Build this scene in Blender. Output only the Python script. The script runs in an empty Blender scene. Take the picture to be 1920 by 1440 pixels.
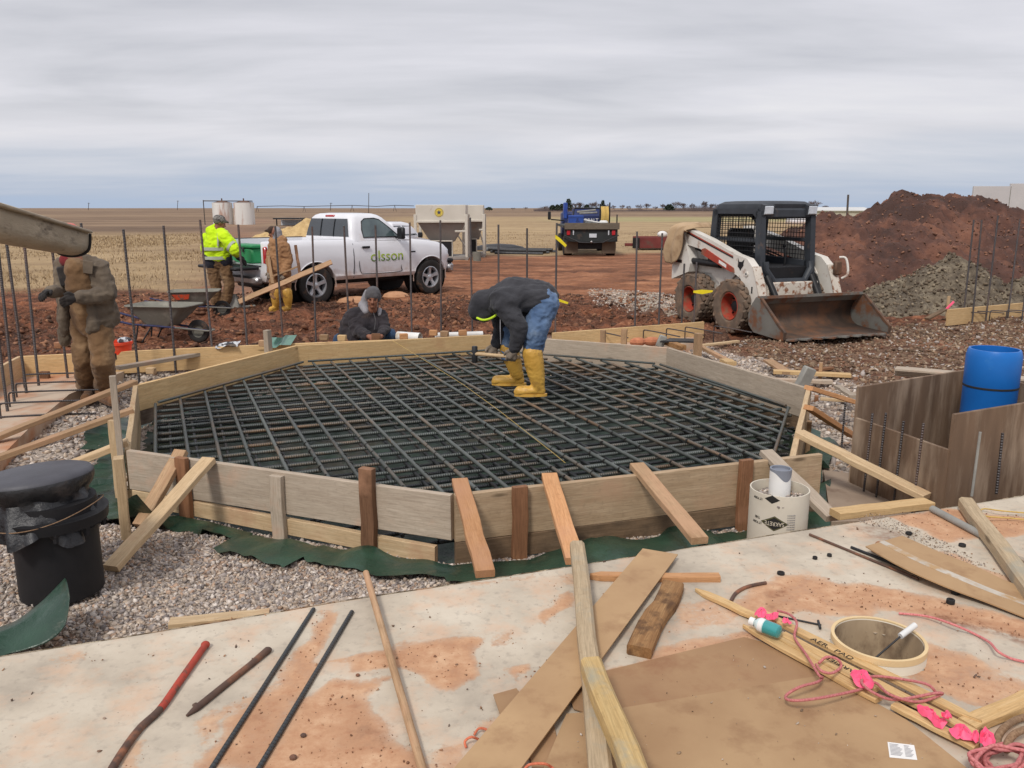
import bpy, bmesh, math, random
import numpy as np
from mathutils import Vector, Matrix, Quaternion, Euler
random.seed(7); np.random.seed(7)
SC = bpy.context.scene
COL = SC.collection
R = math.radians
# ---------------------------------------------------------------- camera
CAMH, FPX, TH = 1.6, 1550.0, math.atan(330/1550)
cam = bpy.data.cameras.new('camera'); camo = bpy.data.objects.new('camera', cam); COL.objects.link(camo)
cam.sensor_width = 36; cam.lens = FPX/1920*36; cam.clip_start = .05; cam.clip_end = 20000
camo.location = (0, 0, CAMH); camo.rotation_euler = (math.pi/2-TH, 0, 0); SC.camera = camo
# ---------------------------------------------------------------- world: nishita behind a layered overcast
def S(r, g, b, k=1.0):
    f = lambda c: ((c/255+.055)/1.055)**2.4 if c > 10 else c/255/12.92
    return (f(r)*k, f(g)*k, f(b)*k, 1)
SUN_EL, SUN_AZ = R(48), R(205)      # azimuth clockwise from +Y
W_ = bpy.data.worlds.new('World'); SC.world = W_; W_.use_nodes = True
nt = W_.node_tree; nt.nodes.clear()
def N(t, typ, **kw):
    n = t.nodes.new(typ)
    for k, v in kw.items():
        if k.startswith('i_'):
            n.inputs[k[2:].replace('_', ' ')].default_value = v
        else: setattr(n, k, v)
    return n
def L(t, a, b): t.links.new(a, b)
def math_(t, op, a, b=None, c=None, clamp=False):
    n = t.nodes.new('ShaderNodeMath'); n.operation = op; n.use_clamp = clamp
    for i, v in enumerate((a, b, c)):
        if v is None: continue
        if hasattr(v, 'is_linked'): L(t, v, n.inputs[i])
        else: n.inputs[i].default_value = v
    return n.outputs[0]
def ramp(t, fac, stops, interp='LINEAR'):
    n = t.nodes.new('ShaderNodeValToRGB'); n.color_ramp.interpolation = interp
    el = n.color_ramp.elements
    while len(el) < len(stops): el.new(.5)
    for e, (p, c) in zip(el, stops):
        e.position = p; e.color = c if hasattr(c, '__len__') else (c, c, c, 1)
    L(t, fac, n.inputs[0]); return n.outputs[0]
def mixc(t, fac, a, b, typ='MIX'):
    n = t.nodes.new('ShaderNodeMix'); n.data_type = 'RGBA'; n.blend_type = typ
    for i, v in ((0, fac), (6, a), (7, b)):
        if hasattr(v, 'is_linked'): L(t, v, n.inputs[i])
        else: n.inputs[i].default_value = v
    return n.outputs[2]
sky = N(nt, 'ShaderNodeTexSky', sky_type='NISHITA', sun_disc=False, sun_elevation=SUN_EL, sun_rotation=SUN_AZ)
geo = N(nt, 'ShaderNodeTexCoord')
sep = N(nt, 'ShaderNodeSeparateXYZ'); L(nt, geo.outputs['Generated'], sep.inputs[0])
zc = math_(nt, 'MAXIMUM', sep.outputs[2], 0.0)
den = math_(nt, 'ADD', zc, .10)
px_ = math_(nt, 'DIVIDE', sep.outputs[0], den); py_ = math_(nt, 'DIVIDE', sep.outputs[1], den)
cmb = N(nt, 'ShaderNodeCombineXYZ'); L(nt, px_, cmb.inputs[0]); L(nt, py_, cmb.inputs[1])
mp1 = N(nt, 'ShaderNodeMapping'); mp1.inputs['Scale'].default_value = (.46, .74, 1); mp1.inputs['Rotation'].default_value = (0, 0, R(-9)); L(nt, cmb.outputs[0], mp1.inputs[0])
n1 = N(nt, 'ShaderNodeTexNoise', i_Scale=1.05, i_Detail=6.0, i_Roughness=.48, i_Distortion=.7); L(nt, mp1.outputs[0], n1.inputs['Vector'])
mp2 = N(nt, 'ShaderNodeMapping'); mp2.inputs['Scale'].default_value = (.75, 1.7, 1); mp2.inputs['Location'].default_value = (3.1, 1.7, 0); L(nt, cmb.outputs[0], mp2.inputs[0])
n2 = N(nt, 'ShaderNodeTexNoise', i_Scale=1.3, i_Detail=7.0, i_Roughness=.55); L(nt, mp2.outputs[0], n2.inputs['Vector'])
cl = math_(nt, 'ADD', math_(nt, 'MULTIPLY', n1.outputs[0], .7), math_(nt, 'MULTIPLY', n2.outputs[0], .3))
cloud = ramp(nt, cl, [(.33, S(184, 185, 193)), (.45, S(205, 205, 211)), (.56, S(219, 218, 224)), (.7, S(231, 229, 232))])
# an overcast dome is brighter overhead; bluish gap along the horizon
lift = ramp(nt, zc, [(0, .97), (.2, .97), (.5, 1.1), (1, 1.35)])
cloud = mixc(nt, 1.0, cloud, lift, 'MULTIPLY')
elv = math_(nt, 'ADD', zc, math_(nt, 'MULTIPLY', math_(nt, 'SUBTRACT', cl, .5), .09))
low = ramp(nt, elv, [(0, S(170, 185, 208)), (.022, S(174, 186, 206)), (.05, S(196, 201, 213)), (.085, S(222, 220, 226))])
lowm = ramp(nt, elv, [(0, 1.0), (.05, .85), (.11, 0.0)], 'EASE')
cloud = mixc(nt, lowm, cloud, low)
bg1 = N(nt, 'ShaderNodeBackground', i_Strength=.1); L(nt, sky.outputs[0], bg1.inputs[0])
bg2 = N(nt, 'ShaderNodeBackground', i_Strength=1.0); L(nt, cloud, bg2.inputs[0])
mx = N(nt, 'ShaderNodeMixShader'); mx.inputs[0].default_value = .93
L(nt, bg1.outputs[0], mx.inputs[1]); L(nt, bg2.outputs[0], mx.inputs[2])
wo = N(nt, 'ShaderNodeOutputWorld'); L(nt, mx.outputs[0], wo.inputs[0])
# ---------------------------------------------------------------- sun through cloud
sl = bpy.data.lights.new('sun', 'SUN'); sl.energy = 2.0; sl.angle = R(11); sl.color = (1, .95, .88)
so = bpy.data.objects.new('sun', sl); COL.objects.link(so)
d = Vector((math.sin(SUN_AZ)*math.cos(SUN_EL), math.cos(SUN_AZ)*math.cos(SUN_EL), math.sin(SUN_EL)))
so.rotation_euler = (-d).to_track_quat('-Z', 'Y').to_euler(); so.location = (0, -5, 30)
SC.view_settings.view_transform = 'Standard'; SC.view_settings.look = 'None'
SC.view_settings.exposure = 0.12; SC.view_settings.gamma = 1
SC.cycles.max_bounces = 6; SC.cycles.use_adaptive_sampling = True
# ---------------------------------------------------------------- geometry helpers
def P(u, v, z):          # where the sight line of a photo point meets the level z
    x = (u-960)/FPX; y = -(v-720)/FPX
    dy = math.cos(TH)+y*math.sin(TH); dz = -math.sin(TH)+y*math.cos(TH)
    t = (z-CAMH)/dz
    return Vector((x*t, dy*t, z))
def W(u, v, Y):          # the same at distance Y
    x = (u-960)/FPX; y = -(v-720)/FPX
    dy = math.cos(TH)+y*math.sin(TH); dz = -math.sin(TH)+y*math.cos(TH)
    t = Y/dy
    return Vector((x*t, Y, CAMH+dz*t))
class MB:
    def __init__(s): s.v = []; s.f = []; s.m = []
    def add(s, vs, fs, m=0):
        o = len(s.v); s.v += [tuple(v) for v in vs]; s.f += [tuple(i+o for i in f) for f in fs]; s.m += [m]*len(fs); return s
    def box(s, c, d, bev=.0, m=0, M=None):
        x, y, z = d[0]/2, d[1]/2, d[2]/2; b = min(bev, x*.6, y*.6, z*.6)
        if b <= 0:
            vs = [(i*x, j*y, k*z) for i in (-1, 1) for j in (-1, 1) for k in (-1, 1)]
            fs = [(0, 1, 3, 2), (4, 6, 7, 5), (0, 4, 5, 1), (2, 3, 7, 6), (0, 2, 6, 4), (1, 5, 7, 3)]
        else:
            vs = []; ix = {}
            for i in (-1, 1):
                for j in (-1, 1):
                    for k in (-1, 1):
                        for a in range(3):
                            p = [i*x, j*y, k*z]
                            for q, sg in enumerate((i, j, k)):
                                if q != a: p[q] -= sg*b
                            ix[i, j, k, a] = len(vs); vs.append(tuple(p))
            fs = []
            T = (-1, 1)
            for a in range(3):
                o1, o2 = [q for q in range(3) if q != a]
                for sg in T:
                    q = []
                    for p1, p2 in ((-1, -1), (1, -1), (1, 1), (-1, 1)):
                        k = [0, 0, 0]; k[a] = sg; k[o1] = p1; k[o2] = p2; q.append(ix[tuple(k)+(a,)])
                    fs.append(tuple(q))
                for p1 in T:
                    for p2 in T:
                        k0 = [0, 0, 0]; k1 = [0, 0, 0]; k0[a] = -1; k1[a] = 1
                        for k in (k0, k1): k[o1] = p1; k[o2] = p2
                        fs.append((ix[tuple(k0)+(o1,)], ix[tuple(k1)+(o1,)], ix[tuple(k1)+(o2,)], ix[tuple(k0)+(o2,)]))
            for i in T:
                for j in T:
                    for k in T: fs.append(tuple(ix[i, j, k, a] for a in range(3)))
        vs = [Vector(v) for v in vs]
        if M is not None: vs = [M @ v for v in vs]
        return s.add([v+Vector(c) for v in vs], fs, m)
    def tube(s, pts, r, n=10, cap=True, m=0, closed=False):
        pts = [Vector(p) for p in pts]; k = len(pts)
        rs = r if hasattr(r, '__len__') else [r]*k
        vs = []; fs = []; up = None
        for i in range(k):
            if closed: t = pts[(i+1) % k]-pts[i-1]
            else: t = pts[min(i+1, k-1)]-pts[max(i-1, 0)]
            t.normalize()
            if up is None: up = t.orthogonal().normalized()
            else:
                up = up-t*up.dot(t); up = up.normalized() if up.length > 1e-6 else t.orthogonal().normalized()
            b = t.cross(up)
            for j in range(n):
                a = 2*math.pi*j/n; vs.append(pts[i]+(up*math.cos(a)+b*math.sin(a))*rs[i])
        for i in range(k if closed else k-1):
            for j in range(n):
                i2 = (i+1) % k
                fs.append((i*n+j, i*n+(j+1) % n, i2*n+(j+1) % n, i2*n+j))
        if cap and not closed:
            fs.append(tuple(reversed(range(n)))); fs.append(tuple((k-1)*n+j for j in range(n)))
        return s.add(vs, fs, m)
    def lathe(s, prof, n=32, c=(0, 0, 0), M=None, m=0, cap=False):   # prof: (r,z)
        vs = []; fs = []; k = len(prof)
        for r, z in prof:
            for j in range(n):
                a = 2*math.pi*j/n; vs.append(Vector((r*math.cos(a), r*math.sin(a), z)))
        for i in range(k-1):
            for j in range(n): fs.append((i*n+j, i*n+(j+1) % n, (i+1)*n+(j+1) % n, (i+1)*n+j))
        if cap: fs.append(tuple(reversed(range(n)))); fs.append(tuple((k-1)*n+j for j in range(n)))
        if M is not None: vs = [M @ v for v in vs]
        return s.add([v+Vector(c) for v in vs], fs, m)
    def loft(s, secs, closed=True, cap=True, m=0):
        n = len(secs[0]); vs = [v for q in secs for v in q]; fs = []
        for i in range(len(secs)-1):
            for j in range(n if closed else n-1): fs.append((i*n+j, i*n+(j+1) % n, (i+1)*n+(j+1) % n, (i+1)*n+j))
        if cap: fs.append(tuple(reversed(range(n)))); fs.append(tuple((len(secs)-1)*n+j for j in range(n)))
        return s.add(vs, fs, m)
    def prism(s, poly, ax, lo, hi, m=0):      # poly in the two other axes, extruded along ax
        def mk(p, h): q = list(p); q.insert(ax, h); return tuple(q)
        n = len(poly); vs = [mk(p, lo) for p in poly]+[mk(p, hi) for p in poly]
        fs = [tuple(reversed(range(n))), tuple(range(n, 2*n))]+[(j, (j+1) % n, n+(j+1) % n, n+j) for j in range(n)]
        return s.add(vs, fs, m)
    def ball(s, c, r, n=12, m=0, M=None):
        r = r if hasattr(r, '__len__') else (r, r, r)
        vs = []; fs = []; k = max(6, n//2)
        for i in range(1, k):
            a = math.pi*i/k
            for j in range(n):
                b = 2*math.pi*j/n; vs.append(Vector((r[0]*math.sin(a)*math.cos(b), r[1]*math.sin(a)*math.sin(b), r[2]*math.cos(a))))
        vs.append(Vector((0, 0, r[2]))); vs.append(Vector((0, 0, -r[2])))
        for i in range(k-2):
            for j in range(n): fs.append((i*n+j, (i+1)*n+j, (i+1)*n+(j+1) % n, i*n+(j+1) % n))
        T, B = len(vs)-2, len(vs)-1
        for j in range(n):
            fs.append((T, j, (j+1) % n)); fs.append((B, (k-2)*n+(j+1) % n, (k-2)*n+j))
        if M is not None: vs = [M @ v for v in vs]
        return s.add([v+Vector(c) for v in vs], fs, m)
    def cone(s, a, b, ra, rb, n=12, m=0):      # round cone
        a, b = Vector(a), Vector(b); s.tube([a, b], [ra, rb], n, True, m); s.ball(a, ra, n, m); s.ball(b, rb, n, m); return s
    def mesh(s, name, smooth=40, recalc=True):
        me = bpy.data.meshes.new(name); me.from_pydata(s.v, [], s.f)
        if len(set(s.m)) > 1: me.polygons.foreach_set('material_index', s.m)
        if recalc:
            bm = bmesh.new(); bm.from_mesh(me); bmesh.ops.recalc_face_normals(bm, faces=bm.faces); bm.to_mesh(me); bm.free()
        if smooth:
            me.polygons.foreach_set('use_smooth', [True]*len(me.polygons)); me.set_sharp_from_angle(angle=R(smooth))
        me.update(); return me
def tag(o, label=None, cat=None, group=None, kind=None):
    if label: o['label'] = label
    if cat: o['category'] = cat
    if group: o['group'] = group
    if kind: o['kind'] = kind
    return o
def link(name, me, mats, parent=None, M=None):
    o = bpy.data.objects.new(name, me); COL.objects.link(o)
    for m in (mats if isinstance(mats, (list, tuple)) else [mats]): me.materials.append(m)
    if M is not None: o.matrix_world = M if isinstance(M, Matrix) else Matrix.Translation(M)
    if parent: o.parent = parent
    return o
def wp(o, parent):        # hang a part that was built in world coordinates under its thing
    m = o.matrix_basis.copy(); pm = Matrix.Identity(4); q = parent
    while q: pm = q.matrix_basis @ pm; q = q.parent
    o.parent = parent; o.matrix_basis = pm.inverted() @ m; return o
def obj(name, mb, mats, parent=None, M=None, smooth=40): return link(name, mb.mesh(name, smooth), mats, parent, M)
def thing(name, label, cat, loc=(0, 0, 0), rz=0, group=None):
    o = bpy.data.objects.new(name, None); COL.objects.link(o); o.location = loc; o.rotation_euler = (0, 0, rz)
    o.empty_display_size = .2
    return tag(o, label, cat, group)
def dup(o, parent=None):
    c = o.copy(); COL.objects.link(c)
    if parent: c.parent = parent
    for ch in list(o.children): dup(ch, c)
    return c
def frame(p0, p1, up=(0, 0, 1)):       # local X from p0 to p1, Z close to up, origin at the middle
    p0, p1 = Vector(p0), Vector(p1); x = (p1-p0).normalized(); z = Vector(up); z = z-x*z.dot(x)
    z = z.normalized() if z.length > 1e-4 else x.orthogonal().normalized()
    y = z.cross(x)
    M = Matrix((x, y, z)).transposed().to_4x4(); M.translation = (p0+p1)/2
    return M, (p1-p0).length
def catmull(pts, k=8, closed=False):
    pts = [Vector(p) for p in pts]; n = len(pts); out = []
    g = (lambda i: pts[i % n]) if closed else (lambda i: pts[max(0, min(n-1, i))])
    for i in range(n if closed else n-1):
        a, b, c, e = g(i-1), g(i), g(i+1), g(i+2)
        for j in range(k):
            t = j/k
            out.append(.5*((2*b)+(c-a)*t+(2*a-5*b+4*c-e)*t*t+(3*b-a-3*c+e)*t**3))
    if not closed: out.append(pts[-1])
    return out
# numpy value noise
_perm = np.random.RandomState(3).rand(64, 64, 64).astype(np.float32)
def vnoise(x, y, z=0.0):
    x, y, z = np.broadcast_arrays(np.asarray(x, float), np.asarray(y, float), np.asarray(z, float))
    xi, yi, zi = np.floor(x).astype(int), np.floor(y).astype(int), np.floor(z).astype(int)
    fx, fy, fz = x-xi, y-yi, z-zi
    fx, fy, fz = [t*t*(3-2*t) for t in (fx, fy, fz)]
    g = lambda a, b, c: _perm[(xi+a) & 63, (yi+b) & 63, (zi+c) & 63]
    l = lambda a, b, t: a+(b-a)*t
    return l(l(l(g(0, 0, 0), g(1, 0, 0), fx), l(g(0, 1, 0), g(1, 1, 0), fx), fy), l(l(g(0, 0, 1), g(1, 0, 1), fx), l(g(0, 1, 1), g(1, 1, 1), fx), fy), fz)*2-1
def fbm(x, y, z=0.0, o=4, g=.5):
    r = 0; a = 1.0; s = 1.0
    for i in range(o): r = r+a*vnoise(np.asarray(x)*s+17.3*i, np.asarray(y)*s+9.1*i, np.asarray(z)*s+5.7*i); a *= g; s *= 2.03
    return r
def sstep(a, b, x): t = np.clip((x-a)/(b-a), 0, 1); return t*t*(3-2*t)
def inpoly(x, y, poly):
    r = np.zeros(np.shape(x), bool); n = len(poly)
    for i in range(n):
        x1, y1 = poly[i][:2]; x2, y2 = poly[(i+1) % n][:2]
        c = ((y1 > y) != (y2 > y)) & (x < (x2-x1)*(y-y1)/((y2-y1) if y2 != y1 else 1e-9)+x1); r ^= c
    return r
def segdist(x, y, poly):
    d = np.full(np.shape(x), 1e9); n = len(poly)
    for i in range(n):
        x1, y1 = poly[i][:2]; x2, y2 = poly[(i+1) % n][:2]; dx, dy = x2-x1, y2-y1
        t = np.clip(((x-x1)*dx+(y-y1)*dy)/(dx*dx+dy*dy+1e-12), 0, 1); d = np.minimum(d, np.hypot(x-x1-t*dx, y-y1-t*dy))
    return d
def softpoly(x, y, poly, w): return sstep(-w, w, np.where(inpoly(x, y, poly), 1, -1)*segdist(x, y, poly))
# ---------------------------------------------------------------- materials
def newmat(name):
    m = bpy.data.materials.new(name); m.use_nodes = True; t = m.node_tree; t.nodes.clear()
    b = t.nodes.new('ShaderNodeBsdfPrincipled'); o = t.nodes.new('ShaderNodeOutputMaterial'); L(t, b.outputs[0], o.inputs[0])
    return m, t, b
def coords(t, stretch=(1, 1, 1), rnd=True, which='Object'):
    c = t.nodes.new('ShaderNodeTexCoord'); mp = t.nodes.new('ShaderNodeMapping'); mp.inputs['Scale'].default_value = stretch
    L(t, c.outputs[which], mp.inputs[0])
    if rnd:
        oi = t.nodes.new('ShaderNodeObjectInfo'); k = t.nodes.new('ShaderNodeVectorMath'); k.operation = 'SCALE'
        k.inputs[0].default_value = (37, 53, 71); L(t, oi.outputs['Random'], k.inputs['Scale']); L(t, k.outputs[0], mp.inputs['Location'])
        return mp.outputs[0], oi.outputs['Random']
    return mp.outputs[0], None
def noise(t, vec, scale, detail=5, rough=.55, dist=0): 
    n = N(t, 'ShaderNodeTexNoise', i_Scale=scale, i_Detail=detail, i_Roughness=rough, i_Distortion=dist); L(t, vec, n.inputs['Vector']); return n.outputs[0]
def bumpn(t, b, h, strength, dist=.01):
    n = N(t, 'ShaderNodeBump', i_Strength=strength, i_Distance=dist); L(t, h, n.inputs['Height']); L(t, n.outputs[0], b.inputs['Normal']); return n
def mat(name, c, c2=None, scale=6, rough=.8, bump=0, bscale=60, bdist=.004, metal=0, stretch=(1, 1, 1), c3=None, s3=3, t3=(.55, .68), spec=.3, var=.12, coat=0, trans=0, alpha=1, sheen=0):
    m, t, b = newmat(name); v, rnd = coords(t, stretch)
    col = ramp(t, noise(t, v, scale), [(.3, c), (.7, c2 or tuple(x*.78 for x in c[:3])+(1,))])
    if c3:
        k = ramp(t, noise(t, v, s3, 7, .62), [(t3[0], 0.0), (t3[1], 1.0)]); col = mixc(t, k, col, c3)
    if var:
        h = t.nodes.new('ShaderNodeHueSaturation'); L(t, col, h.inputs['Color']); L(t, math_(t, 'ADD', math_(t, 'MULTIPLY', rnd, 2*var), 1-var), h.inputs['Value']); col = h.outputs[0]
    L(t, col, b.inputs['Base Color'])
    b.inputs['Roughness'].default_value = rough; b.inputs['Metallic'].default_value = metal
    b.inputs['Specular IOR Level'].default_value = spec; b.inputs['Coat Weight'].default_value = coat
    b.inputs['Transmission Weight'].default_value = trans; b.inputs['Alpha'].default_value = alpha
    b.inputs['Sheen Weight'].default_value = sheen
    if bump: bumpn(t, b, noise(t, v, bscale, 6, .6), bump, bdist)
    return m
def wood(name, c, c2, dirt=None, dt=(.5, .66), knots=True, rough=.75, ds=2.2, grain=1.0, var=.16):
    m, t, b = newmat(name); v, rnd = coords(t, (1, 1, 1))
    mp = t.nodes.new('ShaderNodeMapping'); mp.inputs['Scale'].default_value = (1.3, 17, 17); L(t, v, mp.inputs[0])
    g = noise(t, mp.outputs[0], 2.4, 8, .66, .8)
    mp2 = t.nodes.new('ShaderNodeMapping'); mp2.inputs['Scale'].default_value = (5, 110, 110); L(t, v, mp2.inputs[0])
    g2 = noise(t, mp2.outputs[0], 2, 3, .6)
    col = ramp(t, g, [(.3, c), (.5, tuple(.5*(a+b_) for a, b_ in zip(c, c2))), (.72, c2)])
    col = mixc(t, math_(t, 'MULTIPLY', ramp(t, g2, [(.4, 0.0), (.7, 1.0)]), 0.5*grain), col, tuple(x*.5 for x in c2[:3])+(1,))
    if knots:
        vo = N(t, 'ShaderNodeTexVoronoi', i_Scale=2.4); mk = t.nodes.new('ShaderNodeMapping'); mk.inputs['Scale'].default_value = (.8, 3, 3); L(t, v, mk.inputs[0]); L(t, mk.outputs[0], vo.inputs['Vector'])
        col = mixc(t, ramp(t, vo.outputs['Distance'], [(.05, .85), (.12, 0.0)]), col, tuple(x*.3 for x in c2[:3])+(1,))
    col = mixc(t, ramp(t, noise(t, v, 38, 5, .7), [(.54, 0.0), (.74, .45)]), col, tuple(x*.55 for x in c2[:3])+(1,)); col = mixc(t, ramp(t, noise(t, v, 1.1, 5, .6), [(.35, .3), (.65, 0.0)]), col, tuple(x*.62 for x in c2[:3])+(1,))
    if dirt: col = mixc(t, ramp(t, noise(t, v, ds, 8, .65), [(dt[0], 0.0), (dt[1], .85)]), col, dirt)
    h = t.nodes.new('ShaderNodeHueSaturation'); L(t, col, h.inputs['Color']); L(t, math_(t, 'ADD', math_(t, 'MULTIPLY', rnd, 2*var), 1-var), h.inputs['Value'])
    L(t, h.outputs[0], b.inputs['Base Color']); b.inputs['Roughness'].default_value = rough; b.inputs['Specular IOR Level'].default_value = .25
    bumpn(t, b, math_(t, 'ADD', g2, g), .35*grain, .002)
    return m
DIRT = S(164, 112, 82)
M = {}
M['pine'] = wood('pine_wood', S(222, 193, 146), S(202, 165, 116), S(172, 128, 94), (.6, .8))
M['pine_pale'] = wood('pale_pine_wood', S(214, 190, 154), S(190, 160, 122), S(176, 138, 108), (.55, .72))
M['grey_wood'] = wood('weathered_wood', S(190, 176, 158), S(166, 150, 132), S(182, 148, 124), (.54, .72))
M['stake'] = wood('stake_wood', S(190, 160, 126), S(158, 124, 92), S(178, 140, 110), (.48, .66))
M['red_stake'] = wood('reddish_wood', S(162, 118, 86), S(128, 88, 62), S(176, 128, 100), (.55, .7))
M['brown_stake'] = wood('brown_wood', S(140, 104, 78), S(104, 74, 54), S(170, 128, 100), (.55, .7))
M['orange_wood'] = wood('fresh_orange_wood', S(214, 166, 120), S(188, 134, 90), S(184, 138, 106), (.52, .7))
M['tan_board'] = wood('weathered_tan_wood', S(198, 174, 144), S(168, 142, 112), S(178, 144, 116), (.54, .72))
M['dark_plank'] = wood('dark_damp_wood', S(140, 116, 92), S(104, 84, 64), S(60, 52, 44), (.45, .65))
M['old_block'] = wood('muddy_old_wood', S(186, 146, 100), S(140, 98, 60), S(92, 66, 46), (.5, .6), ds=6)
M['timber'] = wood('treated_timber', S(200, 179, 147), S(170, 149, 120), S(154, 148, 132), (.52, .64), ds=3)
M['yellow_timber'] = wood('yellow_timber', S(216, 188, 134), S(188, 156, 104), S(158, 152, 132), (.52, .62), ds=3)
M['lath'] = wood('lath_wood', S(220, 188, 140), S(198, 160, 108), S(180, 130, 96), (.6, .75))
M['ply'] = wood('used_plywood', S(128, 110, 94), S(94, 78, 66), S(160, 140, 122), (.5, .64), knots=False)
M['hardboard'] = mat('hardboard', S(178, 147, 110), S(160, 128, 94), 3, .75, .2, 60, .001, c3=S(142, 108, 78), s3=7, t3=(.52, .78), var=.06)
M['hardboard_dark'] = mat('hardboard_worn', S(166, 134, 99), S(146, 112, 82), 3, .75, .15, 80, .001, c3=S(140, 100, 72), s3=4, t3=(.5, .7), var=.1)
M['green_poly'] = mat('green_plastic', S(44, 74, 57), S(29, 53, 41), 5, .32, .6, 9, .02, c3=S(92, 90, 70), s3=5, t3=(.6, .8), spec=.5)
M['green_mud_shade'] = mat('muddy_shaded_green_plastic', S(46, 66, 53), S(31, 43, 35), 5, .34, .6, 9, .02, c3=S(66, 58, 46), s3=3, t3=(.5, .68), spec=.4)  # mud blotches, plus the shade under the bars put into the colour
M['green_pale'] = mat('green_plastic_dusty', S(112, 150, 138), S(84, 124, 108), 8, .45, .3, 20, .01)
M['black_poly'] = mat('black_plastic_sheet', S(38, 38, 41), S(24, 24, 26), 6, .42, .8, 26, .01, spec=.5, c3=S(92, 84, 80), s3=5, t3=(.58, .8))
M['lid_poly'] = mat('grey_black_plastic_lid', S(84, 84, 90), S(66, 66, 71), 4, .5, .35, 14, .008, c3=S(140, 116, 98), s3=5, t3=(.62, .78))
M['black_iron'] = mat('black_coated_iron', S(34, 33, 35), S(24, 24, 26), 5, .55, .2, 30, .004, c3=S(96, 66, 50), s3=4, t3=(.64, .78))
M['white_pvc'] = mat('white_pvc', S(226, 226, 224), S(210, 208, 204), 5, .45, c3=S(180, 168, 150), s3=4, t3=(.6, .75))
M['grey_glue'] = mat('grey_primer', S(128, 132, 142), S(110, 114, 124), 5, .5)
M['card'] = mat('cardboard_tube', S(222, 214, 198), S(206, 196, 178), 4, .8, .1, 60, .002, c3=S(172, 146, 120), s3=3, t3=(.58, .75))
M['card_edge'] = mat('cardboard_edge', S(222, 196, 152), S(206, 178, 134), 8, .8)
M['ink'] = mat('black_ink', S(34, 32, 30), S(44, 42, 40), 8, .7, var=0)
M['cream_ink'] = mat('pale_print', S(206, 196, 176), S(200, 190, 170), 8, .7, var=0)
M['olive_ink'] = mat('olive_print', S(120, 116, 70), S(110, 106, 64), 8, .7, var=0)
M['red_rope'] = mat('pink_rope', S(208, 134, 132), S(170, 92, 92), 160, .8, .4, 200, .002)
M['orange_rope'] = mat('orange_rope', S(214, 128, 96), S(180, 92, 66), 160, .8, .4, 200, .002)
M['brown_rope'] = mat('brown_rope', S(150, 122, 96), S(110, 84, 62), 120, .9, .4, 160, .002)
M['pink_tape'] = mat('pink_flagging', S(252, 104, 140), S(238, 84, 122), 12, .45, .3, 30, .006, var=.05)
M['yellow_tape'] = mat('yellow_tape', S(240, 220, 50), S(220, 196, 30), 10, .5)
M['yellow_string'] = mat('yellow_string', S(214, 184, 110), S(190, 160, 90), 40, .8)
M['rust'] = mat('rusty_steel', S(104, 78, 64), S(70, 54, 48), 14, .75, .4, 90, .002, c3=S(140, 92, 66), s3=9, t3=(.52, .66), spec=.4)
M['red_paint'] = mat('red_painted_steel', S(186, 74, 56), S(150, 60, 46), 12, .6, .4, 60, .003, c3=S(104, 74, 62), s3=14, t3=(.5, .6))
M['dark_steel'] = mat('dark_steel', S(62, 62, 64), S(46, 46, 48), 10, .5, .2, 60, .003, metal=.4)
M['black_rubber'] = mat('black_rubber', S(44, 42, 42), S(32, 31, 31), 10, .7, .2, 50, .003, c3=S(110, 84, 68), s3=8, t3=(.6, .75))
M['grey_conc'] = mat('grey_concrete_piece', S(150, 148, 142), S(128, 126, 120), 8, .9, .4, 40, .004)
M['blue_pvc'] = mat('blue_pvc', S(30, 110, 190), S(24, 96, 172), 3, .4, .05, 30, .002, c3=S(70, 128, 180), s3=4, t3=(.62, .8), var=0)
M['paper'] = mat('white_paper', S(232, 230, 226), S(222, 220, 216), 10, .6, var=0)
M['paper_ink'] = mat('grey_print', S(150, 148, 150), S(166, 164, 166), 40, .7, var=0)
M['bucket_orange'] = mat('orange_plastic', S(240, 84, 52), S(222, 70, 42), 5, .5, c3=S(190, 110, 84), s3=5, t3=(.6, .75))
# ribbed reinforcing bar
def rebar_mat(name, cA, cB, rustc, t3=(.5, .66)):
    m, t, b = newmat(name); v, rnd = coords(t, (1, 1, 1))
    sx = t.nodes.new('ShaderNodeSeparateXYZ'); c = t.nodes.new('ShaderNodeTexCoord'); L(t, c.outputs['Object'], sx.inputs[0])
    w = math_(t, 'SINE', math_(t, 'MULTIPLY', sx.outputs[0], 2*math.pi/.0165))
    mp = t.nodes.new('ShaderNodeMapping'); mp.inputs['Scale'].default_value = (1, 6, 6); L(t, v, mp.inputs[0])
    col = ramp(t, noise(t, mp.outputs[0], 2.3, 6, .6), [(.32, cA), (.68, cB)])
    col = mixc(t, ramp(t, noise(t, mp.outputs[0], 1.3, 7, .65), [(t3[0], 0.0), (t3[1], .9)]), col, rustc)
    col = mixc(t, ramp(t, w, [(.0, .35), (.75, .0)]), col, tuple(x*.45 for x in cA[:3])+(1,))
    h = t.nodes.new('ShaderNodeHueSaturation'); L(t, col, h.inputs['Color']); L(t, math_(t, 'ADD', math_(t, 'MULTIPLY', rnd, .5), .75), h.inputs['Value'])
    L(t, h.outputs[0], b.inputs['Base Color']); b.inputs['Roughness'].default_value = .42; b.inputs['Metallic'].default_value = .2
    bumpn(t, b, w, .8, .0022); return m
M['rebar'] = rebar_mat('mill_scale_rebar', S(98, 104, 101), S(68, 71, 67), S(132, 102, 74), (.5, .66))
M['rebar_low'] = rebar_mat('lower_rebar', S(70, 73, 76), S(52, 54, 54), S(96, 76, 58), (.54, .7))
M['rebar_up'] = rebar_mat('upright_rebar', S(84, 78, 78), S(66, 62, 64), S(112, 84, 72), (.5, .7))
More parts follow.
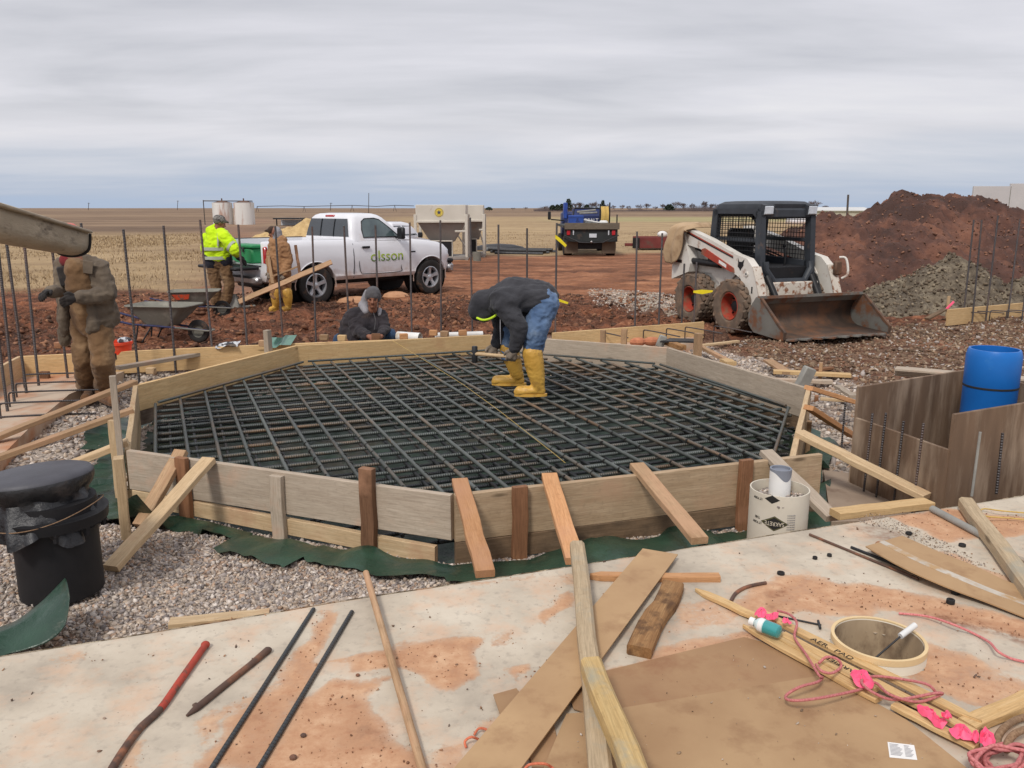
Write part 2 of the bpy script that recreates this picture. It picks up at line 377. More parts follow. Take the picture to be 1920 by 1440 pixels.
# ---------------------------------------------------------------- common builders
def lumber(name, p0, p1, w, t, m, label=None, cat=None, up=(0, 0, 1), parent=None, group=None, point=0, jit=.004, bev=.003):
    """a board of width w and thickness t; local X along its length; point>0 sharpens the p1 end"""
    F, l = frame(p0, p1, up); mb = MB(); k = 6; secs = []; b = bev
    for i in range(k+1):
        x = -l/2+l*i/k; a = random.uniform(-jit, jit); c = random.uniform(-jit, jit)*.5; ww, tt = w/2, t/2
        if point and i == k: ww *= .12
        q = [(-ww+b, -tt), (ww-b, -tt), (ww, -tt+b), (ww, tt-b), (ww-b, tt), (-ww+b, tt), (-ww, tt-b), (-ww, -tt+b)]
        if point and i == k-1: x = l/2-point
        secs.append([Vector((x, yy+a*(0 < i < k), zz+c*(0 < i < k))) for yy, zz in q])
    mb.loft(secs)
    o = obj(name, mb, m, None, F, 35)
    if parent: wp(o, parent)
    if label: tag(o, label, cat, group)
    return o
def rod(name, p0, p1, r, m, label=None, cat=None, parent=None, group=None, n=10):
    F, l = frame(p0, p1); k = max(2, int(l/.25)); mb = MB().tube([(-l/2+l*i/k, 0, 0) for i in range(k+1)], r, n)
    o = obj(name, mb, m, None, F, 50)
    if parent: wp(o, parent)
    if label: tag(o, label, cat, group)
    return o
def cord(name, pts, r, m, label=None, cat=None, parent=None, n=8, k=8, closed=False, group=None):
    c = sum((Vector(p) for p in pts), Vector())/len(pts)
    mb = MB().tube(catmull([Vector(p)-c for p in pts], k, closed), r, n, closed=closed)
    o = obj(name, mb, m, None, Matrix.Translation(c), 60)
    if parent: wp(o, parent)
    if label: tag(o, label, cat, group)
    return o
def sheet(name, px, z, th, m, label=None, cat=None, parent=None):
    pts = [P(u, v, z) for u, v in px]; c = sum(pts, Vector())/len(pts); c.z = z
    mb = MB().prism([(p.x-c.x, p.y-c.y) for p in pts], 2, 0, th)
    o = obj(name, mb, m, None, Matrix.Translation(c), 30)
    if parent: wp(o, parent)
    if label: tag(o, label, cat)
    return o
def text_mesh(s, size, depth=.001, font_scale=(1, 1), align='CENTER'):
    cu = bpy.data.curves.new('lettering', 'FONT'); cu.body = s; cu.size = size; cu.extrude = depth; cu.align_x = align; cu.align_y = 'CENTER'
    o = bpy.data.objects.new('lettering', cu); COL.objects.link(o); dg = bpy.context.evaluated_depsgraph_get(); dg.update()
    me = bpy.data.meshes.new_from_object(o.evaluated_get(dg)); me.name = 'lettering'; me.materials.clear()
    bpy.data.objects.remove(o); bpy.data.curves.remove(cu)
    for v in me.vertices: v.co.x *= font_scale[0]; v.co.y *= font_scale[1]
    return me
def baked(mb, mods, name='mesh', smooth=60):
    """build a mesh through modifiers and return the evaluated result"""
    me = mb.mesh(name, 0) if isinstance(mb, MB) else mb
    o = bpy.data.objects.new(name, me); COL.objects.link(o); extra = []
    for typ, kw in mods:
        md = o.modifiers.new(typ, typ)
        for k, v in kw.items(): setattr(md, k, v)
    dg = bpy.context.evaluated_depsgraph_get(); dg.update()
    r = bpy.data.meshes.new_from_object(o.evaluated_get(dg)); r.name = name
    bpy.data.objects.remove(o)
    r.polygons.foreach_set('use_smooth', [True]*len(r.polygons))
    if smooth: r.set_sharp_from_angle(angle=R(smooth))
    return r
# ================================================================ the setting
ZT = .08                                     # top of the octagonal form
OCT = [P(u, v, ZT) for u, v in [(245, 842), (850, 925), (1480, 855), (1512, 728), (1250, 652), (920, 628), (558, 648), (258, 722)]]
OC = sum(OCT, Vector())/8
GA = R(20.5)
E1 = Vector((math.cos(GA), math.sin(GA), 0)); E2 = Vector((-math.sin(GA), math.cos(GA), 0))
S0 = Vector((-1.88, 2.76, 0)); S3 = Vector((2.94, 4.5, 0))
SE1 = (S3-S0).normalized(); SE2 = Vector((-SE1.y, SE1.x, 0))
BRD0, BRD1 = Vector((-5.25, 8.8, 0)), Vector((2.75, 11.85, 0))   # line of the far edge form
PX = lambda pts, z: [tuple(P(u, v, z)) for u, v in pts]
GRAV = PX([(-250, 1260), (-120, 930), (0, 852), (60, 792), (130, 735), (240, 690), (420, 664), (620, 650), (920, 642), (1190, 646), (1300, 642), (1400, 664), (1480, 692), (1570, 715), (1700, 750), (2300, 860), (2300, 1000), (1560, 1010), (870, 1110), (0, 1260)], -.28)
MIXG = PX([(1300, 640), (1400, 636), (1560, 620), (1700, 606), (1920, 592), (2300, 580), (2300, 880), (1700, 760), (1480, 700), (1380, 660)], -.28)
CPAD = PX([(1545, 870), (1640, 880), (1760, 960), (1560, 965)], -.2)
GPATCH = PX([(1120, 545), (1230, 548), (1330, 575), (1300, 600), (1220, 585), (1150, 570)], -.3)
FOOT = PX([(-420, 1150), (-260, 880), (0, 700), (36, 672), (130, 664), (520, 650), (1036, 634), (1320, 622), (1300, 642), (1190, 650), (920, 640), (620, 648), (420, 664), (240, 692), (130, 738), (60, 796), (0, 856)], -.2)
def gz(x, y, fine=True):
    x = np.asarray(x, float); y = np.asarray(y, float)
    g = softpoly(x, y, GRAV, .25)
    d = (x-BRD0.x)*E2.x+(y-BRD0.y)*E2.y                       # metres beyond the far edge form
    h = -.33+.17*np.exp(-np.maximum(d, 0)/1.6)*sstep(-.1, .25, d)*(x < 3.2)
    mud = sstep(.05, 1.0, d)*(1-sstep(24, 40, y))*(1-g)
    amp = .25+.75*np.exp(-((y-14.2)/2.6)**2)*(x < 3.0)+.35*np.exp(-((y-12)/3.0)**2)*(x > 3.0)
    r = 1-np.abs(fbm(x*1.1, y*2.0, 1.0, 5, .58))
    h = h+mud*amp*(.17*(r-.62)+.075*fbm(x*4.2, y*4.2, 3, 5, .66))
    ruts = np.sin((x*.62+y*.78)*2*np.pi/1.7+1.6*fbm(x*.3, y*.3, 8, 2))
    h = h-mud*.035*np.clip(ruts, 0, 1)*sstep(15, 18, y)
    h = h+.02*fbm(x*1.6, y*1.6, 5, 3)*g+.05*fbm(x*.5, y*.5, 6, 3)*sstep(30, 60, y)
    h = h+softpoly(x, y, MIXG, .3)*(.05*fbm(x*2.2, y*2.2, 2, 4, .6)+.03)
    front = (x-S0.x)*SE2.x+(y-S0.y)*SE2.y                     # metres beyond the slab edge
    h = h+g*.2*np.exp(-np.maximum(front, 0)/.35)*(x < 1.2)+g*.1*sstep(-1.2, -2.6, x)*(y < 4.6)
    pit = inpoly(x, y, [tuple(p) for p in OCT]); h = np.where(pit, -.4, h)
    far = sstep(150, 1800, np.hypot(x, y)); return h+far*(.2+.5*np.sin(x*.0022+1.0)*(x < 0))
def grown(lo, hi, step, a, b, k=1.05):
    c = list(np.arange(lo, hi+1e-6, step)); s = step; x = c[-1]
    while x < b: s *= k; x += s; c.append(x)
    s = step; x = c[0]; pre = []
    while x > a: s *= k; x -= s; pre.append(x)
    return np.array(pre[::-1]+c)
gx = grown(-9, 9, .06, -6000, 6000); gy = grown(2.0, 20, .06, -40, 9000, 1.045)
X, Y = np.meshgrid(gx, gy); Zg = gz(X, Y)
def grid_mesh(name, X, Y, Z, keep=None, attrs=None):
    h, w = X.shape; v = np.stack([X, Y, Z], -1).reshape(-1, 3)
    i = np.arange(h*w).reshape(h, w); q = np.stack([i[:-1, :-1], i[:-1, 1:], i[1:, 1:], i[1:, :-1]], -1).reshape(-1, 4)
    if keep is not None: q = q[keep.reshape(-1)]
    me = bpy.data.meshes.new(name); me.vertices.add(len(v)); me.vertices.foreach_set('co', v.ravel())
    me.loops.add(q.size); me.loops.foreach_set('vertex_index', q.ravel().astype(np.int32))
    me.polygons.add(len(q)); me.polygons.foreach_set('loop_start', np.arange(0, q.size, 4, dtype=np.int32)); me.polygons.foreach_set('loop_total', np.full(len(q), 4, np.int32))
    me.update(); me.validate()
    for k, a in (attrs or {}).items():
        at = me.attributes.new(k, 'FLOAT', 'POINT'); at.data.foreach_set('value', np.asarray(a, np.float32).ravel())
    me.polygons.foreach_set('use_smooth', [True]*len(me.polygons)); return me
nz = fbm(X*.25, Y*.25, 4, 4)
yb = np.where(X < -8, 18.8, np.where(X < -4, 18.8+(X+8)*4.2, 36)); yb = yb+nz*2.2
grassA = sstep(-1.0, 1.6, Y-yb)
road = np.exp(-((X-(-6.5-(Y-18)*.30+1.2*np.sin(Y*.06)))/(1.3+Y*.012))**2)*(Y > 17)*(Y < 150)   # dirt track through the grass
grassA = grassA*(1-.85*road)
th = X/np.maximum(Y, 1)
plow = sstep(62, 80, Y+6*fbm(X*.03, Y*.03, 2, 3))*sstep(-.10, -.2, th)+sstep(165, 215, Y)*sstep(-.25, -.1, th)
plow = np.clip(plow, 0, 1)
green = sstep(112, 130, Y)*(1-sstep(165, 210, Y))*sstep(.0, .12, th)
me = grid_mesh('ground', X, Y, Zg, None, {'gravel': softpoly(X, Y, GRAV, .25), 'mixg': softpoly(X, Y, MIXG, .5), 'grass': grassA, 'plow': plow, 'green': green,
    'patch': softpoly(X, Y, GPATCH, .35), 'track': sstep(16.5, 20, Y)*(1-grassA)*sstep(-6, -2, X), 'road': road})
m, t, b = newmat('red_earth_and_fields'); v, _ = coords(t, (1, 1, 1), False)
def attr(t, n): a = t.nodes.new('ShaderNodeAttribute'); a.attribute_name = n; return a.outputs['Fac']
vs = t.nodes.new('ShaderNodeMapping'); vs.inputs['Scale'].default_value = (.45, 1.3, 1); vs.inputs['Rotation'].default_value = (0, 0, R(-18)); L(t, v, vs.inputs[0])
nA = noise(t, vs.outputs[0], .9, 8, .65); nB = noise(t, v, 7, 7, .65); nC = noise(t, v, 34, 5, .6)
mud = ramp(t, math_(t, 'ADD', math_(t, 'MULTIPLY', nA, .6), math_(t, 'MULTIPLY', nB, .4)), [(.38, S(56, 37, 29)), (.485, S(90, 57, 42)), (.57, S(132, 84, 60)), (.66, S(182, 130, 98))])
mud = mixc(t, math_(t, 'MULTIPLY', ramp(t, nC, [(.5, 0.0), (.66, 1.0)]), .3), mud, S(176, 134, 108))
trk = ramp(t, nA, [(.36, S(112, 74, 54)), (.5, S(154, 104, 74)), (.64, S(184, 134, 100))])
mud = mixc(t, math_(t, 'MULTIPLY', attr(t, 'track'), .55), mud, trk)
vo = N(t, 'ShaderNodeTexVoronoi', i_Scale=46); L(t, v, vo.inputs['Vector'])
gcol = ramp(t, vo.outputs['Color'], [(.1, S(116, 106, 98)), (.4, S(158, 146, 136)), (.7, S(184, 170, 156)), (1, S(206, 194, 180))])
gcol = mixc(t, ramp(t, noise(t, v, 1.6, 6), [(.5, 0.0), (.64, .55)]), gcol, S(158, 122, 98))
gm = math_(t, 'MULTIPLY', attr(t, 'gravel'), 1.0)
mixm = math_(t, 'MULTIPLY', attr(t, 'mixg'), ramp(t, nB, [(.38, 0.0), (.56, .8)]))
mcol = ramp(t, vo.outputs['Color'], [(.1, S(74, 60, 50)), (.5, S(120, 98, 80)), (1, S(160, 136, 112))])
col = mixc(t, mixm, mud, mcol)
pm = math_(t, 'MULTIPLY', attr(t, 'patch'), ramp(t, nB, [(.34, 0.0), (.5, .9)]))
col = mixc(t, pm, col, S(176, 166, 150)); col = mixc(t, gm, col, gcol)
vg = t.nodes.new('ShaderNodeMapping'); vg.inputs['Scale'].default_value = (.05, .22, 1); L(t, v, vg.inputs[0])
nG = noise(t, vg.outputs[0], 1.2, 8, .65); nG2 = noise(t, v, 1.1, 8, .7)
grs = ramp(t, math_(t, 'ADD', math_(t, 'MULTIPLY', nG, .6), math_(t, 'MULTIPLY', nG2, .4)), [(.34, S(134, 112, 86)), (.5, S(162, 138, 105)), (.64, S(182, 158, 122))])
vp = t.nodes.new('ShaderNodeMapping'); vp.inputs['Scale'].default_value = (.004, .05, 1); L(t, v, vp.inputs[0])
plw = ramp(t, noise(t, vp.outputs[0], 1.4, 7, .65), [(.34, S(104, 85, 70)), (.5, S(128, 106, 86)), (.66, S(154, 131, 105))])
grn = ramp(t, nG, [(.35, S(142, 138, 98)), (.65, S(168, 156, 114))])
col = mixc(t, attr(t, 'grass'), col, grs); col = mixc(t, math_(t, 'MULTIPLY', attr(t, 'green'), .8), col, grn); col = mixc(t, attr(t, 'plow'), col, plw)
col = mixc(t, math_(t, 'MULTIPLY', attr(t, 'road'), .55), col, S(150, 118, 98))
L(t, col, b.inputs['Base Color']); b.inputs['Roughness'].default_value = .92; b.inputs['Specular IOR Level'].default_value = .2
hh = math_(t, 'ADD', math_(t, 'MULTIPLY', nB, 1.4), math_(t, 'MULTIPLY', nC, .5)); bumpn(t, b, hh, .8, .05)
M['ground'] = m
tag(link('ground', me, m), kind='structure')
# ---------------------------------------------------------------- the concrete slab in front
TUBE = P(1645, 1222, 0); TUBE.z = 0
ga = np.concatenate([np.arange(-9, -1.4, .12), np.arange(-1.4, 5.6, .022), np.arange(5.6, 12, .12)])
gb = np.concatenate([np.arange(-9, -2.6, .15), np.arange(-2.6, -.001, .022), [-.012, -.004, 0]])
A_, B_ = np.meshgrid(ga, gb)
wob = .008*fbm(A_*1.4, B_*0, 2, 3)*(B_ > -.02)
Xs = S0.x+A_*SE1.x+(B_+wob)*SE2.x; Ys = S0.y+A_*SE1.y+(B_+wob)*SE2.y
Zs = .003*fbm(Xs*1.2, Ys*1.2, 1, 3)-.012*sstep(-.013, 0, B_)
cx_, cy_ = (Xs[:-1, :-1]+Xs[1:, 1:])/2, (Ys[:-1, :-1]+Ys[1:, 1:])/2
keep = np.hypot(cx_-TUBE.x, cy_-TUBE.y) > .158
nx, ny = Xs+.05*fbm(Xs*5, Ys*5, 3, 4), Ys+.05*fbm(Xs*5, Ys*5, 7, 4)
ST = [  # (outline on the photo, softness, strength): dried red mud on the concrete
 ([(596, 1150), (632, 1150), (566, 1330), (500, 1440), (360, 1440), (470, 1345)], .02, .85),
 ([(630, 1290), (740, 1290), (664, 1322), (712, 1350), (768, 1395), (800, 1460), (470, 1460), (557, 1342)], .025, 1),
 ([(617, 1243), (800, 1203), (862, 1194), (909, 1203), (902, 1268), (840, 1290), (720, 1262), (664, 1270), (690, 1240)], .02, .95),
 ([(1018, 1132), (1048, 1112), (1066, 1156), (1046, 1174), (1028, 1160)], .01, .8), ([(962, 1258), (1012, 1250), (1020, 1264), (985, 1280)], .012, .8),
 ([(920, 1200), (985, 1180), (990, 1215), (930, 1225)], .03, .5), ([(870, 1340), (930, 1325), (940, 1360), (880, 1380)], .03, .5), ([(800, 1410), (840, 1400), (850, 1460), (800, 1470)], .03, .7),
 ([(1360, 1120), (1400, 1095), (1540, 1080), (1610, 1090), (1660, 1140), (1560, 1150), (1470, 1165), (1420, 1150), (1360, 1150)], .03, .85),
 ([(1540, 1090), (1620, 1092), (1780, 1130), (1930, 1175), (1930, 1205), (1800, 1170), (1700, 1150), (1600, 1125)], .03, .95),
 ([(1720, 1200), (1820, 1230), (1930, 1290), (1900, 1330), (1820, 1320), (1740, 1290), (1700, 1260)], .04, .75),
 ([(1640, 965), (1771, 955), (1940, 968), (1960, 1000), (1789, 1014), (1700, 990)], .02, .9), ([(1740, 1030), (1800, 1035), (1930, 1090), (1930, 1110), (1810, 1060)], .02, .6),
 ([(1320, 1194), (1400, 1170), (1420, 1200), (1380, 1240), (1100, 1300), (1060, 1290), (1200, 1240)], .03, .75), ([(1260, 1130), (1360, 1110), (1370, 1160), (1250, 1190)], .03, .45),
 ([(1030, 1080), (1100, 1070), (1110, 1095), (1040, 1105)], .02, .45), ([(870, 1095), (1000, 1072), (1010, 1084), (880, 1108)], .015, .5), ([(360, 1160), (500, 1146), (505, 1156), (365, 1172)], .01, .5),
 ([(375, 1350), (470, 1300), (520, 1240), (560, 1235), (500, 1320), (400, 1410)], .03, .5), ([(226, 1410), (280, 1390), (290, 1460), (215, 1460)], .02, .5), ([(80, 1230), (180, 1222), (200, 1240), (110, 1252)], .02, .4),
 ([(930, 1300), (1000, 1290), (1040, 1440), (900, 1440)], .04, .6), ([(1440, 1120), (1600, 1080), (1580, 1100), (1460, 1140)], .02, .5)]
st = np.zeros_like(Xs)
for poly, w, k in ST: st = np.maximum(st, k*softpoly(nx, ny, PX(poly, 0), w+.03))
drk = np.zeros_like(Xs)
for poly, w, k in [([(1420, 1110), (1470, 1105), (1480, 1125), (1440, 1140)], .03, 1), ([(1740, 1150), (1800, 1150), (1930, 1200), (1930, 1215), (1800, 1180)], .03, 1), ([(640, 1330), (740, 1350), (770, 1400), (660, 1400)], .05, .6), ([(1580, 985), (1660, 990), (1760, 1040), (1680, 1020)], .03, .6), ([(500, 1330), (560, 1300), (480, 1440), (420, 1440)], .03, .4)]:
    drk = np.maximum(drk, k*softpoly(nx, ny, PX(poly, 0), w))
me = grid_mesh('concrete_slab', Xs, Ys, Zs, keep, {'stain': st, 'dark': drk})
# vertical edge of the slab
bm = bmesh.new(); bm.from_mesh(me)
ed = [e for e in bm.edges if e.is_boundary and all((v.co-S0).dot(SE2) > -.03 for v in e.verts)]
r = bmesh.ops.extrude_edge_only(bm, edges=ed)
for g in r['geom']:
    if isinstance(g, bmesh.types.BMVert): g.co.z = -.42
bm.to_mesh(me); bm.free()
m, t, b = newmat('stained_concrete'); v, _ = coords(t, (1, 1, 1), False)
n1_ = noise(t, v, 2.2, 8, .62); n2_ = noise(t, v, 26, 6, .6); n3_ = noise(t, v, 9, 8, .7)
base = ramp(t, n1_, [(.32, S(164, 153, 138)), (.5, S(189, 177, 159)), (.68, S(205, 194, 176))])
base = mixc(t, ramp(t, n2_, [(.54, 0.0), (.70, .42)]), base, S(138, 128, 118))
base = mixc(t, ramp(t, noise(t, v, 4.2, 8, .66), [(.5, 0.0), (.66, .55)]), base, S(206, 168, 138))
sm = math_(t, 'MULTIPLY', attr(t, 'stain'), math_(t, 'ADD', .25, math_(t, 'MULTIPLY', n3_, 1.5)))
sm = math_(t, 'ADD', sm, math_(t, 'MULTIPLY', math_(t, 'SUBTRACT', noise(t, v, 48, 6, .7), .5), .5)); sm = ramp(t, sm, [(.32, 0.0), (.46, .58), (.62, .82), (.85, .95)])
scol = ramp(t, n3_, [(.32, S(170, 124, 92)), (.5, S(188, 144, 110)), (.68, S(204, 166, 132))])
scol = mixc(t, ramp(t, n2_, [(.5, 0.0), (.66, .4)]), scol, S(166, 112, 80))
col = mixc(t, sm, base, scol)
col = mixc(t, math_(t, 'MULTIPLY', attr(t, 'dark'), ramp(t, n3_, [(.42, 0.0), (.58, .9)])), col, S(126, 82, 60))
spk = N(t, 'ShaderNodeTexVoronoi', i_Scale=34); L(t, v, spk.inputs['Vector'])
col = mixc(t, math_(t, 'MULTIPLY', ramp(t, spk.outputs['Distance'], [(.06, .8), (.12, 0.0)]), ramp(t, n1_, [(.5, 0.0), (.6, 1.0)])), col, S(120, 96, 80))
L(t, col, b.inputs['Base Color']); b.inputs['Roughness'].default_value = .88; b.inputs['Specular IOR Level'].default_value = .25
bumpn(t, b, math_(t, 'ADD', math_(t, 'MULTIPLY', n2_, .5), math_(t, 'MULTIPLY', sm, .6)), .35, .006)
M['slab'] = m; tag(link('concrete_slab', me, m), kind='structure')
# footings behind and beside the form
mb = MB().prism([(p[0], p[1]) for p in FOOT], 2, -.40, -.205); M['footing'] = mat('footing_concrete', S(196, 178, 158), S(176, 156, 136), 1.5, .9, .3, 30, .006, c3=S(178, 128, 96), s3=1.4, t3=(.46, .62), var=0)
tag(obj('footing', mb, M['footing'], smooth=0), kind='structure')
mb = MB().prism([(p[0], p[1]) for p in CPAD], 2, -.45, -.245); tag(obj('footing', mb, mat('wet_footing_concrete', S(160, 142, 124), S(140, 122, 106), 3, .8, .3, 30, .006, c3=S(130, 110, 94), s3=5, var=0), smooth=0), kind='structure')
# ---------------------------------------------------------------- loose stone as single stuff objects
ICO_V = []; ICO_F = []
_bm = bmesh.new(); bmesh.ops.create_icosphere(_bm, subdivisions=1, radius=1); ICO_V = np.array([v.co[:] for v in _bm.verts]); ICO_F = np.array([[v.index for v in f.verts] for f in _bm.faces]); _bm.free()
def stones(name, pts, size, pal, seed, flat=.5, rough=.45, sink=.22):
    rs = np.random.RandomState(seed); n = len(pts); k = len(ICO_V)
    V = np.repeat(ICO_V[None], n, 0)*(1+rs.uniform(-rough, rough, (n, k, 1)))
    V = V*np.stack([rs.uniform(.75, 1.5, n), rs.uniform(.55, 1.1, n), rs.uniform(flat*.7, flat*1.3, n)], -1)[:, None]
    q = rs.normal(size=(n, 4)); q[:, 1:3] *= .35; q /= np.linalg.norm(q, axis=1)[:, None]; w, x, y, z = q.T
    Rm = np.stack([1-2*(y*y+z*z), 2*(x*y-z*w), 2*(x*z+y*w), 2*(x*y+z*w), 1-2*(x*x+z*z), 2*(y*z-x*w), 2*(x*z-y*w), 2*(y*z+x*w), 1-2*(x*x+y*y)], -1).reshape(n, 3, 3)
    V = np.einsum('nij,nkj->nki', Rm, V)*size[:, None, None]
    V += pts[:, None]; V[:, :, 2] += (size*(flat-sink))[:, None]
    F = (ICO_F[None]+np.arange(n)[:, None, None]*k).reshape(-1, 3)
    me = bpy.data.meshes.new(name); me.vertices.add(n*k); me.vertices.foreach_set('co', V.ravel())
    me.loops.add(F.size); me.loops.foreach_set('vertex_index', F.ravel().astype(np.int32)); me.polygons.add(len(F))
    me.polygons.foreach_set('loop_start', np.arange(0, F.size, 3, dtype=np.int32)); me.polygons.foreach_set('loop_total', np.full(len(F), 3, np.int32)); me.update()
    pc = np.array(pal)[rs.randint(0, len(pal), n)]*rs.uniform(.72, 1.25, (n, 1)); pc = np.concatenate([pc[:, :3], np.ones((n, 1))], 1)
    at = me.color_attributes.new('tint', 'FLOAT_COLOR', 'POINT'); at.data.foreach_set('color', np.repeat(pc, k, 0).astype(np.float32).ravel())
    o = link(name, me, M['stone']); tag(o, kind='stuff'); return o
m, t, b = newmat('loose_stone'); v, _ = coords(t, (1, 1, 1), False); a = t.nodes.new('ShaderNodeAttribute'); a.attribute_name = 'tint'
L(t, mixc(t, ramp(t, noise(t, v, 60, 4), [(.35, .35), (.65, 0.0)]), a.outputs['Color'], S(120, 98, 82)), b.inputs['Base Color']); b.inputs['Roughness'].default_value = .85; b.inputs['Specular IOR Level'].default_value = .25; M['stone'] = m
def scatter(n, poly, seed, clear=()):
    rs = np.random.RandomState(seed); p = np.array([q[:2] for q in poly]); lo, hi = p.min(0), p.max(0); out = []
    x = rs.uniform(lo[0], hi[0], n*6); y = rs.uniform(lo[1], hi[1], n*6)
    k = inpoly(x, y, poly)
    for c in clear: k &= ~inpoly(x, y, c)
    return x[k][:n], y[k][:n]
OCP = [tuple(OC+(p-OC)*1.012) for p in OCT]
GREY = [S(184, 174, 164), S(164, 155, 149), S(200, 188, 176), S(146, 138, 134), S(212, 202, 192), S(182, 168, 154), S(178, 150, 128), S(170, 153, 137), S(134, 127, 124), S(196, 179, 160)]
CLODS0 = [S(128, 92, 70), S(106, 78, 62)]
BROWN = [S(128, 108, 88), S(104, 86, 70), S(150, 128, 104), S(92, 74, 60), S(164, 144, 122), S(120, 92, 70)]
NEARG = PX([(-60, 1290), (-60, 1030), (150, 960), (420, 930), (700, 960), (900, 1000), (1120, 1010), (1390, 960), (1580, 930), (1640, 1010), (870, 1110), (0, 1260)], -.28)
def place(n, poly, seed, lo, hi, pal, name, clear=(OCP,), flat=.46, zoff=0, p=1.6):
    x, y = scatter(n, poly, seed, clear); rs = np.random.RandomState(seed+1)
    sz = lo+(hi-lo)*rs.power(1, len(x))**p
    return stones(name, np.stack([x, y, gz(x, y)+zoff], -1), sz, pal, seed+2, flat)
FOOTP = [tuple(p) for p in FOOT]
place(26000, NEARG, 11, .005, .017, GREY, 'gravel')
place(17000, GRAV, 21, .012, .032, GREY, 'gravel', (OCP, NEARG, FOOTP))
place(14000, MIXG, 31, .009, .034, BROWN+CLODS0+BROWN+GREY[:2], 'gravel_and_soil', (OCP, [tuple(p) for p in GRAV]))
CLODS = [S(106, 69, 50), S(82, 54, 40), S(128, 84, 60), S(68, 46, 36), S(150, 106, 78)]
place(17000, [(-9, 9.6), (-5, 9.6), (3.2, 12.8), (4.5, 19), (-9, 19)], 41, .010, .06, CLODS, 'soil_clods', (FOOTP,), .5, -.008, 3.6)
place(2500, [(3.5, 12), (12, 13.5), (14, 17), (4, 19)], 51, .012, .055, CLODS+BROWN, 'soil_clods', (), .5, -.006, 3)
place(2600, [tuple(P(u, v, -.3)) for u, v in [(1100, 540), (1240, 545), (1340, 580), (1310, 610), (1120, 575)]], 61, .012, .03, GREY, 'gravel_patch', ())
# grit and pebbles lying on the slab
rs = np.random.RandomState(5); a_ = rs.uniform(-1, 6, 900); b_ = -rs.uniform(.02, 2.4, 900)
x = S0.x+a_*SE1.x+b_*SE2.x; y = S0.y+a_*SE1.y+b_*SE2.y
k = np.hypot(x-TUBE.x, y-TUBE.y) > .19
stones('grit', np.stack([x, y, np.full_like(x, .002)], -1)[k], (.0016+.006*rs.power(1, 900)**3.5)[k], [S(120, 96, 80), S(150, 130, 116), S(90, 74, 66), S(170, 130, 100)], 6)
GRITP = PX([(1640, 960), (1760, 1010), (1850, 1060), (1800, 1060), (1690, 1005), (1600, 975)], 0)
x, y = scatter(700, GRITP, 9); stones('grit', np.stack([x, y, np.full_like(x, .002)], -1), .0015+.0035*rs.power(1, len(x))**2.5, BROWN+GREY, 10)
# crumbs of soil where the concrete is muddy
cx, cy, cs = [], [], []
for j, (poly, w, k_) in enumerate(ST):
    q = PX(poly, 0); ar = abs(sum(q[i-1][0]*q[i][1]-q[i][0]*q[i-1][1] for i in range(len(q))))/2
    x, y = scatter(int(min(500, 1300*ar*k_))+6, q, 300+j); cx.append(x); cy.append(y)
x, y = np.concatenate(cx), np.concatenate(cy); k = np.hypot(x-TUBE.x, y-TUBE.y) > .18; x, y = x[k], y[k]
stones('grit', np.stack([x, y, np.full_like(x, .002)], -1), .0008+.0042*np.random.RandomState(8).power(1, len(x))**3.5, [S(176, 128, 96), S(140, 96, 70), S(112, 78, 58), S(190, 150, 118)], 12)
# dry standing grass at the field edge
def blades(name, n, xr, yr, hr, pal, seed, mask):
    rs = np.random.RandomState(seed); x = rs.uniform(*xr, n*2); u = rs.rand(n*2); y = yr[0]*(yr[1]/yr[0])**u
    k = rs.rand(n*2) < mask(x, y); x, y = x[k][:n], y[k][:n]; n = len(x); z = gz(x, y)
    hgt = rs.uniform(*hr, n)*(.6+.5*(fbm(x*.35, y*.35, 2, 3)+.6)); an = rs.uniform(0, np.pi, n); wd = (.004+.0005*y)
    lx, ly = rs.normal(0, .5, n)*hgt, rs.normal(0, .5, n)*hgt
    V = np.stack([np.stack([x-np.cos(an)*wd, y-np.sin(an)*wd, z-.02], -1), np.stack([x+np.cos(an)*wd, y+np.sin(an)*wd, z-.02], -1), np.stack([x+lx, y+ly, z+hgt], -1)], 1)
    me = bpy.data.meshes.new(name); me.vertices.add(n*3); me.vertices.foreach_set('co', V.ravel()); me.loops.add(n*3); me.loops.foreach_set('vertex_index', np.arange(n*3, dtype=np.int32)); me.polygons.add(n)
    me.polygons.foreach_set('loop_start', np.arange(0, n*3, 3, dtype=np.int32)); me.polygons.foreach_set('loop_total', np.full(n, 3, np.int32)); me.update()
    pc = np.array(pal)[rs.randint(0, len(pal), n)]*rs.uniform(.8, 1.15, (n, 1)); pc[:, 3] = 1
    at = me.color_attributes.new('tint', 'FLOAT_COLOR', 'POINT'); at.data.foreach_set('color', np.repeat(pc, 3, 0).astype(np.float32).ravel())
    tag(link(name, me, M['straw']), kind='stuff')
m, t, b = newmat('dry_straw'); a = t.nodes.new('ShaderNodeAttribute'); a.attribute_name = 'tint'; L(t, a.outputs['Color'], b.inputs['Base Color']); b.inputs['Roughness'].default_value = .9; M['straw'] = m
STRAW = [S(170, 148, 114), S(156, 134, 103), S(180, 158, 124), S(144, 122, 95), S(130, 110, 86)]
blades('dry_grass', 80000, (-45, -6), (18, 70), (.02, .13), STRAW, 71, lambda x, y: sstep(-.29, -.37, x/y+.05*fbm(x*.2, y*.2, 6, 3))*sstep(18.2, 22, y+2*fbm(x*.3, y*.3, 4, 3))*(1-sstep(50, 70, y))*np.clip(.55+.9*fbm(x*.25, y*.18, 12, 4), .05, 1))
blades('stubble', 7000, (-8, 30), (36, 70), (.02, .09), STRAW, 73, lambda x, y: (y > 38)*1.0)
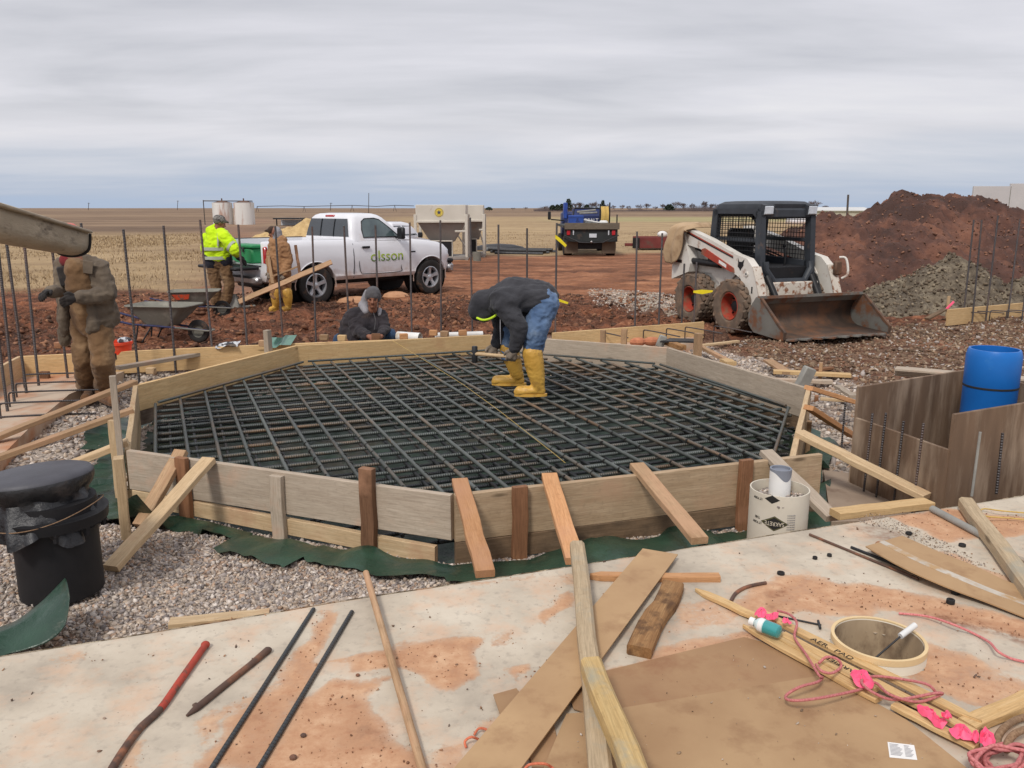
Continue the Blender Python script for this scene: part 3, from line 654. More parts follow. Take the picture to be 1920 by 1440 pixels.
# ================================================================ the octagonal form
def face_pt(i, u, off=0.0, z=ZT):      # where the photo column u crosses side i of the form, moved outward by off
    a, c = OCT[i], OCT[(i+1) % 8]; k = (u-960)/FPX
    fa = a.x-k*(a.y*math.cos(TH)-(z-CAMH)*math.sin(TH)); fc = c.x-k*(c.y*math.cos(TH)-(z-CAMH)*math.sin(TH))
    s = fa/(fa-fc); p = a+(c-a)*s; n = Vector((c.y-a.y, a.x-c.x, 0)).normalized()
    if n.dot(p-OC) < 0: n = -n
    p = p+n*off; p.z = z; return p
def side_n(i):
    a, c = OCT[i], OCT[(i+1) % 8]; n = Vector((c.y-a.y, a.x-c.x, 0)).normalized(); return n if n.dot((a+c)/2-OC) > 0 else -n
form = thing('octagonal_form', 'large octagonal wooden formwork of boards set on edge around the rebar mat', 'formwork', (OC.x, OC.y, -.34))
bm_ = [('grey_wood', 'pine_pale'), ('tan_board', 'dark_plank'), ('pine_pale', 'dark_plank'), ('grey_wood', 'dark_plank'), ('grey_wood', 'dark_plank'), ('pine', 'ply'), ('pine', 'ply'), ('pine_pale', 'pine_pale')]
ext = {0: (0, .0), 1: (.0, .22), 2: (.0, .0), 3: (.02, 0), 4: (0, .0), 5: (0, 0), 6: (.0, .0), 7: (0, .0)}
for i in range(8):
    a, c = OCT[i].copy(), OCT[(i+1) % 8].copy(); dr = (c-a).normalized(); n = side_n(i); T = .038
    a -= dr*ext[i][0]; c += dr*ext[i][1]; e = .016
    if i % 2 == 0: a += dr*.0; c -= dr*.0
    up = .26 if i in (0,) else .235 if i in (5, 6) else .27
    h1 = ZT-up/2; mid = lambda q, z: Vector((q.x, q.y, z))+n*(T/2)
    lumber('board', mid(a, h1), mid(c, h1), T, up, M[bm_[i][0]], parent=form, jit=.003)
    h2 = .10 if i == 0 else .13
    a2, c2 = (a, c) if i else (a+dr*.02, c-dr*.10)
    z2 = ZT-up-h2/2-.002
    lumber('lower_board', mid(a2, z2)+n*.004, mid(c2, z2-(.05 if i == 0 else 0))+n*.004, T, h2, M[bm_[i][1]], parent=form, jit=.003)
# ---------------------------------------------------------------- reinforcing mats
DD = Vector((math.cos(R(-67.3)), math.sin(R(-67.3)), 0)); DN = Vector((-DD.y, DD.x, 0))
def clip_oct(p, d, inset):
    lo, hi = -99, 99
    for i in range(8):
        n = side_n(i); q = OCT[i]; k = n.dot(Vector((q.x, q.y, 0)))-inset; a = n.dot(d); s = k-n.dot(p)
        if abs(a) < 1e-6:
            if s < 0: return None
        elif a > 0: hi = min(hi, s/a)
        else: lo = max(lo, s/a)
    return (lo, hi) if hi-lo > .25 else None
def rebar_layer(root, nm, d, n, z, off0, mt, r, inset):
    base = Vector((0, 0, 0)); c0 = n.dot(Vector((OC.x, OC.y, 0))); k0 = int((c0-off0-3)/.2033)
    for k in range(k0, k0+32):
        o = off0+.2033*k+random.uniform(-.012, .012); s = clip_oct(n*o, d, inset)
        if not s: continue
        lo, hi = s[0]+random.uniform(0, .06), s[1]-random.uniform(0, .06); j = random.uniform(-.012, .012)
        p, q = n*(o-j)+d*lo, n*(o+j)+d*hi; p.z = q.z = z
        rod(nm, p, q, r, mt, parent=root)
ZM = -.105
up_mat = thing('rebar_mat', 'upper grid of steel reinforcing bars filling the octagonal form', 'rebar mat', (OC.x, OC.y, ZM))
rebar_layer(up_mat, 'bar', DD, DN, ZM, .05, M['rebar'], .0135, .10)
rebar_layer(up_mat, 'cross_bar', DN, DD, ZM-.027, .09, M['rebar'], .0135, .10)
for i in range(8):
    a, c = OCT[i], OCT[(i+1) % 8]; n = side_n(i); dr = (c-a).normalized()
    p, q = a-n*.13+dr*.09, c-n*.13-dr*.09; p.z = q.z = ZM+.022; rod('edge_bar', p, q, .0125, M['rebar'], parent=up_mat)
mb = MB()
for k in range(-30, 60):
    for j in range(-30, 60):
        p = DN*(.05+.2033*k)+DD*(.09+.2033*j)
        if all(side_n(i).dot(p-Vector((OCT[i].x, OCT[i].y, 0))) < -.16 for i in range(8)) and random.random() < .8:
            p.z = ZM; q = DD*.006+DN*random.uniform(-.003, .003); mb.tube([p-q, p+q], .0165, 6)
ti = obj('wire_ties', mb, M['ink']); wp(ti, up_mat); ti['kind'] = 'stuff'
low_mat = thing('rebar_mat', 'lower rebar grid seen through the gaps, lying just above the green plastic', 'rebar mat', (OC.x, OC.y, -.3))
rebar_layer(low_mat, 'bar', DD, DN, -.255, .13, M['rebar_low'], .0125, .06)
rebar_layer(low_mat, 'cross_bar', DN, DD, -.28, .19, M['rebar_low'], .0125, .06)
# ---------------------------------------------------------------- vapour barrier under the form
n_s, rr = 800, [0, .35, .6, .8, .92, .985, 1.0]; VS = []; per = []
for i in range(8):
    for j in range(n_s//8): per.append((i, j/(n_s//8)))
fl = {0: .46, 1: .72, 2: .34, 3: .10, 4: .08, 5: .10, 6: .15, 7: .55}
mb = MB(); k = len(per); out = [.25, .5, .75, 1]
rows = []
for ri, s in enumerate(rr):
    row = []
    for i, f in per:
        p = OCT[i]+(OCT[(i+1) % 8]-OCT[i])*f; q = OC+(p-OC)*(s*.998)
        row.append((q.x, q.y, -.372+.012*float(fbm(q.x*4, q.y*4, 1, 3))))
    rows.append(row)
for oi, s in enumerate(out):
    row = []
    for i, f in per:
        p = OCT[i]+(OCT[(i+1) % 8]-OCT[i])*f; n = side_n(i); a = f*2.2
        g = .5-.5*math.cos(min(1, f*4, (1-f)*4)*math.pi); nb = side_n((i+1) % 8 if f > .5 else i-1); n2 = (n*(.5+.5*g)+nb*(.5-.5*g)).normalized()
        nbw = fl[(i+1) % 8 if f > .5 else (i-1) % 8]; w = fl[i]*(.5+.5*g)+nbw*(.5-.5*g)
        sg_ = random.Random(int(i*40+math.floor(f*4.6+i*.37))); wk = sg_.uniform(.45, 1.05); ck = sg_.choice((0, 0, .5, 1)); loc = (f*4.6+i*.37) % 1; w *= wk*(.9+.25*float(vnoise(p.x*3, p.y*3, 4))+.1*float(vnoise(p.x*11, p.y*11, 4))); w = max(.05, w)
        q = p+n2*(.04+w*s); curl = max(0, float(vnoise(p.x*2.1+5, p.y*2.1, 9)))
        z = float(gz(q.x, q.y))+.034+.012*(1-abs(float(vnoise(q.x*8, q.y*8, 3)))*2)*s+(.2 if i in (0, 1) else .07)*ck*loc*loc*s**1.5+.10*max(0, float(vnoise(p.x*4+9, p.y*4, 2)))*(1-s)
        if s == .25: z = max(z, -.34)
        row.append((q.x, q.y, z))
    rows.append(row)
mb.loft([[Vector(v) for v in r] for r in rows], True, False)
mb.m = [1 if i < (len(rr)-1)*k else 0 for i in range(len(mb.f))]  # faces inside the form take the green with the mat's shade painted in
tag(obj('green_plastic_sheet', mb, [M['green_poly'], M['green_mud_shade']], smooth=60), 'crumpled dark green plastic sheet under the octagonal form, its edges poking out', 'plastic sheet')
# ---------------------------------------------------------------- stakes around the form
def stake(u, vt, i, m, label, w=.085, t=.038, zb=-.45, off=.062, lean=0, group='wooden stakes holding the form'):
    p = face_pt(i, u, off, ZT); zt = W(u, vt, p.y).z; dr = (OCT[(i+1) % 8]-OCT[i]).normalized()
    return lumber('wooden_stake', Vector((p.x, p.y, zb))+dr*lean, Vector((p.x, p.y, zt)), w, t, M[m], label, 'stake', up=side_n(i), group=group)
stake(530, 892, 0, 'grey_wood', 'grey weathered stake nailed flush to the front left board of the form')
stake(700, 878, 0, 'brown_stake', 'dark brown stake standing proud of the front board, left of the front corner', t=.05)
stake(354, 858, 0, 'red_stake', 'reddish stake between the two braces on the front left board')
stake(968, 912, 1, 'red_stake', 'brown stake on the front right board just right of the front corner')
stake(1388, 862, 1, 'red_stake', 'reddish brown stake at the right end of the front board, by the printed tube')
stake(238, 858, 7, 'pine_pale', 'pale muddy stake hugging the left front corner of the form', t=.05, off=.03)
q = P(226, 932, -.25); lumber('wooden_stake', q, (q.x, q.y, W(225, 788, q.y).z), .05, .04, M['pine_pale'], 'thin pale stake standing free beside the left front corner of the form', 'stake', up=(0, 1, 0), group='wooden stakes holding the form')
stake(245, 705, 7, 'grey_wood', 'grey stake at the left back corner of the form by the standing man', w=.05)
stake(1531, 680, 2, 'stake', 'slim stake at the right corner of the form beside the leaning concrete block', w=.06, off=.06)
stake(1524, 742, 2, 'red_stake', 'stake behind the right side board with green plastic wrapped at its foot', off=.06)
stake(1505, 790, 2, 'stake', 'short stake on the right side of the form above the long brace', w=.06)
stake(512, 619, 6, 'grey_wood', 'square grey stake rising behind the yellow back left board', w=.07, t=.06)
stake(1127, 619, 4, 'stake', 'stake behind the back board of the form, left of a matching pair', w=.06)
stake(1167, 617, 4, 'stake', 'stake behind the back board of the form, right of a matching pair', w=.065)
stake(1298, 625, 3, 'stake', 'stake behind the back right board in front of the skid steer', w=.08, t=.06)
stake(495, 690, 6, 'stake', 'low stake end against the back left board', w=.06) if 0 else None
# ---------------------------------------------------------------- braces (kickers)
def brace(t0, b0, zb, m, label, w=.089, t=.038, zt=ZT+.02, up=(0, 0, 1), off=None):
    return lumber('wooden_brace', P(*t0, zt), P(*b0, zb), w, t, M[m], label, 'brace', up=up, group='diagonal braces propping the form')
brace((340, 846), (262, 986), -.24, 'stake', 'left one of two crossed braces on the front left board, brown and mud stained')
brace((392, 862), (208, 1066), -.22, 'pine_pale', 'long pale brace crossing its neighbour down to the gravel beside the black riser')
brace((862, 902), (910, 1076), -.03, 'orange_wood', 'mud caked orange brace leaning on the front corner of the form')
brace((1030, 892), (1078, 1052), -.03, 'orange_wood', 'clean orange brace ending at the tip of the long grey timber')
brace((1194, 873), (1312, 1014), .0, 'stake', 'brace on the front right board with a whitish lower half resting on the slab')
brace((1436, 848), (1562, 972), -.08, 'grey_wood', 'brace passing behind the printed cardboard tube to the slab edge')
brace((1498, 812), (1738, 932), -.1, 'pine_pale', 'long pale brace from the right corner down to the foot of the plywood box', w=.1)
brace((1516, 764), (1600, 818), -.22, 'orange_wood', 'short brace on the right side board, middle of three')
brace((1516, 727), (1640, 765), -.2, 'orange_wood', 'uppermost brace on the right side, reaching to the plywood box')
brace((254, 716), (-70, 846), -.22, 'stake', 'upper of three long braces running off the left side of the form')
brace((250, 768), (-90, 890), -.22, 'stake', 'middle of three long braces running off the left side of the form')
brace((240, 828), (-90, 960), -.24, 'pine_pale', 'lowest brace off the left side, passing behind the black riser')
# ---------------------------------------------------------------- outer edge forms
def eform(p0, p1, top, hgt, m, label):
    a, c = Vector((p0.x, p0.y, top-hgt/2)), Vector((p1.x, p1.y, top-hgt/2))
    lumber('edge_board', a, c, .038, hgt, M[m], label, 'board', jit=.002)
a, c = P(36, 668, .02), P(520, 645, .02); eform(a, c, .02, .25, 'pine', 'long yellow form board on edge behind the standing man and the orange bucket')
eform(P(500, 646, .0), P(905, 630, .0), .0, .2, 'pine', 'form board on edge behind the crouching man, half hidden by the octagon')
a = P(36, 668, .02); c = P(-120, 748, .02); eform(a, c, .02, .25, 'pine_pale', 'form board at the left frame edge turning the corner of the footing')
eform(P(1036, 624, .0), P(1319, 603, .0), .0, .24, 'pine', 'yellow form board on edge in front of the skid steer rear wheel')
eform(P(1778, 580, -.02), P(2050, 556, -.02), -.02, .27, 'pine', 'yellow form board on edge in front of the grey soil heap at far right')
# ---------------------------------------------------------------- upright bars in the footing
UP = [(14, 440, 770, 'frame edge, leftmost of the row beside the concrete chute'), (26, 432, 752, 'left side, second of the row under the chute'), (50, 428, 736, 'left side, third of the row under the chute'), (72, 426, 722, 'left side, fourth of the row, nearest the standing man'), (127, 430, 708, 'behind the standing man in the tan jacket'), (183, 418, 700, 'just right of the end of the concrete chute'),
 (260, 430, 700, 'in front of the near wheelbarrow tub'), (329, 423, 690, 'in front of the near wheelbarrow wheel'), (399, 412, 662, 'in front of the man in the yellow jacket'), (464, 421, 655, 'in front of the green box in the truck bed'), (531, 424, 645, 'in front of the man in tan overalls'), (592, 425, 640, 'in front of the rear truck tyre'), (656, 424, 640, 'left of the crouching man, across the truck bed side'), (710, 422, 640, 'behind the crouching man, across the truck door'),
 (772, 417, 630, 'right of the truck door lettering'), (827, 413, 626, 'at the nose of the white truck'), (886, 408, 626, 'left of the bent over man, below the hopper'), (935, 421, 634, 'just above the head of the bent over man'), (988, 428, 634, 'above the back of the bent over man'), (1041, 418, 637, 'with a yellow tape tied near its top, by the flatbed truck'),
 (1190, 434, 634, 'left one of two between flatbed and skid steer'), (1234, 437, 632, 'right one of two between flatbed and skid steer'), (1277, 494, 630, 'in front of the rear wheel of the skid steer'), (1300, 492, 628, 'with a yellow flag, against the skid steer wheel'),
 (1806, 412, 597, 'right side heap, first of the row'), (1824, 412, 598, 'right side heap, second of the row'), (1849, 404, 595, 'right side heap, third of the row'), (1890, 410, 592, 'right side heap, fourth of the row'), (1917, 440, 592, 'right frame edge in front of the heap')]
for u, vt, vb, lab in UP:
    p = P(u, vb, -.2); tp = Vector((p.x+random.uniform(-.03, .03), p.y+random.uniform(-.03, .03), W(u, vt, p.y).z)); p.z = -.4
    rod('upright_rebar', p, tp, .0135, M['rebar_up'], 'tall upright steel bar '+lab, 'rebar', group='upright bars in the footing')
def hook(p, dr, ln, lab, h=.13):
    p = Vector(p); b_ = p.copy(); b_.z = -.3; t_ = p+Vector((0, 0, h))
    q = [b_, t_-Vector((0, 0, .03)), t_+dr*.012-Vector((0, 0, .008)), t_+dr*.04, t_+dr*ln*.5+Vector((0, 0, -.01)), t_+dr*ln+Vector((0, 0, -.03))]
    cord('hooked_dowel', q, .0085, M['rebar_up'], lab, 'rebar dowel', n=8, k=3, group='hooked dowels along the footing')
for j, (u, v) in enumerate([(46, 726), (32, 744), (19, 762), (2, 784), (-8, 812)]): hook(P(u, v, -.2), E1, .75, 'hooked bar over the left footing, number %s from the corner' % ['one', 'two', 'three', 'four', 'five'][j])
for u, v, w_ in [(1112, 642, 'beside the small printed tube'), (1206, 640, 'left of the brick pieces'), (1249, 637, 'between two uprights by the skid steer'), (1284, 634, 'in front of the skid steer rear wheel'), (1338, 632, 'in front of the skid steer front wheel')]: hook(P(u, v, -.2), (-E2*.8+E1*.35).normalized(), .6, 'hooked bar on the back footing '+w_, .16)
for j, u in enumerate((1791, 1823, 1855, 1886)): hook(P(u, 602-j, -.25), (E1*.9-E2*.4).normalized(), .5, 'hooked bar before the far right form board, %s from its left end' % ['first', 'second', 'third', 'fourth'][j], .16)
hook(P(242, 690, -.2), -E1, .3, 'hooked bar poking up just right of the orange bucket', .16); hook(P(308, 682, -.2), -E1, .25, 'hooked bar behind the loose grey batten at left', .16)
# yellow flags
mb = MB().prism([(-.0, -.0), (.13, -.02), (.27, .01), (.28, .035), (.12, .045), (0, .03)], 1, -.004, .004)
tag(obj('yellow_flag', mb, M['yellow_tape'], None, Matrix.Translation(W(1300, 549, P(1300, 628, -.2).y-.03))), 'short yellow tape flag on an upright bar in front of the skid steer wheel', 'flag')
mb = MB().prism([(-.0, -.0), (.06, -.05), (.14, -.12), (.16, -.09), (.07, .0), (0, .05)], 1, -.004, .004)
tag(obj('yellow_flag', mb, M['yellow_tape'], None, Matrix.Translation(W(1041, 447, P(1041, 637, -.2).y-.03))), 'yellow tape tied round the upright bar near the flatbed truck', 'flag')
q = W(1040, 563, 12.6); mb = MB().prism([(0, 0), (.2, -.06), (.21, -.03), (.01, .04)], 1, -.004, .004)
tag(obj('yellow_flag', mb, M['yellow_tape'], None, Matrix.Translation(q)), 'yellow printed tape strip stretching behind the bent over man', 'flag')
# ---------------------------------------------------------------- black riser with taped plastic cover
rp = P(118, 1105, -.22); rz = -.22
ris = thing('pipe_riser', 'black capped pipe riser wrapped in plastic standing in the gravel at left', 'pipe riser', (rp.x, rp.y, rz))
mb = MB().lathe([(.0, .0), (.185, .0), (.185, .36), (.18, .365), (.235, .36), (.24, .41), (.19, .415), (.19, .47), (.0, .47)], 40); obj('pipe', mb, M['black_iron'], ris)
for j in range(10):
    a = j*2*math.pi/10+.2; mb = MB().lathe([(0, -.03), (.014, -.03), (.014, 0), (.02, 0), (.02, .018), (0, .018)], 6, (.215*math.cos(a), .215*math.sin(a), .35)); obj('bolt', mb, M['black_iron'], ris)
prof = [(.0, .612), (.1, .613), (.22, .607), (.255, .596), (.268, .578), (.266, .55), (.25, .525), (.225, .5), (.235, .47), (.25, .44), (.268, .40), (.285, .36), (.29, .335)]
secs = []; nn = 90
for r_, z_ in prof:
    row = []
    for j in range(nn):
        a = 2*math.pi*j/nn; lo = max(0, (.57-z_)/.2); q = 1+lo*.16*(.5-abs(float(vnoise(math.cos(a)*3.4, math.sin(a)*3.4, z_*9+2)))*1.6)+lo*.05*math.sin(a*17+z_*9)*min(1, lo)
        zz = z_-lo*.07*float(vnoise(math.cos(a)*2.2+7, math.sin(a)*2.2, 1)+.2)
        row.append(Vector((r_*q*math.cos(a)*1.06, r_*q*math.sin(a)*1.06, zz+.05*.26*math.cos(a)*0+.06*r_*math.sin(a)*0)))
    secs.append(row)
mb = MB().loft(secs, True, False); lid = obj('plastic_cover', mb, [M['black_poly'], M['lid_poly']], ris, smooth=60)
for p in lid.data.polygons:
    if p.center.z > .57: p.material_index = 1
lid.rotation_euler = (R(-3), R(-4.5), 0); lid.scale = (.88, .88, 1.0); lid.location = (-.035, 0, -.01)
cord('tie_string', [(rp.x-.03+.232*math.cos(a)*1.06, rp.y+.232*math.sin(a)*1.06, rz+.39+.02*math.sin(a*2+1)-.02*math.sin(a)+.05*math.cos(a)) for a in [2*math.pi*j/24 for j in range(24)]], .0026, M['brown_rope'], parent=ris, k=3, closed=True)
# green scrap of plastic in front of the riser
px = [((-60, 1250), .0), ((-20, 1190), .0), ((30, 1165), .02), ((75, 1125), .05), ((112, 1092), .12), ((122, 1085), .16), ((131, 1120), .12), ((131, 1160), .05), ((112, 1190), .0), ((70, 1215), .0), ((0, 1248), .0), ((-60, 1275), 0)]
top = [(-60, 1250, .0), (-20, 1188, .01), (30, 1163, .02), (75, 1128, .07), (110, 1095, .13), (121, 1083, .17)]
bot = [(-60, 1290, .0), (0, 1232, .0), (45, 1220, .0), (90, 1205, .015), (122, 1172, .06), (131, 1120, .14)]
rows = []
for s in range(6):
    row = []
    for (u1, v1, h1), (u2, v2, h2) in zip(top, bot):
        f = s/5; u, v, h = u1+(u2-u1)*f, v1+(v2-v1)*f, h1+(h2-h1)*f; q = P(u, v, -.17+h); q.z += .03*math.sin(f*math.pi)+.008*float(vnoise(u*.05, v*.05, 3)); row.append(q)
    rows.append([Vector(q) for q in row])
def smooth_rows(rows, k=4):
    rows = [catmull(r, k) for r in rows]; return [list(q) for q in zip(*[catmull(list(c), k) for c in zip(*rows)])]
mb = MB().loft(smooth_rows(rows), False, False); o = obj('plastic_scrap', mb, M['green_poly'], smooth=80); md = o.modifiers.new('s', 'SOLIDIFY'); md.thickness = .002
tag(o, 'curled offcut of green plastic in front of the black riser', 'plastic scrap')
# ---------------------------------------------------------------- cardboard form tube with white pipe
def bent_text(s, size, radius, ang, z, m, parent, flip=False, name='lettering', sx=1.0):
    me = text_mesh(s, size, .0006, (sx, 1)); bm = bmesh.new(); bm.from_mesh(me)
    bmesh.ops.triangulate(bm, faces=bm.faces)
    for v in bm.verts:
        x, y, zz = v.co
        if flip: x, y = -x, -y
        a = ang+x/radius; v.co = (math.cos(a)*(radius+.0015+zz), math.sin(a)*(radius+.0015+zz), z+y)
    bm.to_mesh(me); bm.free(); return link(name, me, m, parent)
tp = P(1457, 988, -.12); TR = .157; ty = W(1457, 921, tp.y).z+.02-tp.z
tub = thing('form_tube', 'printed cardboard form tube with gravel and a white pipe inside, at the slab edge', 'form tube', tuple(tp))
mb = MB().lathe([(TR, -.2), (TR, ty), (TR-.007, ty), (TR-.007, -.2)], 56); obj('shell', mb, M['card'], tub)
fc = math.atan2(-tp.y, -tp.x)
dm = [(0, .042), (.075, 0), (0, -.042), (-.075, 0)]
def bent_poly(poly, rad, ang, z, m, name, parent, n=16, sc=1.0):
    mb = MB(); rows = []
    for i in range(n+1):
        x = -.075+.15*i/n; h = .042*(1-abs(x)/.075); rows.append((x*sc, h*sc))
    vs = []
    for x, h in rows:
        a = ang+x/rad; vs += [(math.cos(a)*rad, math.sin(a)*rad, z+h), (math.cos(a)*rad, math.sin(a)*rad, z-h)]
    mb.add(vs, [(2*i, 2*i+1, 2*i+3, 2*i+2) for i in range(n)]); return obj(name, mb, m, parent, smooth=80)
zl = W(1440, 983, tp.y-.15).z-tp.z
bent_poly(dm, TR+.0006, fc-.10, zl, M['ink'], 'emblem', tub); bent_poly(dm, TR+.0010, fc-.10, zl, M['olive_ink'], 'emblem_line', tub, sc=.92); bent_poly(dm, TR+.0014, fc-.10, zl, M['ink'], 'emblem_field', tub, sc=.85)
bent_text('SAKRETE', .032, TR+.0012, fc-.10, zl, M['cream_ink'], tub, True, sx=.8)
bent_text('12" FORM', .018, TR, fc-.72, zl-.012, M['ink'], tub, True, sx=.8); bent_text('TUBE', .018, TR, fc-.72, zl+.016, M['ink'], tub, True, sx=.8)
bent_poly(dm, TR+.0006, fc-.22, ty-.02, M['ink'], 'emblem', tub, sc=.55); bent_text('12" FORM', .018, TR, fc-.75, ty-.03, M['ink'], tub, True, sx=.8)
for j in range(7): bent_text('lorem'.replace('lorem', '||||| |||| |||||| ||| ||||'), .008, TR, fc+.45, zl+.05-.013*j, M['paper_ink'], tub, True, 'small_print', .8)
rs = np.random.RandomState(3); a_ = rs.uniform(0, 6.28, 260); r_ = TR*.93*np.sqrt(rs.rand(260))
gs = stones('gravel_fill', np.stack([r_*np.cos(a_), r_*np.sin(a_), np.full(260, ty-.06)], -1), rs.uniform(.008, .017, 260), GREY, 4); del gs['kind']; gs.parent = tub
pv = P(1461, 925, tp.z+ty-.05); pvz = W(1461, 878, pv.y).z
pip = thing('pvc_pipe', 'white pipe stub with grey primer rim standing in the printed tube', 'pipe', tuple(pv))
obj('pipe', MB().lathe([(.058, -.15), (.058, pvz-pv.z), (.050, pvz-pv.z), (.050, -.1)], 32), M['white_pvc'], pip)
hh = pvz-pv.z; vs, fs = [], []
for j in range(33):
    a = 2*math.pi*j/32; lo = .012+.05*max(0, math.cos(a-fc-.6))**3; vs += [(.0588*math.cos(a), .0588*math.sin(a), hh+.001), (.0588*math.cos(a), .0588*math.sin(a), hh-lo)]
obj('primer_band', MB().add(vs, [(2*j, 2*j+1, 2*j+3, 2*j+2) for j in range(32)]).lathe([(.0588, hh+.001), (.049, hh+.001), (.049, hh-.06)], 32).lathe([(.05, hh-.012), (0.0, hh-.012)], 24), M['grey_glue'], pip, smooth=60)
M['card_dirty'] = mat('stained_cardboard', S(186, 166, 138), S(150, 128, 102), 6, .85, .2, 40, .003, c3=S(112, 92, 74), s3=9, t3=(.46, .62), stretch=(1, 1, .5), var=0)
# ---------------------------------------------------------------- tube in the slab, with a tool in it
tb = thing('form_tube', 'cardboard form tube cast into the slab, muddy rim just above the concrete', 'form tube', tuple(TUBE))
obj('shell', MB().lathe([(.163, -.35), (.163, .05), (.160, .056), (.154, .056), (.152, .05), (.152, -.3), (0, -.3)], 64), M['card'], tb)
obj('inner_wall', MB().lathe([(.1515, .048), (.1515, -.2), (0, -.2)], 64), M['card_dirty'], tb)
obj('rim', MB().lathe([(.1642, .034), (.1642, .0575), (.1525, .0575), (.1525, .045)], 64), M['card_edge'], tb)
a, c = P(1625, 1248, -.03), P(1692, 1190, .08); e = P(1716, 1172, .10)
tl = thing('string_winder', 'thin dark rod with a white sleeve lying across the tube rim', 'tool', tuple(c))
rod('shaft', a, c, .0035, M['dark_steel'], parent=tl); rod('handle', c-(e-c)*.15, e, .011, M['white_pvc'], parent=tl, n=14)
# ---------------------------------------------------------------- plywood box form
bA, bB, bC, bD = Vector((2.33, 5.42, 0)), Vector((2.565, 4.66, 0)), Vector((3.62, 5.18, 0)), Vector((3.42, 6.06, 0))
box = thing('plywood_box', 'open plywood box form, dark and damp, at the right edge of the slab', 'box form', (2.8, 5.2, -.2))
def panel(nm, a, c, z0, z1, m='ply', t=.02, n_=None):
    q, s = Vector((a.x, a.y, (z0+z1)/2)), Vector((c.x, c.y, (z0+z1)/2)); return lumber(nm, q, s, t, z1-z0, M[m], parent=box, jit=.001)
M['ply_v'] = mat('plywood_panel', S(122, 99, 80), S(96, 77, 62), 1.6, .75, .3, 30, .003, c3=S(158, 138, 118), s3=1.3, t3=(.47, .68), stretch=(5, 5, .9), var=.05)
panel('left_panel', bA, bB, -.32, .215, 'ply_v'); panel('front_panel', bB-(bB-bA).normalized()*.0, bC+(bC-bB)*.3, -.2, .43, 'ply_v'); panel('back_panel', bA-(bB-bA).normalized()*.012, bD, -.3, .425, 'ply_v'); panel('right_panel', bD, bC, -.3, .42, 'ply_v')
nb = Vector((-(bB-bA).y, (bB-bA).x, 0)).normalized(); nb = nb if nb.x < 0 else -nb
for u, vt, vb, lab in [(1640, 775, 868, 'first from the left along the plywood box'), (1668, 774, 882, 'second from the left along the plywood box'), (1705, 790, 905, 'third from the left along the plywood box'), (1743, 794, 940, 'fourth along the plywood box, with a pale tie at its foot')]:
    k = (u-1597)/(1787-1597); p = bA+(bB-bA)*k+nb*.045; tz = W(u, vt, p.y).z
    rod('short_rebar', (p.x, p.y, -.3), (p.x+.01, p.y-.005, tz), .007, M['rebar_up'], 'short thin bar '+lab, 'rebar', group='short bars beside the plywood box')
p = P(1577, 848, -.2); rod('short_rebar', p, (p.x, p.y, W(1578, 755, p.y).z), .007, M['rebar_up'], 'short thin bar standing free left of the plywood box', 'rebar', group='short bars beside the plywood box')
for u0, v0, u1, v1, lab in [(1822, 930, 1838, 810, 'pale cement coated bar leaning on the front of the plywood box'), (1868, 926, 1880, 812, 'dark bar leaning on the front of the plywood box')]:
    p = P(u0, v0, -.05); y = p.y+.0; rod('short_rebar', p, W(u1, v1, y), .008, M['rebar_up'] if u0 > 1840 else M['grey_conc'], lab, 'rebar')
# blue pipe
bp = W(1860, 700, 5.47); bz = W(1861, 654, 5.47).z
blu = thing('blue_pipe', 'big blue plastic pipe standing upright in the plywood box', 'pipe', (bp.x, bp.y, -.3)); H_ = bz+.3
obj('barrel', MB().lathe([(.166, 0), (.166, H_-.25), (.168, H_-.245), (.168, H_-.045), (.16, H_-.01), (.155, H_), (.143, H_), (.143, H_-.5)], 56), M['blue_pvc'], blu)
obj('groove', MB().lathe([(.1685, H_-.257), (.1692, H_-.254), (.1692, H_-.246), (.1685, H_-.243)], 56), M['ink'], blu)
for j in range(4): lumber('grey_plank', W(1735, 691+j*3, 6.9+.03*j)-Vector((.25, 0, 0)), W(1830, 703+j*3, 6.5+.03*j)+Vector((.6, -.3, 0)), .14, .02, M['grey_wood'], 'thin grey plank in the stack behind the blue pipe, %s from the top' % ['first', 'second', 'third', 'fourth'][j], 'plank', group='stack of grey planks')
# ---------------------------------------------------------------- loose wood around the form
def scrap(a, c, w, t, m, label, name='scrap_board', z=-.24, up=(0, 0, 1), **k): return lumber(name, P(*a, z), P(*c, z), w, t, M[m], label, 'board', up=up, **k)
scrap((1565, 964), (1742, 944), .09, .04, 'pine', 'yellow batten lying along the slab edge in front of the plywood box', z=-.02, name='batten')
scrap((318, 1170), (505, 1152), .06, .03, 'pine_pale', 'pale batten lying along the left slab edge', z=-.02, name='batten')
scrap((220, 690), (410, 658), .09, .04, 'grey_wood', 'loose grey batten behind the back left board of the form', z=-.06, name='batten')
scrap((1440, 676), (1478, 700), .12, .03, 'stake', 'short brown offcut tilted on the gravel right of the form', z=-.2)
scrap((1480, 700), (1560, 690), .05, .03, 'red_stake', 'bent reddish offcut among scrap wood right of the form', z=-.22)
scrap((1450, 697), (1595, 704), .1, .04, 'pine', 'yellow board lying on the gravel right of the form', z=-.2)
scrap((1440, 712), (1560, 716), .09, .04, 'grey_wood', 'grey board half hidden below the yellow one', z=-.24)
scrap((1310, 648), (1368, 678), .06, .04, 'stake', 'slanting batten resting on gravel behind the back right board', z=-.18, name='batten')
scrap((1312, 648), (1384, 640), .06, .03, 'pine_pale', 'thin batten before the skid steer bucket', z=-.22, name='batten')
scrap((1358, 676), (1372, 682), .12, .05, 'pine', 'small pale block end behind the back right board', z=-.16, name='wood_block')
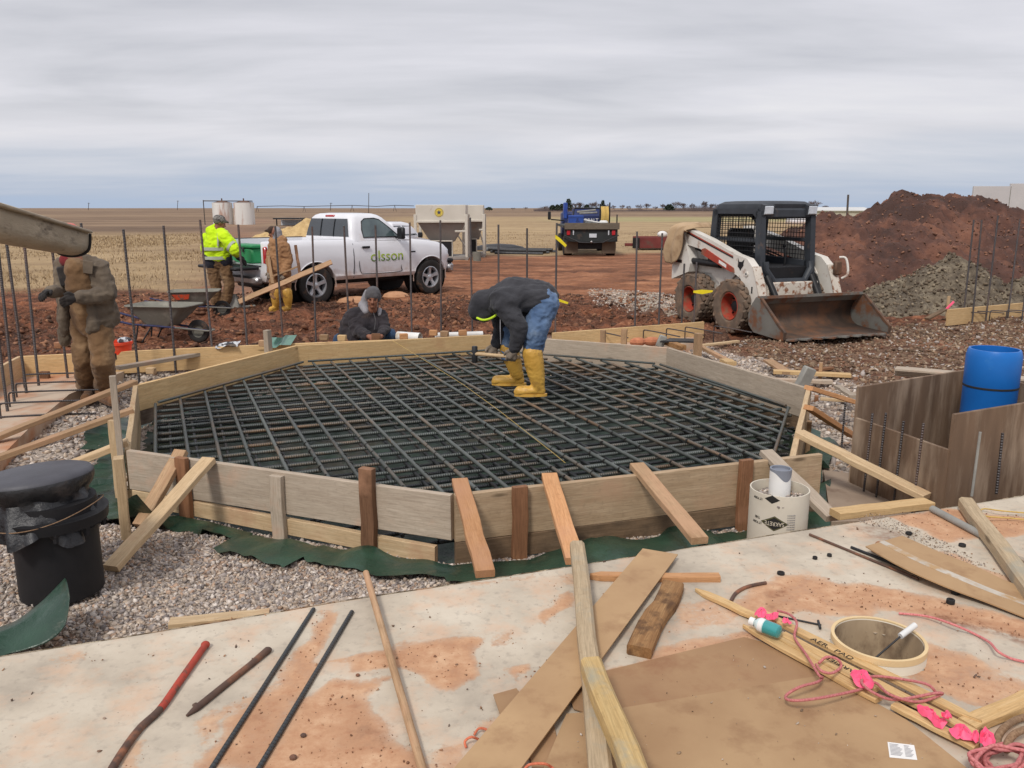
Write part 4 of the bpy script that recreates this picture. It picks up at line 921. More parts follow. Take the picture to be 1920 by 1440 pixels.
scrap((1538, 748), (1600, 752), .05, .025, 'pine_pale', 'thin pale strip between the form and the plywood box', z=-.2, name='batten')
scrap((1570, 724), (1600, 744), .07, .03, 'grey_wood', 'grey offcut leaning by the plywood box corner', z=-.15)
scrap((1280, 652), (1252, 642), .1, .06, 'old_block', 'muddy round ended block behind the back right board', z=-.12, name='wood_block')
for u, v, lab, mm in [(80, 710, 'brown block standing on the left footing', 'brown_stake'), (492, 648, 'block behind the back left board near the grey stake', 'stake'), (317, 676, 'small orange block on the gravel behind the back left board', 'orange_wood'), (280, 700, 'pale block under the loose grey batten', 'pine_pale'), (606, 637, 'small block on the back board left of the crouching man', 'stake'), (640, 638, 'pale block just left of the crouching man', 'pine'), (756, 635, 'flat block on the back board right of the crouching man', 'orange_wood'), (833, 630, 'upright block on the back board by the white pipe', 'stake'), (867, 628, 'small flat block near the back corner of the form', 'orange_wood'), (812, 628, 'low block left of the white pipe', 'orange_wood'), (107, 652, 'brick coloured block on the far edge board behind the man', 'red_stake')]:
    q = P(u, v, -.2 if u < 100 or 270 < u < 330 else .06); sz = (.1, .06, .07) if u != 80 else (.1, .05, .1)
    o = obj('wood_block', MB().box((0, 0, 0), sz, .006), M[mm], None, Matrix.Translation(q+Vector((0, .05, .02))) @ Matrix.Rotation(random.uniform(-.3, .5), 4, 'Z')); tag(o, lab, 'block')
for u, v, lab, sx in [(1196, 641, 'left brick coloured stone piece behind the back board', .2), (1222, 640, 'right brick coloured stone piece behind the back board', .22)]:
    q = P(u, v, -.12); mb = MB().ball((0, 0, 0), (sx*.6, .08, .06), 10); o = obj('brick_piece', mb, mat('brick_rubble', S(190, 124, 90), S(160, 100, 74), 14, .9, .5, 40, .01), None, Matrix.Translation(q) @ Matrix.Rotation(.3, 4, 'Z'), 20); tag(o, lab, 'rubble')
q = P(1240, 640, -.1); tag(obj('concrete_chunk', MB().box((0, 0, 0), (.1, .06, .16), .012), M['grey_conc'], None, Matrix.Translation(q) @ Matrix.Rotation(.35, 4, 'Y')), 'small grey concrete chunk right of the brick pieces', 'rubble')
q = P(1508, 712, -.02); tag(obj('concrete_chunk', MB().box((0, 0, 0), (.13, .07, .26), .012), M['grey_conc'], None, Matrix.Translation(q) @ Matrix.Rotation(.4, 4, 'Y') @ Matrix.Rotation(.3, 4, 'Z')), 'grey concrete block leaning at the right corner of the form', 'rubble')
q = P(1275, 640, -.1); o = obj('plastic_scrap', MB().prism([(-.28, -.1), (.2, -.14), (.25, .1), (-.1, .16)], 2, 0, .02), M['black_poly'], None, Matrix.Translation(q)); tag(o, 'small black plastic scrap behind the back right board', 'plastic scrap')
# small printed tube behind the form
q = P(1087, 640, -.28); y0 = W(1087, 632, q.y).z+.03
t2 = thing('form_tube', 'low printed cardboard form tube behind the back board of the octagon', 'form tube', tuple(q)); H_ = y0-q.z
obj('shell', MB().lathe([(.165, 0), (.165, H_), (.157, H_), (.157, 0.05), (0, .05)], 40), M['card'], t2); f2 = math.atan2(-q.y, -q.x)
bent_poly(dm, .1665, f2-.5, H_-.07, M['olive_ink'], 'emblem', t2, sc=.9)
# white pipes behind the back board
for (a, c, r_, lab) in [((746, 630), (788, 633), .06, 'fat white pipe offcut right of the crouching man'), ((816, 629), (905, 626), .036, 'long white pipe lying behind the back board'), ]:
    p0, p1 = P(*a, -.0), P(*c, -.0); F, l = frame(p0, p1); mb = MB().tube([(-l/2, 0, 0), (l/2, 0, 0)], r_, 20, False).tube([(-l/2, 0, 0), (l/2, 0, 0)], r_*.9, 20, False)
    tag(obj('pvc_pipe', mb, M['white_pvc'], None, F), lab, 'pipe')
rows = [[P(496+k*7, 652-4*s-(5 if k > 3 else 0), .02+.03*s*math.sin(k*.9+.4)+.03*(k == 4)) for k in range(8)] for s in range(4)]
for s, r_ in enumerate(rows):
    for q in r_: q.y += .1*s
o = obj('plastic_scrap', MB().loft(smooth_rows(rows), False, False), M['green_pale'], smooth=80); tag(o, 'dusty pale green plastic folded behind the back left corner of the form', 'plastic scrap')
M['bag_print'] = mat('printed_bag', S(206, 208, 210), S(176, 178, 182), 18, .6, c3=S(62, 62, 66), s3=12, t3=(.5, .53), var=0)
# string line, bucket and bag
cord('string_line', [P(735, 638, .09), P(870, 722, .03), P(1000, 820, -.02), P(1060, 868, -.03)], .0016, M['yellow_string'], 'thin yellow string line stretched over the rebar mat', 'string', k=2)
q = P(226, 692, -.2); b_ = thing('bucket', 'bright orange plastic bucket behind the legs of the standing man', 'bucket', tuple(q)); hb = .32
obj('pail', MB().lathe([(0, .0), (.10, .0), (.145, hb-.03), (.155, hb-.03), (.155, hb), (.142, hb), (.10, .02), (0, .02)], 32), M['bucket_orange'], b_)
obj('print', MB().box((-.0, -.128, .17), (.06, .004, .07), 0), M['ink'], b_); cord('handle', [(q.x-.15, q.y, q.z+hb-.02), (q.x-.1, q.y+.12, q.z+hb+.02), (q.x+.1, q.y+.12, q.z+hb+.02), (q.x+.15, q.y, q.z+hb-.02)], .004, M['dark_steel'], parent=b_)
q = q+Vector((.06, .04, hb+.0)); o = obj('crumpled_bag', baked(MB().ball((0, 0, 0), (.10, .08, .08), 24), [('SUBSURF', dict(levels=2))]) if 0 else MB().ball((0, 0, 0), (.08, .07, .045), 9), M['bag_print'], None, Matrix.Translation(q), 25); tag(o, 'crumpled white printed bag stuffed in the orange bucket', 'bag')
q = P(428, 652, .0); rows = [[Vector((x*.06, y*.05, .04*float(vnoise(x*2, y*2, 5))+.03)) for x in range(-2, 3)] for y in range(-2, 3)]
o = obj('crumpled_bag', MB().loft(smooth_rows(rows, 3), False, False), M['bag_print'], None, Matrix.Translation(q), 60); tag(o, 'flattened white and grey bag behind the back left board', 'bag')
# ================================================================ things lying on the slab
def lay(name, a, c, r, m, lab, cat, za=None, zc=None, n=10): return rod(name, P(*a, r if za is None else za), P(*c, r if zc is None else zc), r, M[m], lab, cat, n=n)
# red steel pin, bent
pin = thing('steel_pin', 'long bent steel pin, red painted at its head and rusty below', 'steel pin', tuple(P(320, 1300, .012)))
q = [P(385, 1209, .014), P(372, 1228, .014), P(338, 1276, .013), P(300, 1330, .013), P(262, 1366, .012), P(228, 1412, .012), P(196, 1465, .012)]
c1 = catmull(q, 6); k1 = 19
wp(obj('red_end', MB().tube(c1[:k1], [.0150]+[.0125]*(k1-1), 12).ball(c1[0], (.017, .017, .014), 12), M['red_paint'], smooth=50), pin)
wp(obj('shank', MB().tube(c1[k1-1:], .0122, 12), M['rust'], smooth=50), pin)
q = [P(502, 1219, .012), P(470, 1246, .012), P(420, 1286, .012), P(368, 1328, .012), P(350, 1342, .008)]
tag(obj('steel_pin', MB().tube(q, [.0135, .0115, .0115, .0115, .004], 12).ball(q[0], (.0155, .0155, .011), 12), M['rust'], smooth=50), 'short straight brown steel pin with a mushroomed head', 'steel pin')
lay('rebar_rod', (588, 1142), (372, 1480), .0085, 'rebar_low', 'left of two parallel ribbed bars lying on the slab', 'rebar')
lay('rebar_rod', (660, 1147), (462, 1480), .0085, 'rebar_low', 'right of two parallel ribbed bars lying on the slab', 'rebar')
p0, p1 = P(686, 1074, .06), P(800, 1470, .016)
lay('wooden_pole', (686, 1074), (800, 1470), .0135, 'stake', 'round wooden pole reaching from the slab out over the gravel', 'pole', .05, .0145, 14)
# boards in the middle
def lum(name, a, c, w, t, z0, z1, m, lab, cat='board', **k): return lumber(name, P(*a, z0), P(*c, z1), w, t, M[m], lab, cat, **k)
sheet('hardboard_strip', [(1205, 1030), (1271, 1041), (950, 1480), (828, 1470)], .03, .005, M['hardboard'], 'long narrow hardboard strip lying askew below the grey timber', 'board')
lum('timber', (1082, 1026), (1131, 1500), .066, .066, .060, .060, 'timber', 'long grey square timber running away from the viewer across the hardboard', 'timber', bev=.012)
lum('timber', (1108, 1248), (1218, 1520), .068, .066, .130, .105, 'yellow_timber', 'yellow timber laid over the long grey one at its near end', 'timber', bev=.01)
lum('pointed_stake', (1349, 1083), (1106, 1081), .045, .03, .016, .016, 'orange_wood', 'pointed orange stake lying crosswise under the hardboard strip', 'stake', point=.05)
lum('wood_block', (1262, 1098), (1198, 1222), .092, .042, .022, .022, 'old_block', 'short thick muddy board offcut right of the hardboard strip', 'board', jit=.008, bev=.006)
sheet('hardboard_sheet', [(1062, 1282), (1100, 1268), (1395, 1196), (1425, 1204), (1520, 1255), (1560, 1278), (1420, 1330), (1140, 1352), (1075, 1330)], .006, .004, M['hardboard_dark'], 'far hardboard sheet, darker, half hidden by the sheet overlapping it', 'hardboard sheet')
big = sheet('hardboard_sheet', [(1062, 1340), (1130, 1335), (1540, 1268), (1600, 1296), (1700, 1352), (1885, 1500), (1000, 1520), (1020, 1440)], .011, .004, M['hardboard'], 'big near hardboard sheet with a white printed sticker at bottom right', 'hardboard sheet')
lb = thing('sticker', 'x', 'sticker'); bpy.data.objects.remove(lb)
q = [P(u, v, .0156) for u, v in [(1664, 1391), (1714, 1397), (1720, 1425), (1668, 1420)]]
st_ = obj('sticker', MB().add(q, [(0, 1, 2, 3)]), M['paper'], smooth=0); wp(st_, big)
mbp = MB(); u_, v_ = q[1]-q[0], q[3]-q[0]
for i in range(9):
    f0 = .1+.085*i; 
    for (s0, s1) in (((.06, .52), (.6, .92)) if i > 1 else ((.06, .4), (.6, .8))):
        a = [q[0]+u_*s+v_*f+Vector((0, 0, .0006)) for s, f in ((s0, f0), (s1-.04*(i % 3), f0), (s1-.04*(i % 3), f0+.04), (s0, f0+.04))]; mbp.add(a, [(0, 1, 2, 3)])
o = obj('print', mbp, M['paper_ink'], smooth=0); wp(o, st_)
sheet('hardboard_strip', [(925, 1304), (968, 1292), (1000, 1330), (945, 1362)], .012, .004, M['hardboard_dark'], 'small dark hardboard corner poking out left of the long strip', 'board')
sheet('hardboard_strip', [(986, 1384), (1035, 1345), (1070, 1500), (1010, 1500)], .002, .004, M['hardboard_dark'], 'reddish hardboard piece under the near end of the strip', 'board')
# laths and survey stakes
LZ = .03
lum('survey_lath', (1850, 1368), (1302, 1106), .04, .018, .028, .012, 'lath', 'longest survey lath of the bundle, pointed end far out on the bare slab', 'lath', point=.06) if 0 else None
lathA = lum('survey_lath', (1445, 1170), (1304, 1106), .042, .018, .022, .012, 'lath', 'pointed lath sticking out farthest left of the bundle', 'lath', point=.06)
L1 = lum('survey_lath', (1430, 1150), (1840, 1356), .038, .018, .030, .030, 'lath', 'upper lath of the bundle lettered AER. PAD', 'lath', point=.07)
L2 = lum('survey_lath', (1680, 1300), (1856, 1378), .036, .018, .012, .012, 'brown_stake', 'dark pointed lath end under the right end of the lettered one', 'lath', point=.07)
L3 = lum('survey_lath', (1468, 1190), (1830, 1378), .036, .018, .028, .028, 'lath', 'lath beside the lettered one with upside down writing', 'lath')
L4 = lum('survey_lath', (1648, 1312), (1393, 1174), .038, .018, .026, .022, 'lath', 'near lath of the bundle, dark pointed end beside the bottle', 'lath', point=.07)
lum('survey_lath', (1440, 1186), (1642, 1294), .034, .018, .027, .027, 'lath', 'plain lath between the near one and the lath with upside down writing', 'lath')
L5 = lum('survey_lath', (1676, 1322), (1832, 1402), .038, .018, .022, .022, 'lath', 'short lath end showing between pink ribbons', 'lath')
def lath_text(s, a, c, lathz, size, parent, flip=False):
    me = text_mesh(s, size, .0003, (1.15, .9)); F, l = frame(P(*a, lathz), P(*c, lathz))
    if flip: F = F @ Matrix.Rotation(math.pi, 4, 'Z')
    o = link('lettering', me, M['ink'], None, F); wp(o, parent)
lath_text('AER.  PAD', (1516, 1194), (1606, 1239), .0395, .034, L1)
lath_text('CLARIFIER', (1516, 1215), (1660, 1290), .0375, .032, L3, True)
lum('board', (1812, 1362), (1990, 1285), .06, .03, .018, .018, 'lath', 'pale batten entering from the right edge behind the rope pile', 'batten')
# bottle
q0, q1 = P(1412, 1166, .07), P(1458, 1184, .07); F, l = frame(q0, q1)
bt = thing('bottle', 'small plastic bottle with teal liquid lying on the laths', 'bottle', tuple((q0+q1)/2))
def lay_lathe(nm, prof, m, par, n=24): return wp(obj(nm, MB().lathe(prof, n, M=Matrix.Rotation(math.pi/2, 4, 'Y')), M[m], None, F), par)
M['teal'] = mat('teal_liquid_bottle', S(56, 150, 148), S(40, 132, 134), 8, .15, spec=.6, coat=.6, var=0); M['clear'] = mat('cloudy_plastic', S(206, 222, 220), S(190, 208, 208), 8, .2, spec=.6, coat=.5, var=0)
lay_lathe('liquid_end', [(.0, .062), (.014, .062), (.024, .056), (.026, .04), (.026, .0), (.0, .0)], 'teal', bt); lay_lathe('clear_end', [(.0, -.0), (.026, 0), (.026, -.022), (.02, -.034), (.012, -.04), (.012, -.044)], 'clear', bt); lay_lathe('cap', [(.015, -.042), (.016, -.062), (0, -.062)], 'paper', bt); lay_lathe('label', [(.0263, -.004), (.0267, -.003), (.0267, -.02), (.0263, -.021)], 'paper', bt)
# ropes
def rp(pts, lab, z=.02, r=.0048, m='red_rope', name='rope'): return cord(name, [P(u, v, z+.012*(i % 3)) for i, (u, v) in enumerate(pts)], r, M[m], lab, 'rope', k=6)
rp([(1458, 1145), (1480, 1152), (1494, 1168), (1490, 1195), (1510, 1225), (1535, 1265), (1542, 1270), (1532, 1279), (1500, 1288), (1474, 1304), (1482, 1313), (1530, 1310), (1608, 1294), (1640, 1280), (1668, 1302), (1720, 1316), (1765, 1302), (1752, 1300), (1680, 1312), (1640, 1300), (1615, 1278), (1640, 1268), (1700, 1275), (1740, 1284), (1756, 1300)], 'pink rope looping across the laths and the hardboard', .045)
rp([(1535, 1244), (1550, 1232), (1570, 1236), (1577, 1250), (1560, 1262), (1540, 1258), (1530, 1246)], 'small closed loop of pink rope on the laths', .055)
rp([(1685, 1150), (1740, 1156), (1790, 1172), (1830, 1190), (1856, 1205), (1872, 1222), (1900, 1236), (1950, 1246)], 'pink rope trailing to the right edge above the slab tube', .006)
cf = lambda u, v, r0, n, sd: [(u+r0*math.cos(a)*(1+.25*random.Random(sd+i).uniform(-1, 1)), v+r0*.5*math.sin(a)*(1+.3*random.Random(sd*3+i).uniform(-1, 1))) for i, a in enumerate([2*math.pi*j/9 for j in range(n)])]
pl = thing('rope_pile', 'tangled pile of pink rope at the bottom right corner', 'rope', tuple(P(1880, 1425, 0)))
for s in range(7):
    cord('strand', [P(u, v, .012+.010*s+.006*random.random()) for u, v in cf(1880+random.uniform(-14, 22), 1424+random.uniform(-6, 8), random.uniform(34, 62), 16, s+2)], .0055, M['red_rope'], parent=pl, k=5)
rp([(1870, 1400), (1872, 1380), (1886, 1362), (1910, 1348), (1950, 1340)], 'thick brown rope loop at the right edge above the pink pile', .02, .011, 'brown_rope'); rp([(1886, 1408), (1892, 1388), (1910, 1372), (1950, 1360)], 'second brown rope strand at the right edge beside the pile', .03, .011, 'brown_rope')
rp([(874, 1402), (872, 1390), (884, 1382), (900, 1388), (903, 1394)], 'small orange cord loop left of the hardboard strip', .006, .004, 'orange_rope', 'cord'); rp([(889, 1378), (898, 1366), (912, 1368), (915, 1376)], 'small orange cord curl above a neighbouring loop', .006, .004, 'orange_rope', 'cord'); rp([(980, 1448), (992, 1434), (1020, 1432), (1036, 1440), (1044, 1452)], 'orange cord poking out under the hardboard at the bottom edge', .02, .004, 'orange_rope', 'cord')
rp([(1950, 978), (1900, 972), (1850, 968), (1838, 960), (1846, 954), (1880, 958), (1950, 964)], 'thin yellow cord loop on the slab at the right edge', .006, .004, 'yellow_string', 'cord')
# pink ribbons
def ribbon(px, z, lab, sd):
    z += .008; pts = [P(u, v, z) for u, v in px]; c = sum(pts, Vector())/len(pts); rs = random.Random(sd); mb = MB(); n = len(pts)
    ring = catmull([p for p in pts], 3, True); rows = []
    for f in (1, .72, .4, .08): rows.append([c+(p-c)*f+Vector((0, 0, .012*rs.random()+.016*(1-f)+.012*float(vnoise(p.x*40, p.y*40, sd+f*3)))) for p in ring])
    mb.loft(rows, True, False); o = obj('pink_ribbon', mb, M['pink_tape'], smooth=30); return tag(o, lab, 'ribbon')
ribbon([(1415, 1148), (1432, 1142), (1438, 1152), (1430, 1162), (1418, 1158)], .05, 'pink ribbon scrap behind the bottle', 1); ribbon([(1436, 1160), (1458, 1152), (1456, 1164), (1440, 1168)], .045, 'twisted pink ribbon right of the bottle', 2)
ribbon([(1466, 1166), (1484, 1170), (1480, 1174), (1468, 1172)], .045, 'flat pink ribbon bit under the rope start', 3); ribbon([(1594, 1262), (1608, 1256), (1636, 1274), (1636, 1288), (1612, 1286), (1598, 1278)], .05, 'pink ribbon wad in the middle of the laths', 4)
ribbon([(1718, 1328), (1740, 1334), (1762, 1352), (1776, 1360), (1760, 1364), (1738, 1348)], .03, 'flat pink ribbon along the near side of the laths', 5); ribbon([(1764, 1342), (1782, 1340), (1784, 1350), (1768, 1352)], .058, 'pink ribbon wrapped round a lath', 6)
ribbon([(1778, 1372), (1800, 1362), (1822, 1374), (1832, 1392), (1806, 1388), (1790, 1386)], .03, 'pink ribbon bunch left of the rope pile', 7); ribbon([(1836, 1386), (1846, 1372), (1862, 1382), (1866, 1396), (1846, 1400)], .04, 'pink ribbon tuft topping the laths at the rope pile', 8)
ribbon([(1826, 1372), (1836, 1380), (1834, 1394), (1822, 1388)], .04, 'pink ribbon tail between two ribbon tufts', 9)
# rods and oddments at right
cord('bent_rod', [P(1370, 1128, .008), P(1380, 1112, .01), P(1402, 1100, .01), P(1436, 1093, .008)], .008, M['rust'], 'short curved rusty rod on the slab', 'rod', k=6)
rd = thing('spike', 'thin dark spike with a small crosspiece beside the slab tube', 'spike', tuple(P(1490, 1160, .006))); rod('shaft', P(1434, 1150, .006), P(1540, 1172, .006), .004, M['dark_steel'], parent=rd); rod('crosspiece', P(1534, 1164, .012), P(1538, 1178, .012), .005, M['dark_steel'], parent=rd)
lay('steel_rod', (1518, 1002), (1722, 1086), .0065, 'rust', 'rusty rod with a reddish end lying left of the trim board', 'rod')
lay('steel_rod', (1596, 1026), (1980, 1176), .007, 'dark_steel', 'long black rod along the near edge of the trim board', 'rod')
tr = thing('trim_board', 'long brown trim board lying propped with a worn whitish edge', 'board', tuple(P(1760, 1080, .03)))
q = [(1638, 1012, 1700, 1008, .05), (1700, 1030, 1770, 1040, .06), (1780, 1070, 1850, 1074, .045), (1900, 1130, 1960, 1106, .02), (1980, 1172, 2040, 1140, .012)]
q = [(1623, 1024, 1692, 1004, .045), (1690, 1062, 1755, 1032, .055), (1770, 1098, 1830, 1062, .04), (1850, 1128, 1900, 1094, .024), (1960, 1172, 2010, 1128, .012)]
ra = catmull([P(a, b_, z) for a, b_, c_, d_, z in q], 5); rb = catmull([P(c_, d_, z) for a, b_, c_, d_, z in q], 5)
secs = [[a, c_, c_-Vector((0, 0, .006)), a-Vector((0, 0, .006))] for a, c_ in zip(ra, rb)]
wp(obj('board', MB().loft(secs), M['hardboard'], smooth=30), tr)
M['worn'] = mat('worn_white_edge', S(196, 188, 176), S(176, 164, 148), 14, .8, c3=S(178, 146, 108), s3=10, t3=(.45, .58))
secs = [[a+(c_-a)*.36+Vector((0, 0, .0012)), a+(c_-a)*.5+Vector((0, 0, .0012)), a+(c_-a)*.5, a+(c_-a)*.36] for a, c_ in zip(ra, rb)]; wp(obj('worn_line', MB().loft(secs), M['worn'], smooth=30), tr)
lum('wood_block', (1640, 1030), (1652, 1022), .03, .035, .02, .02, 'red_stake', 'small block propping the end of the trim board', 'block')
lay('grey_pipe', (1748, 954), (1842, 1004), .019, 'grey_conc', 'cement grey pipe lying at the slab edge by the box', 'pipe', n=16)
lum('timber', (1811, 944), (1950, 1130), .075, .07, .04, .04, 'timber', 'grey square timber at the right edge of the slab', 'timber', bev=.012)
lum('driftwood', (1890, 1044), (1960, 1066), .03, .03, .02, .02, 'grey_wood', 'grey splinter of wood at the right edge beyond the timber', 'splinter')
for (u, v, lab) in [(1464, 1077, 'left, by the curved rod'), (1528, 1048, 'lying below the rusty rod'), (1555, 1043, 'just right of a neighbour below the rusty rod'), (1704, 1002, 'above the end of the trim board'), (1804, 1024, 'between trim board and timber'), (1791, 1113, 'upper of a pair above the black rod'), (1782, 1131, 'lower of a pair above the black rod')]:
    r_ = .0165 if u not in (1528, 1555) else .011; hgt = .012 if u not in (1782, 1791) else .018
    o = obj('rubber_ring', MB().lathe([(r_*.5, 0), (r_, 0), (r_, hgt*.85), (r_*.92, hgt), (r_*.55, hgt), (r_*.5, hgt*.9), (r_*.5, 0)], 20), M['black_rubber'], None, Matrix.Translation(P(u, v, .001))); tag(o, 'small black ring '+lab, 'ring', 'black rings on the slab')
for (u, v, r_, lab) in [(569, 1382, .010, 'round dark clod near the right ribbed bar'), (671, 1268, .008, 'dark clod on the mud patch left of the pole'), (550, 1424, .012, 'flat dark clod near the bottom edge')]:
    tag(obj('mud_clod', MB().ball((0, 0, r_*.6), (r_, r_*.85, r_*.7), 8), M['rust'], None, Matrix.Translation(P(u, v, 0)), 20), lab, 'clod')

rs = np.random.RandomState(15); HB = PX([(1100, 1300), (1390, 1210), (1520, 1265), (1700, 1360), (1840, 1470), (1010, 1500), (1030, 1380)], .016); x, y = scatter(90, HB, 16)
stones('grit', np.stack([x, y, np.full_like(x, .0165)], -1), .0015+.004*rs.power(1, len(x))**3, BROWN+GREY, 17)
# ================================================================ people
def fabric(name, c, c2, dirt=None, t3=(.55, .72), bump=.5, sc=5): return mat(name, c, c2, sc, .9, bump, 34, .012, c3=dirt, s3=4, t3=t3, spec=.15, var=.0, sheen=.1)
M['skin'] = mat('skin', S(150, 104, 82), S(128, 84, 66), 14, .55, .2, 60, .003, var=0); M['eye'] = mat('dark_eye', S(30, 24, 22), rough=.3, var=0)
M['lip'] = mat('lips', S(112, 66, 58), rough=.6, var=0)
M['charcoal'] = fabric('charcoal_fleece', S(66, 66, 70), S(50, 50, 54)); M['black_coat'] = fabric('black_canvas_coat', S(60, 55, 58), S(40, 38, 42), S(84, 70, 64), (.58, .8))
M['jeans'] = fabric('blue_denim', S(104, 126, 156), S(70, 92, 124), S(146, 160, 176), (.54, .74)); M['dark_jeans'] = fabric('dark_denim', S(56, 76, 102), S(40, 56, 80))
M['boot_yellow'] = mat('yellow_rubber_boot', S(216, 172, 82), S(194, 148, 64), 5, .45, .15, 20, .004, c3=S(132, 94, 54), s3=9, t3=(.54, .72), spec=.45, var=0)
M['olive_coat'] = fabric('grey_brown_canvas', S(112, 100, 86), S(84, 74, 64), S(132, 118, 100), (.55, .75)); M['brown_bib'] = fabric('brown_duck_canvas', S(124, 96, 68), S(96, 73, 52), S(138, 112, 84), (.5, .7))
M['tan_suit'] = fabric('tan_canvas', S(166, 126, 90), S(140, 104, 74), S(116, 86, 64), (.58, .75)); M['hivis'] = fabric('hi_vis_yellow', S(206, 240, 40), S(184, 222, 26)); M['reflective'] = mat('reflective_band', S(178, 184, 168), S(160, 166, 150), 10, .5, var=0)
M['navy'] = fabric('dark_navy_cloth', S(48, 48, 58), S(38, 38, 46)); M['grey_knit'] = fabric('grey_knit', S(92, 90, 92), S(76, 74, 76), bump=.6); M['grey_hood'] = fabric('grey_jersey', S(150, 148, 152), S(132, 130, 134))
M['glove_grey'] = fabric('dusty_work_glove', S(150, 138, 124), S(120, 108, 96)); M['glove_black'] = fabric('black_work_glove', S(58, 54, 52), S(42, 40, 40), S(90, 80, 70), (.6, .8)); M['brown_leather'] = fabric('brown_boot_leather', S(122, 88, 62), S(92, 66, 46), S(150, 116, 88), (.5, .68))
M['red_shirt'] = fabric('red_cloth', S(126, 48, 50), S(100, 38, 42)); M['hat_red'] = mat('red_hard_hat', S(222, 86, 66), S(204, 74, 56), 6, .35, spec=.5, var=0); M['camo'] = mat('camouflage_cap', S(150, 148, 142), S(88, 82, 78), 30, .9, c3=S(52, 48, 46), s3=26, t3=(.52, .56), var=0)
M['neon'] = mat('neon_liner', S(204, 236, 60), rough=.8, var=0); M['brown_cloth'] = fabric('brown_cap_cloth', S(70, 54, 46), S(54, 42, 36))
def blob(name, chains, vox, m, parent, folds=0.0, smooth=4, seed=0, fscale=9, squash=None):
    """one continuous surface grown round chains of (point, radius)"""
    mb = MB()
    for ch in chains:
        if len(ch) == 1: mb.ball(ch[0][0], ch[0][1], 14)
        for (a, ra), (c, rc) in zip(ch, ch[1:]): mb.cone(a, c, ra, rc, 14)
    me = baked(mb, [('REMESH', dict(mode='VOXEL', voxel_size=vox)), ('SMOOTH', dict(factor=.6, iterations=smooth))], name, 0)
    if folds:
        n = len(me.vertices); co = np.empty(n*3); me.vertices.foreach_get('co', co); co = co.reshape(-1, 3); nr = np.empty(n*3); me.vertices.foreach_get('normal', nr); nr = nr.reshape(-1, 3)
        w = co+.05*np.stack([fbm(co[:, 0]*5, co[:, 1]*5, co[:, 2]*5+k*9+seed, 2) for k in range(3)], -1)
        d_ = (1-np.abs(fbm(w[:, 0]*fscale*.8+seed, w[:, 1]*fscale*.8, w[:, 2]*fscale*1.5, 3, .5))*1.6)*folds+folds*.5*fbm(co[:, 0]*22, co[:, 1]*22, co[:, 2]*22+seed, 2)
        co = co+nr*(d_-folds*.6)[:, None]; me.vertices.foreach_set('co', co.ravel()); me.update()
    me.polygons.foreach_set('use_smooth', [True]*len(me.polygons))
    o = link(name, me, M[m]); wp(o, parent); return o
def hand_chains(w, d, side, palm, curl=.6, s=1.0):
    """palm and five bent fingers: d points along the hand, side towards the thumb, palm is where the fingers close to"""
    w, d, side, palm = Vector(w), Vector(d).normalized(), Vector(side).normalized(), Vector(palm).normalized(); C = []
    C.append([(w, .030*s), (w+d*.04*s, .034*s), (w+d*.085*s+side*.012*s, .024*s)]); C.append([(w+d*.03*s, .03*s), (w+d*.085*s-side*.025*s, .022*s)])
    for k, ln in enumerate((.072, .08, .075, .06)):
        b = w+d*.088*s+side*(.034-.023*k)*s; pts = [(b-d*.02*s, .0125*s), (b, .0115*s)]; dirn = d.copy(); q = b
        for j, f in enumerate((.45, .32, .23)):
            a = curl*(1.05+.1*k)*(j+.6)*.7; dirn = (d*math.cos(a)+palm*math.sin(a)).normalized(); q = q+dirn*ln*f*s; pts.append((q, (.0108-.0012*j)*s))
        C.append(pts)
    b = w+d*.03*s+side*.03*s; t1 = b+(d*.7+side*.7+palm*.25).normalized()*.042*s; t2 = t1+(d*.8+side*.1+palm*.6*curl).normalized()*.034*s
    C.append([(w+d*.015*s+side*.012*s, .02*s), (b, .016*s), (t1, .0135*s), (t2, .0105*s)]); return C
def head_chains(c, f, up=(0, 0, 1), s=1.0):
    """skull, jaw, nose, ears and neck; c is the middle of the head, f where it looks"""
    c, f, up = Vector(c), Vector(f).normalized(), Vector(up).normalized(); r = f.cross(up).normalized(); up = r.cross(f); at = lambda x, y, z: c+r*x*s+f*y*s+up*z*s
    return [[(at(0, -.022, .035), .083*s), (at(0, .018, .028), .076*s)], [(at(0, .03, -.03), .062*s), (at(0, .045, -.085), .036*s)], [(at(-.028, .03, -.06), .036*s), (at(.028, .03, -.06), .036*s)],
            [(at(0, .092, .012), .009*s), (at(0, .104, -.02), .013*s), (at(0, .112, -.032), .0145*s)], [(at(-.012, .098, -.034), .010*s), (at(.012, .098, -.034), .010*s)], [(at(-.045, .074, .022), .013*s), (at(-.012, .088, .024), .012*s)], [(at(.045, .074, .022), .013*s), (at(.012, .088, .024), .012*s)],
            [(at(-.02, .078, -.058), .012*s), (at(.02, .078, -.058), .012*s)], [(at(0, .07, -.09), .02*s)], [(at(-.046, .06, -.022), .022*s)], [(at(.046, .06, -.022), .022*s)],
            [(at(-.082, -.01, .012), .014*s), (at(-.08, -.006, -.025), .010*s)], [(at(.082, -.01, .012), .014*s), (at(.08, -.006, -.025), .010*s)], [(at(0, -.03, -.04), .058*s), (at(0, -.045, -.15), .058*s)]], at
def eyes(root, at, s=1.0):
    for x in (-.032, .032): wp(obj('eye', MB().ball(at(x, .083, .003), .010*s, 10), M['eye']), root)
    wp(obj('mouth', MB().tube([at(-.022, .083, -.059), at(0, .0925, -.056), at(.022, .083, -.059)], [.003*s, .0055*s, .003*s], 8), M['lip']), root)
def person(label, base): return thing('person', label, 'person', tuple(base))
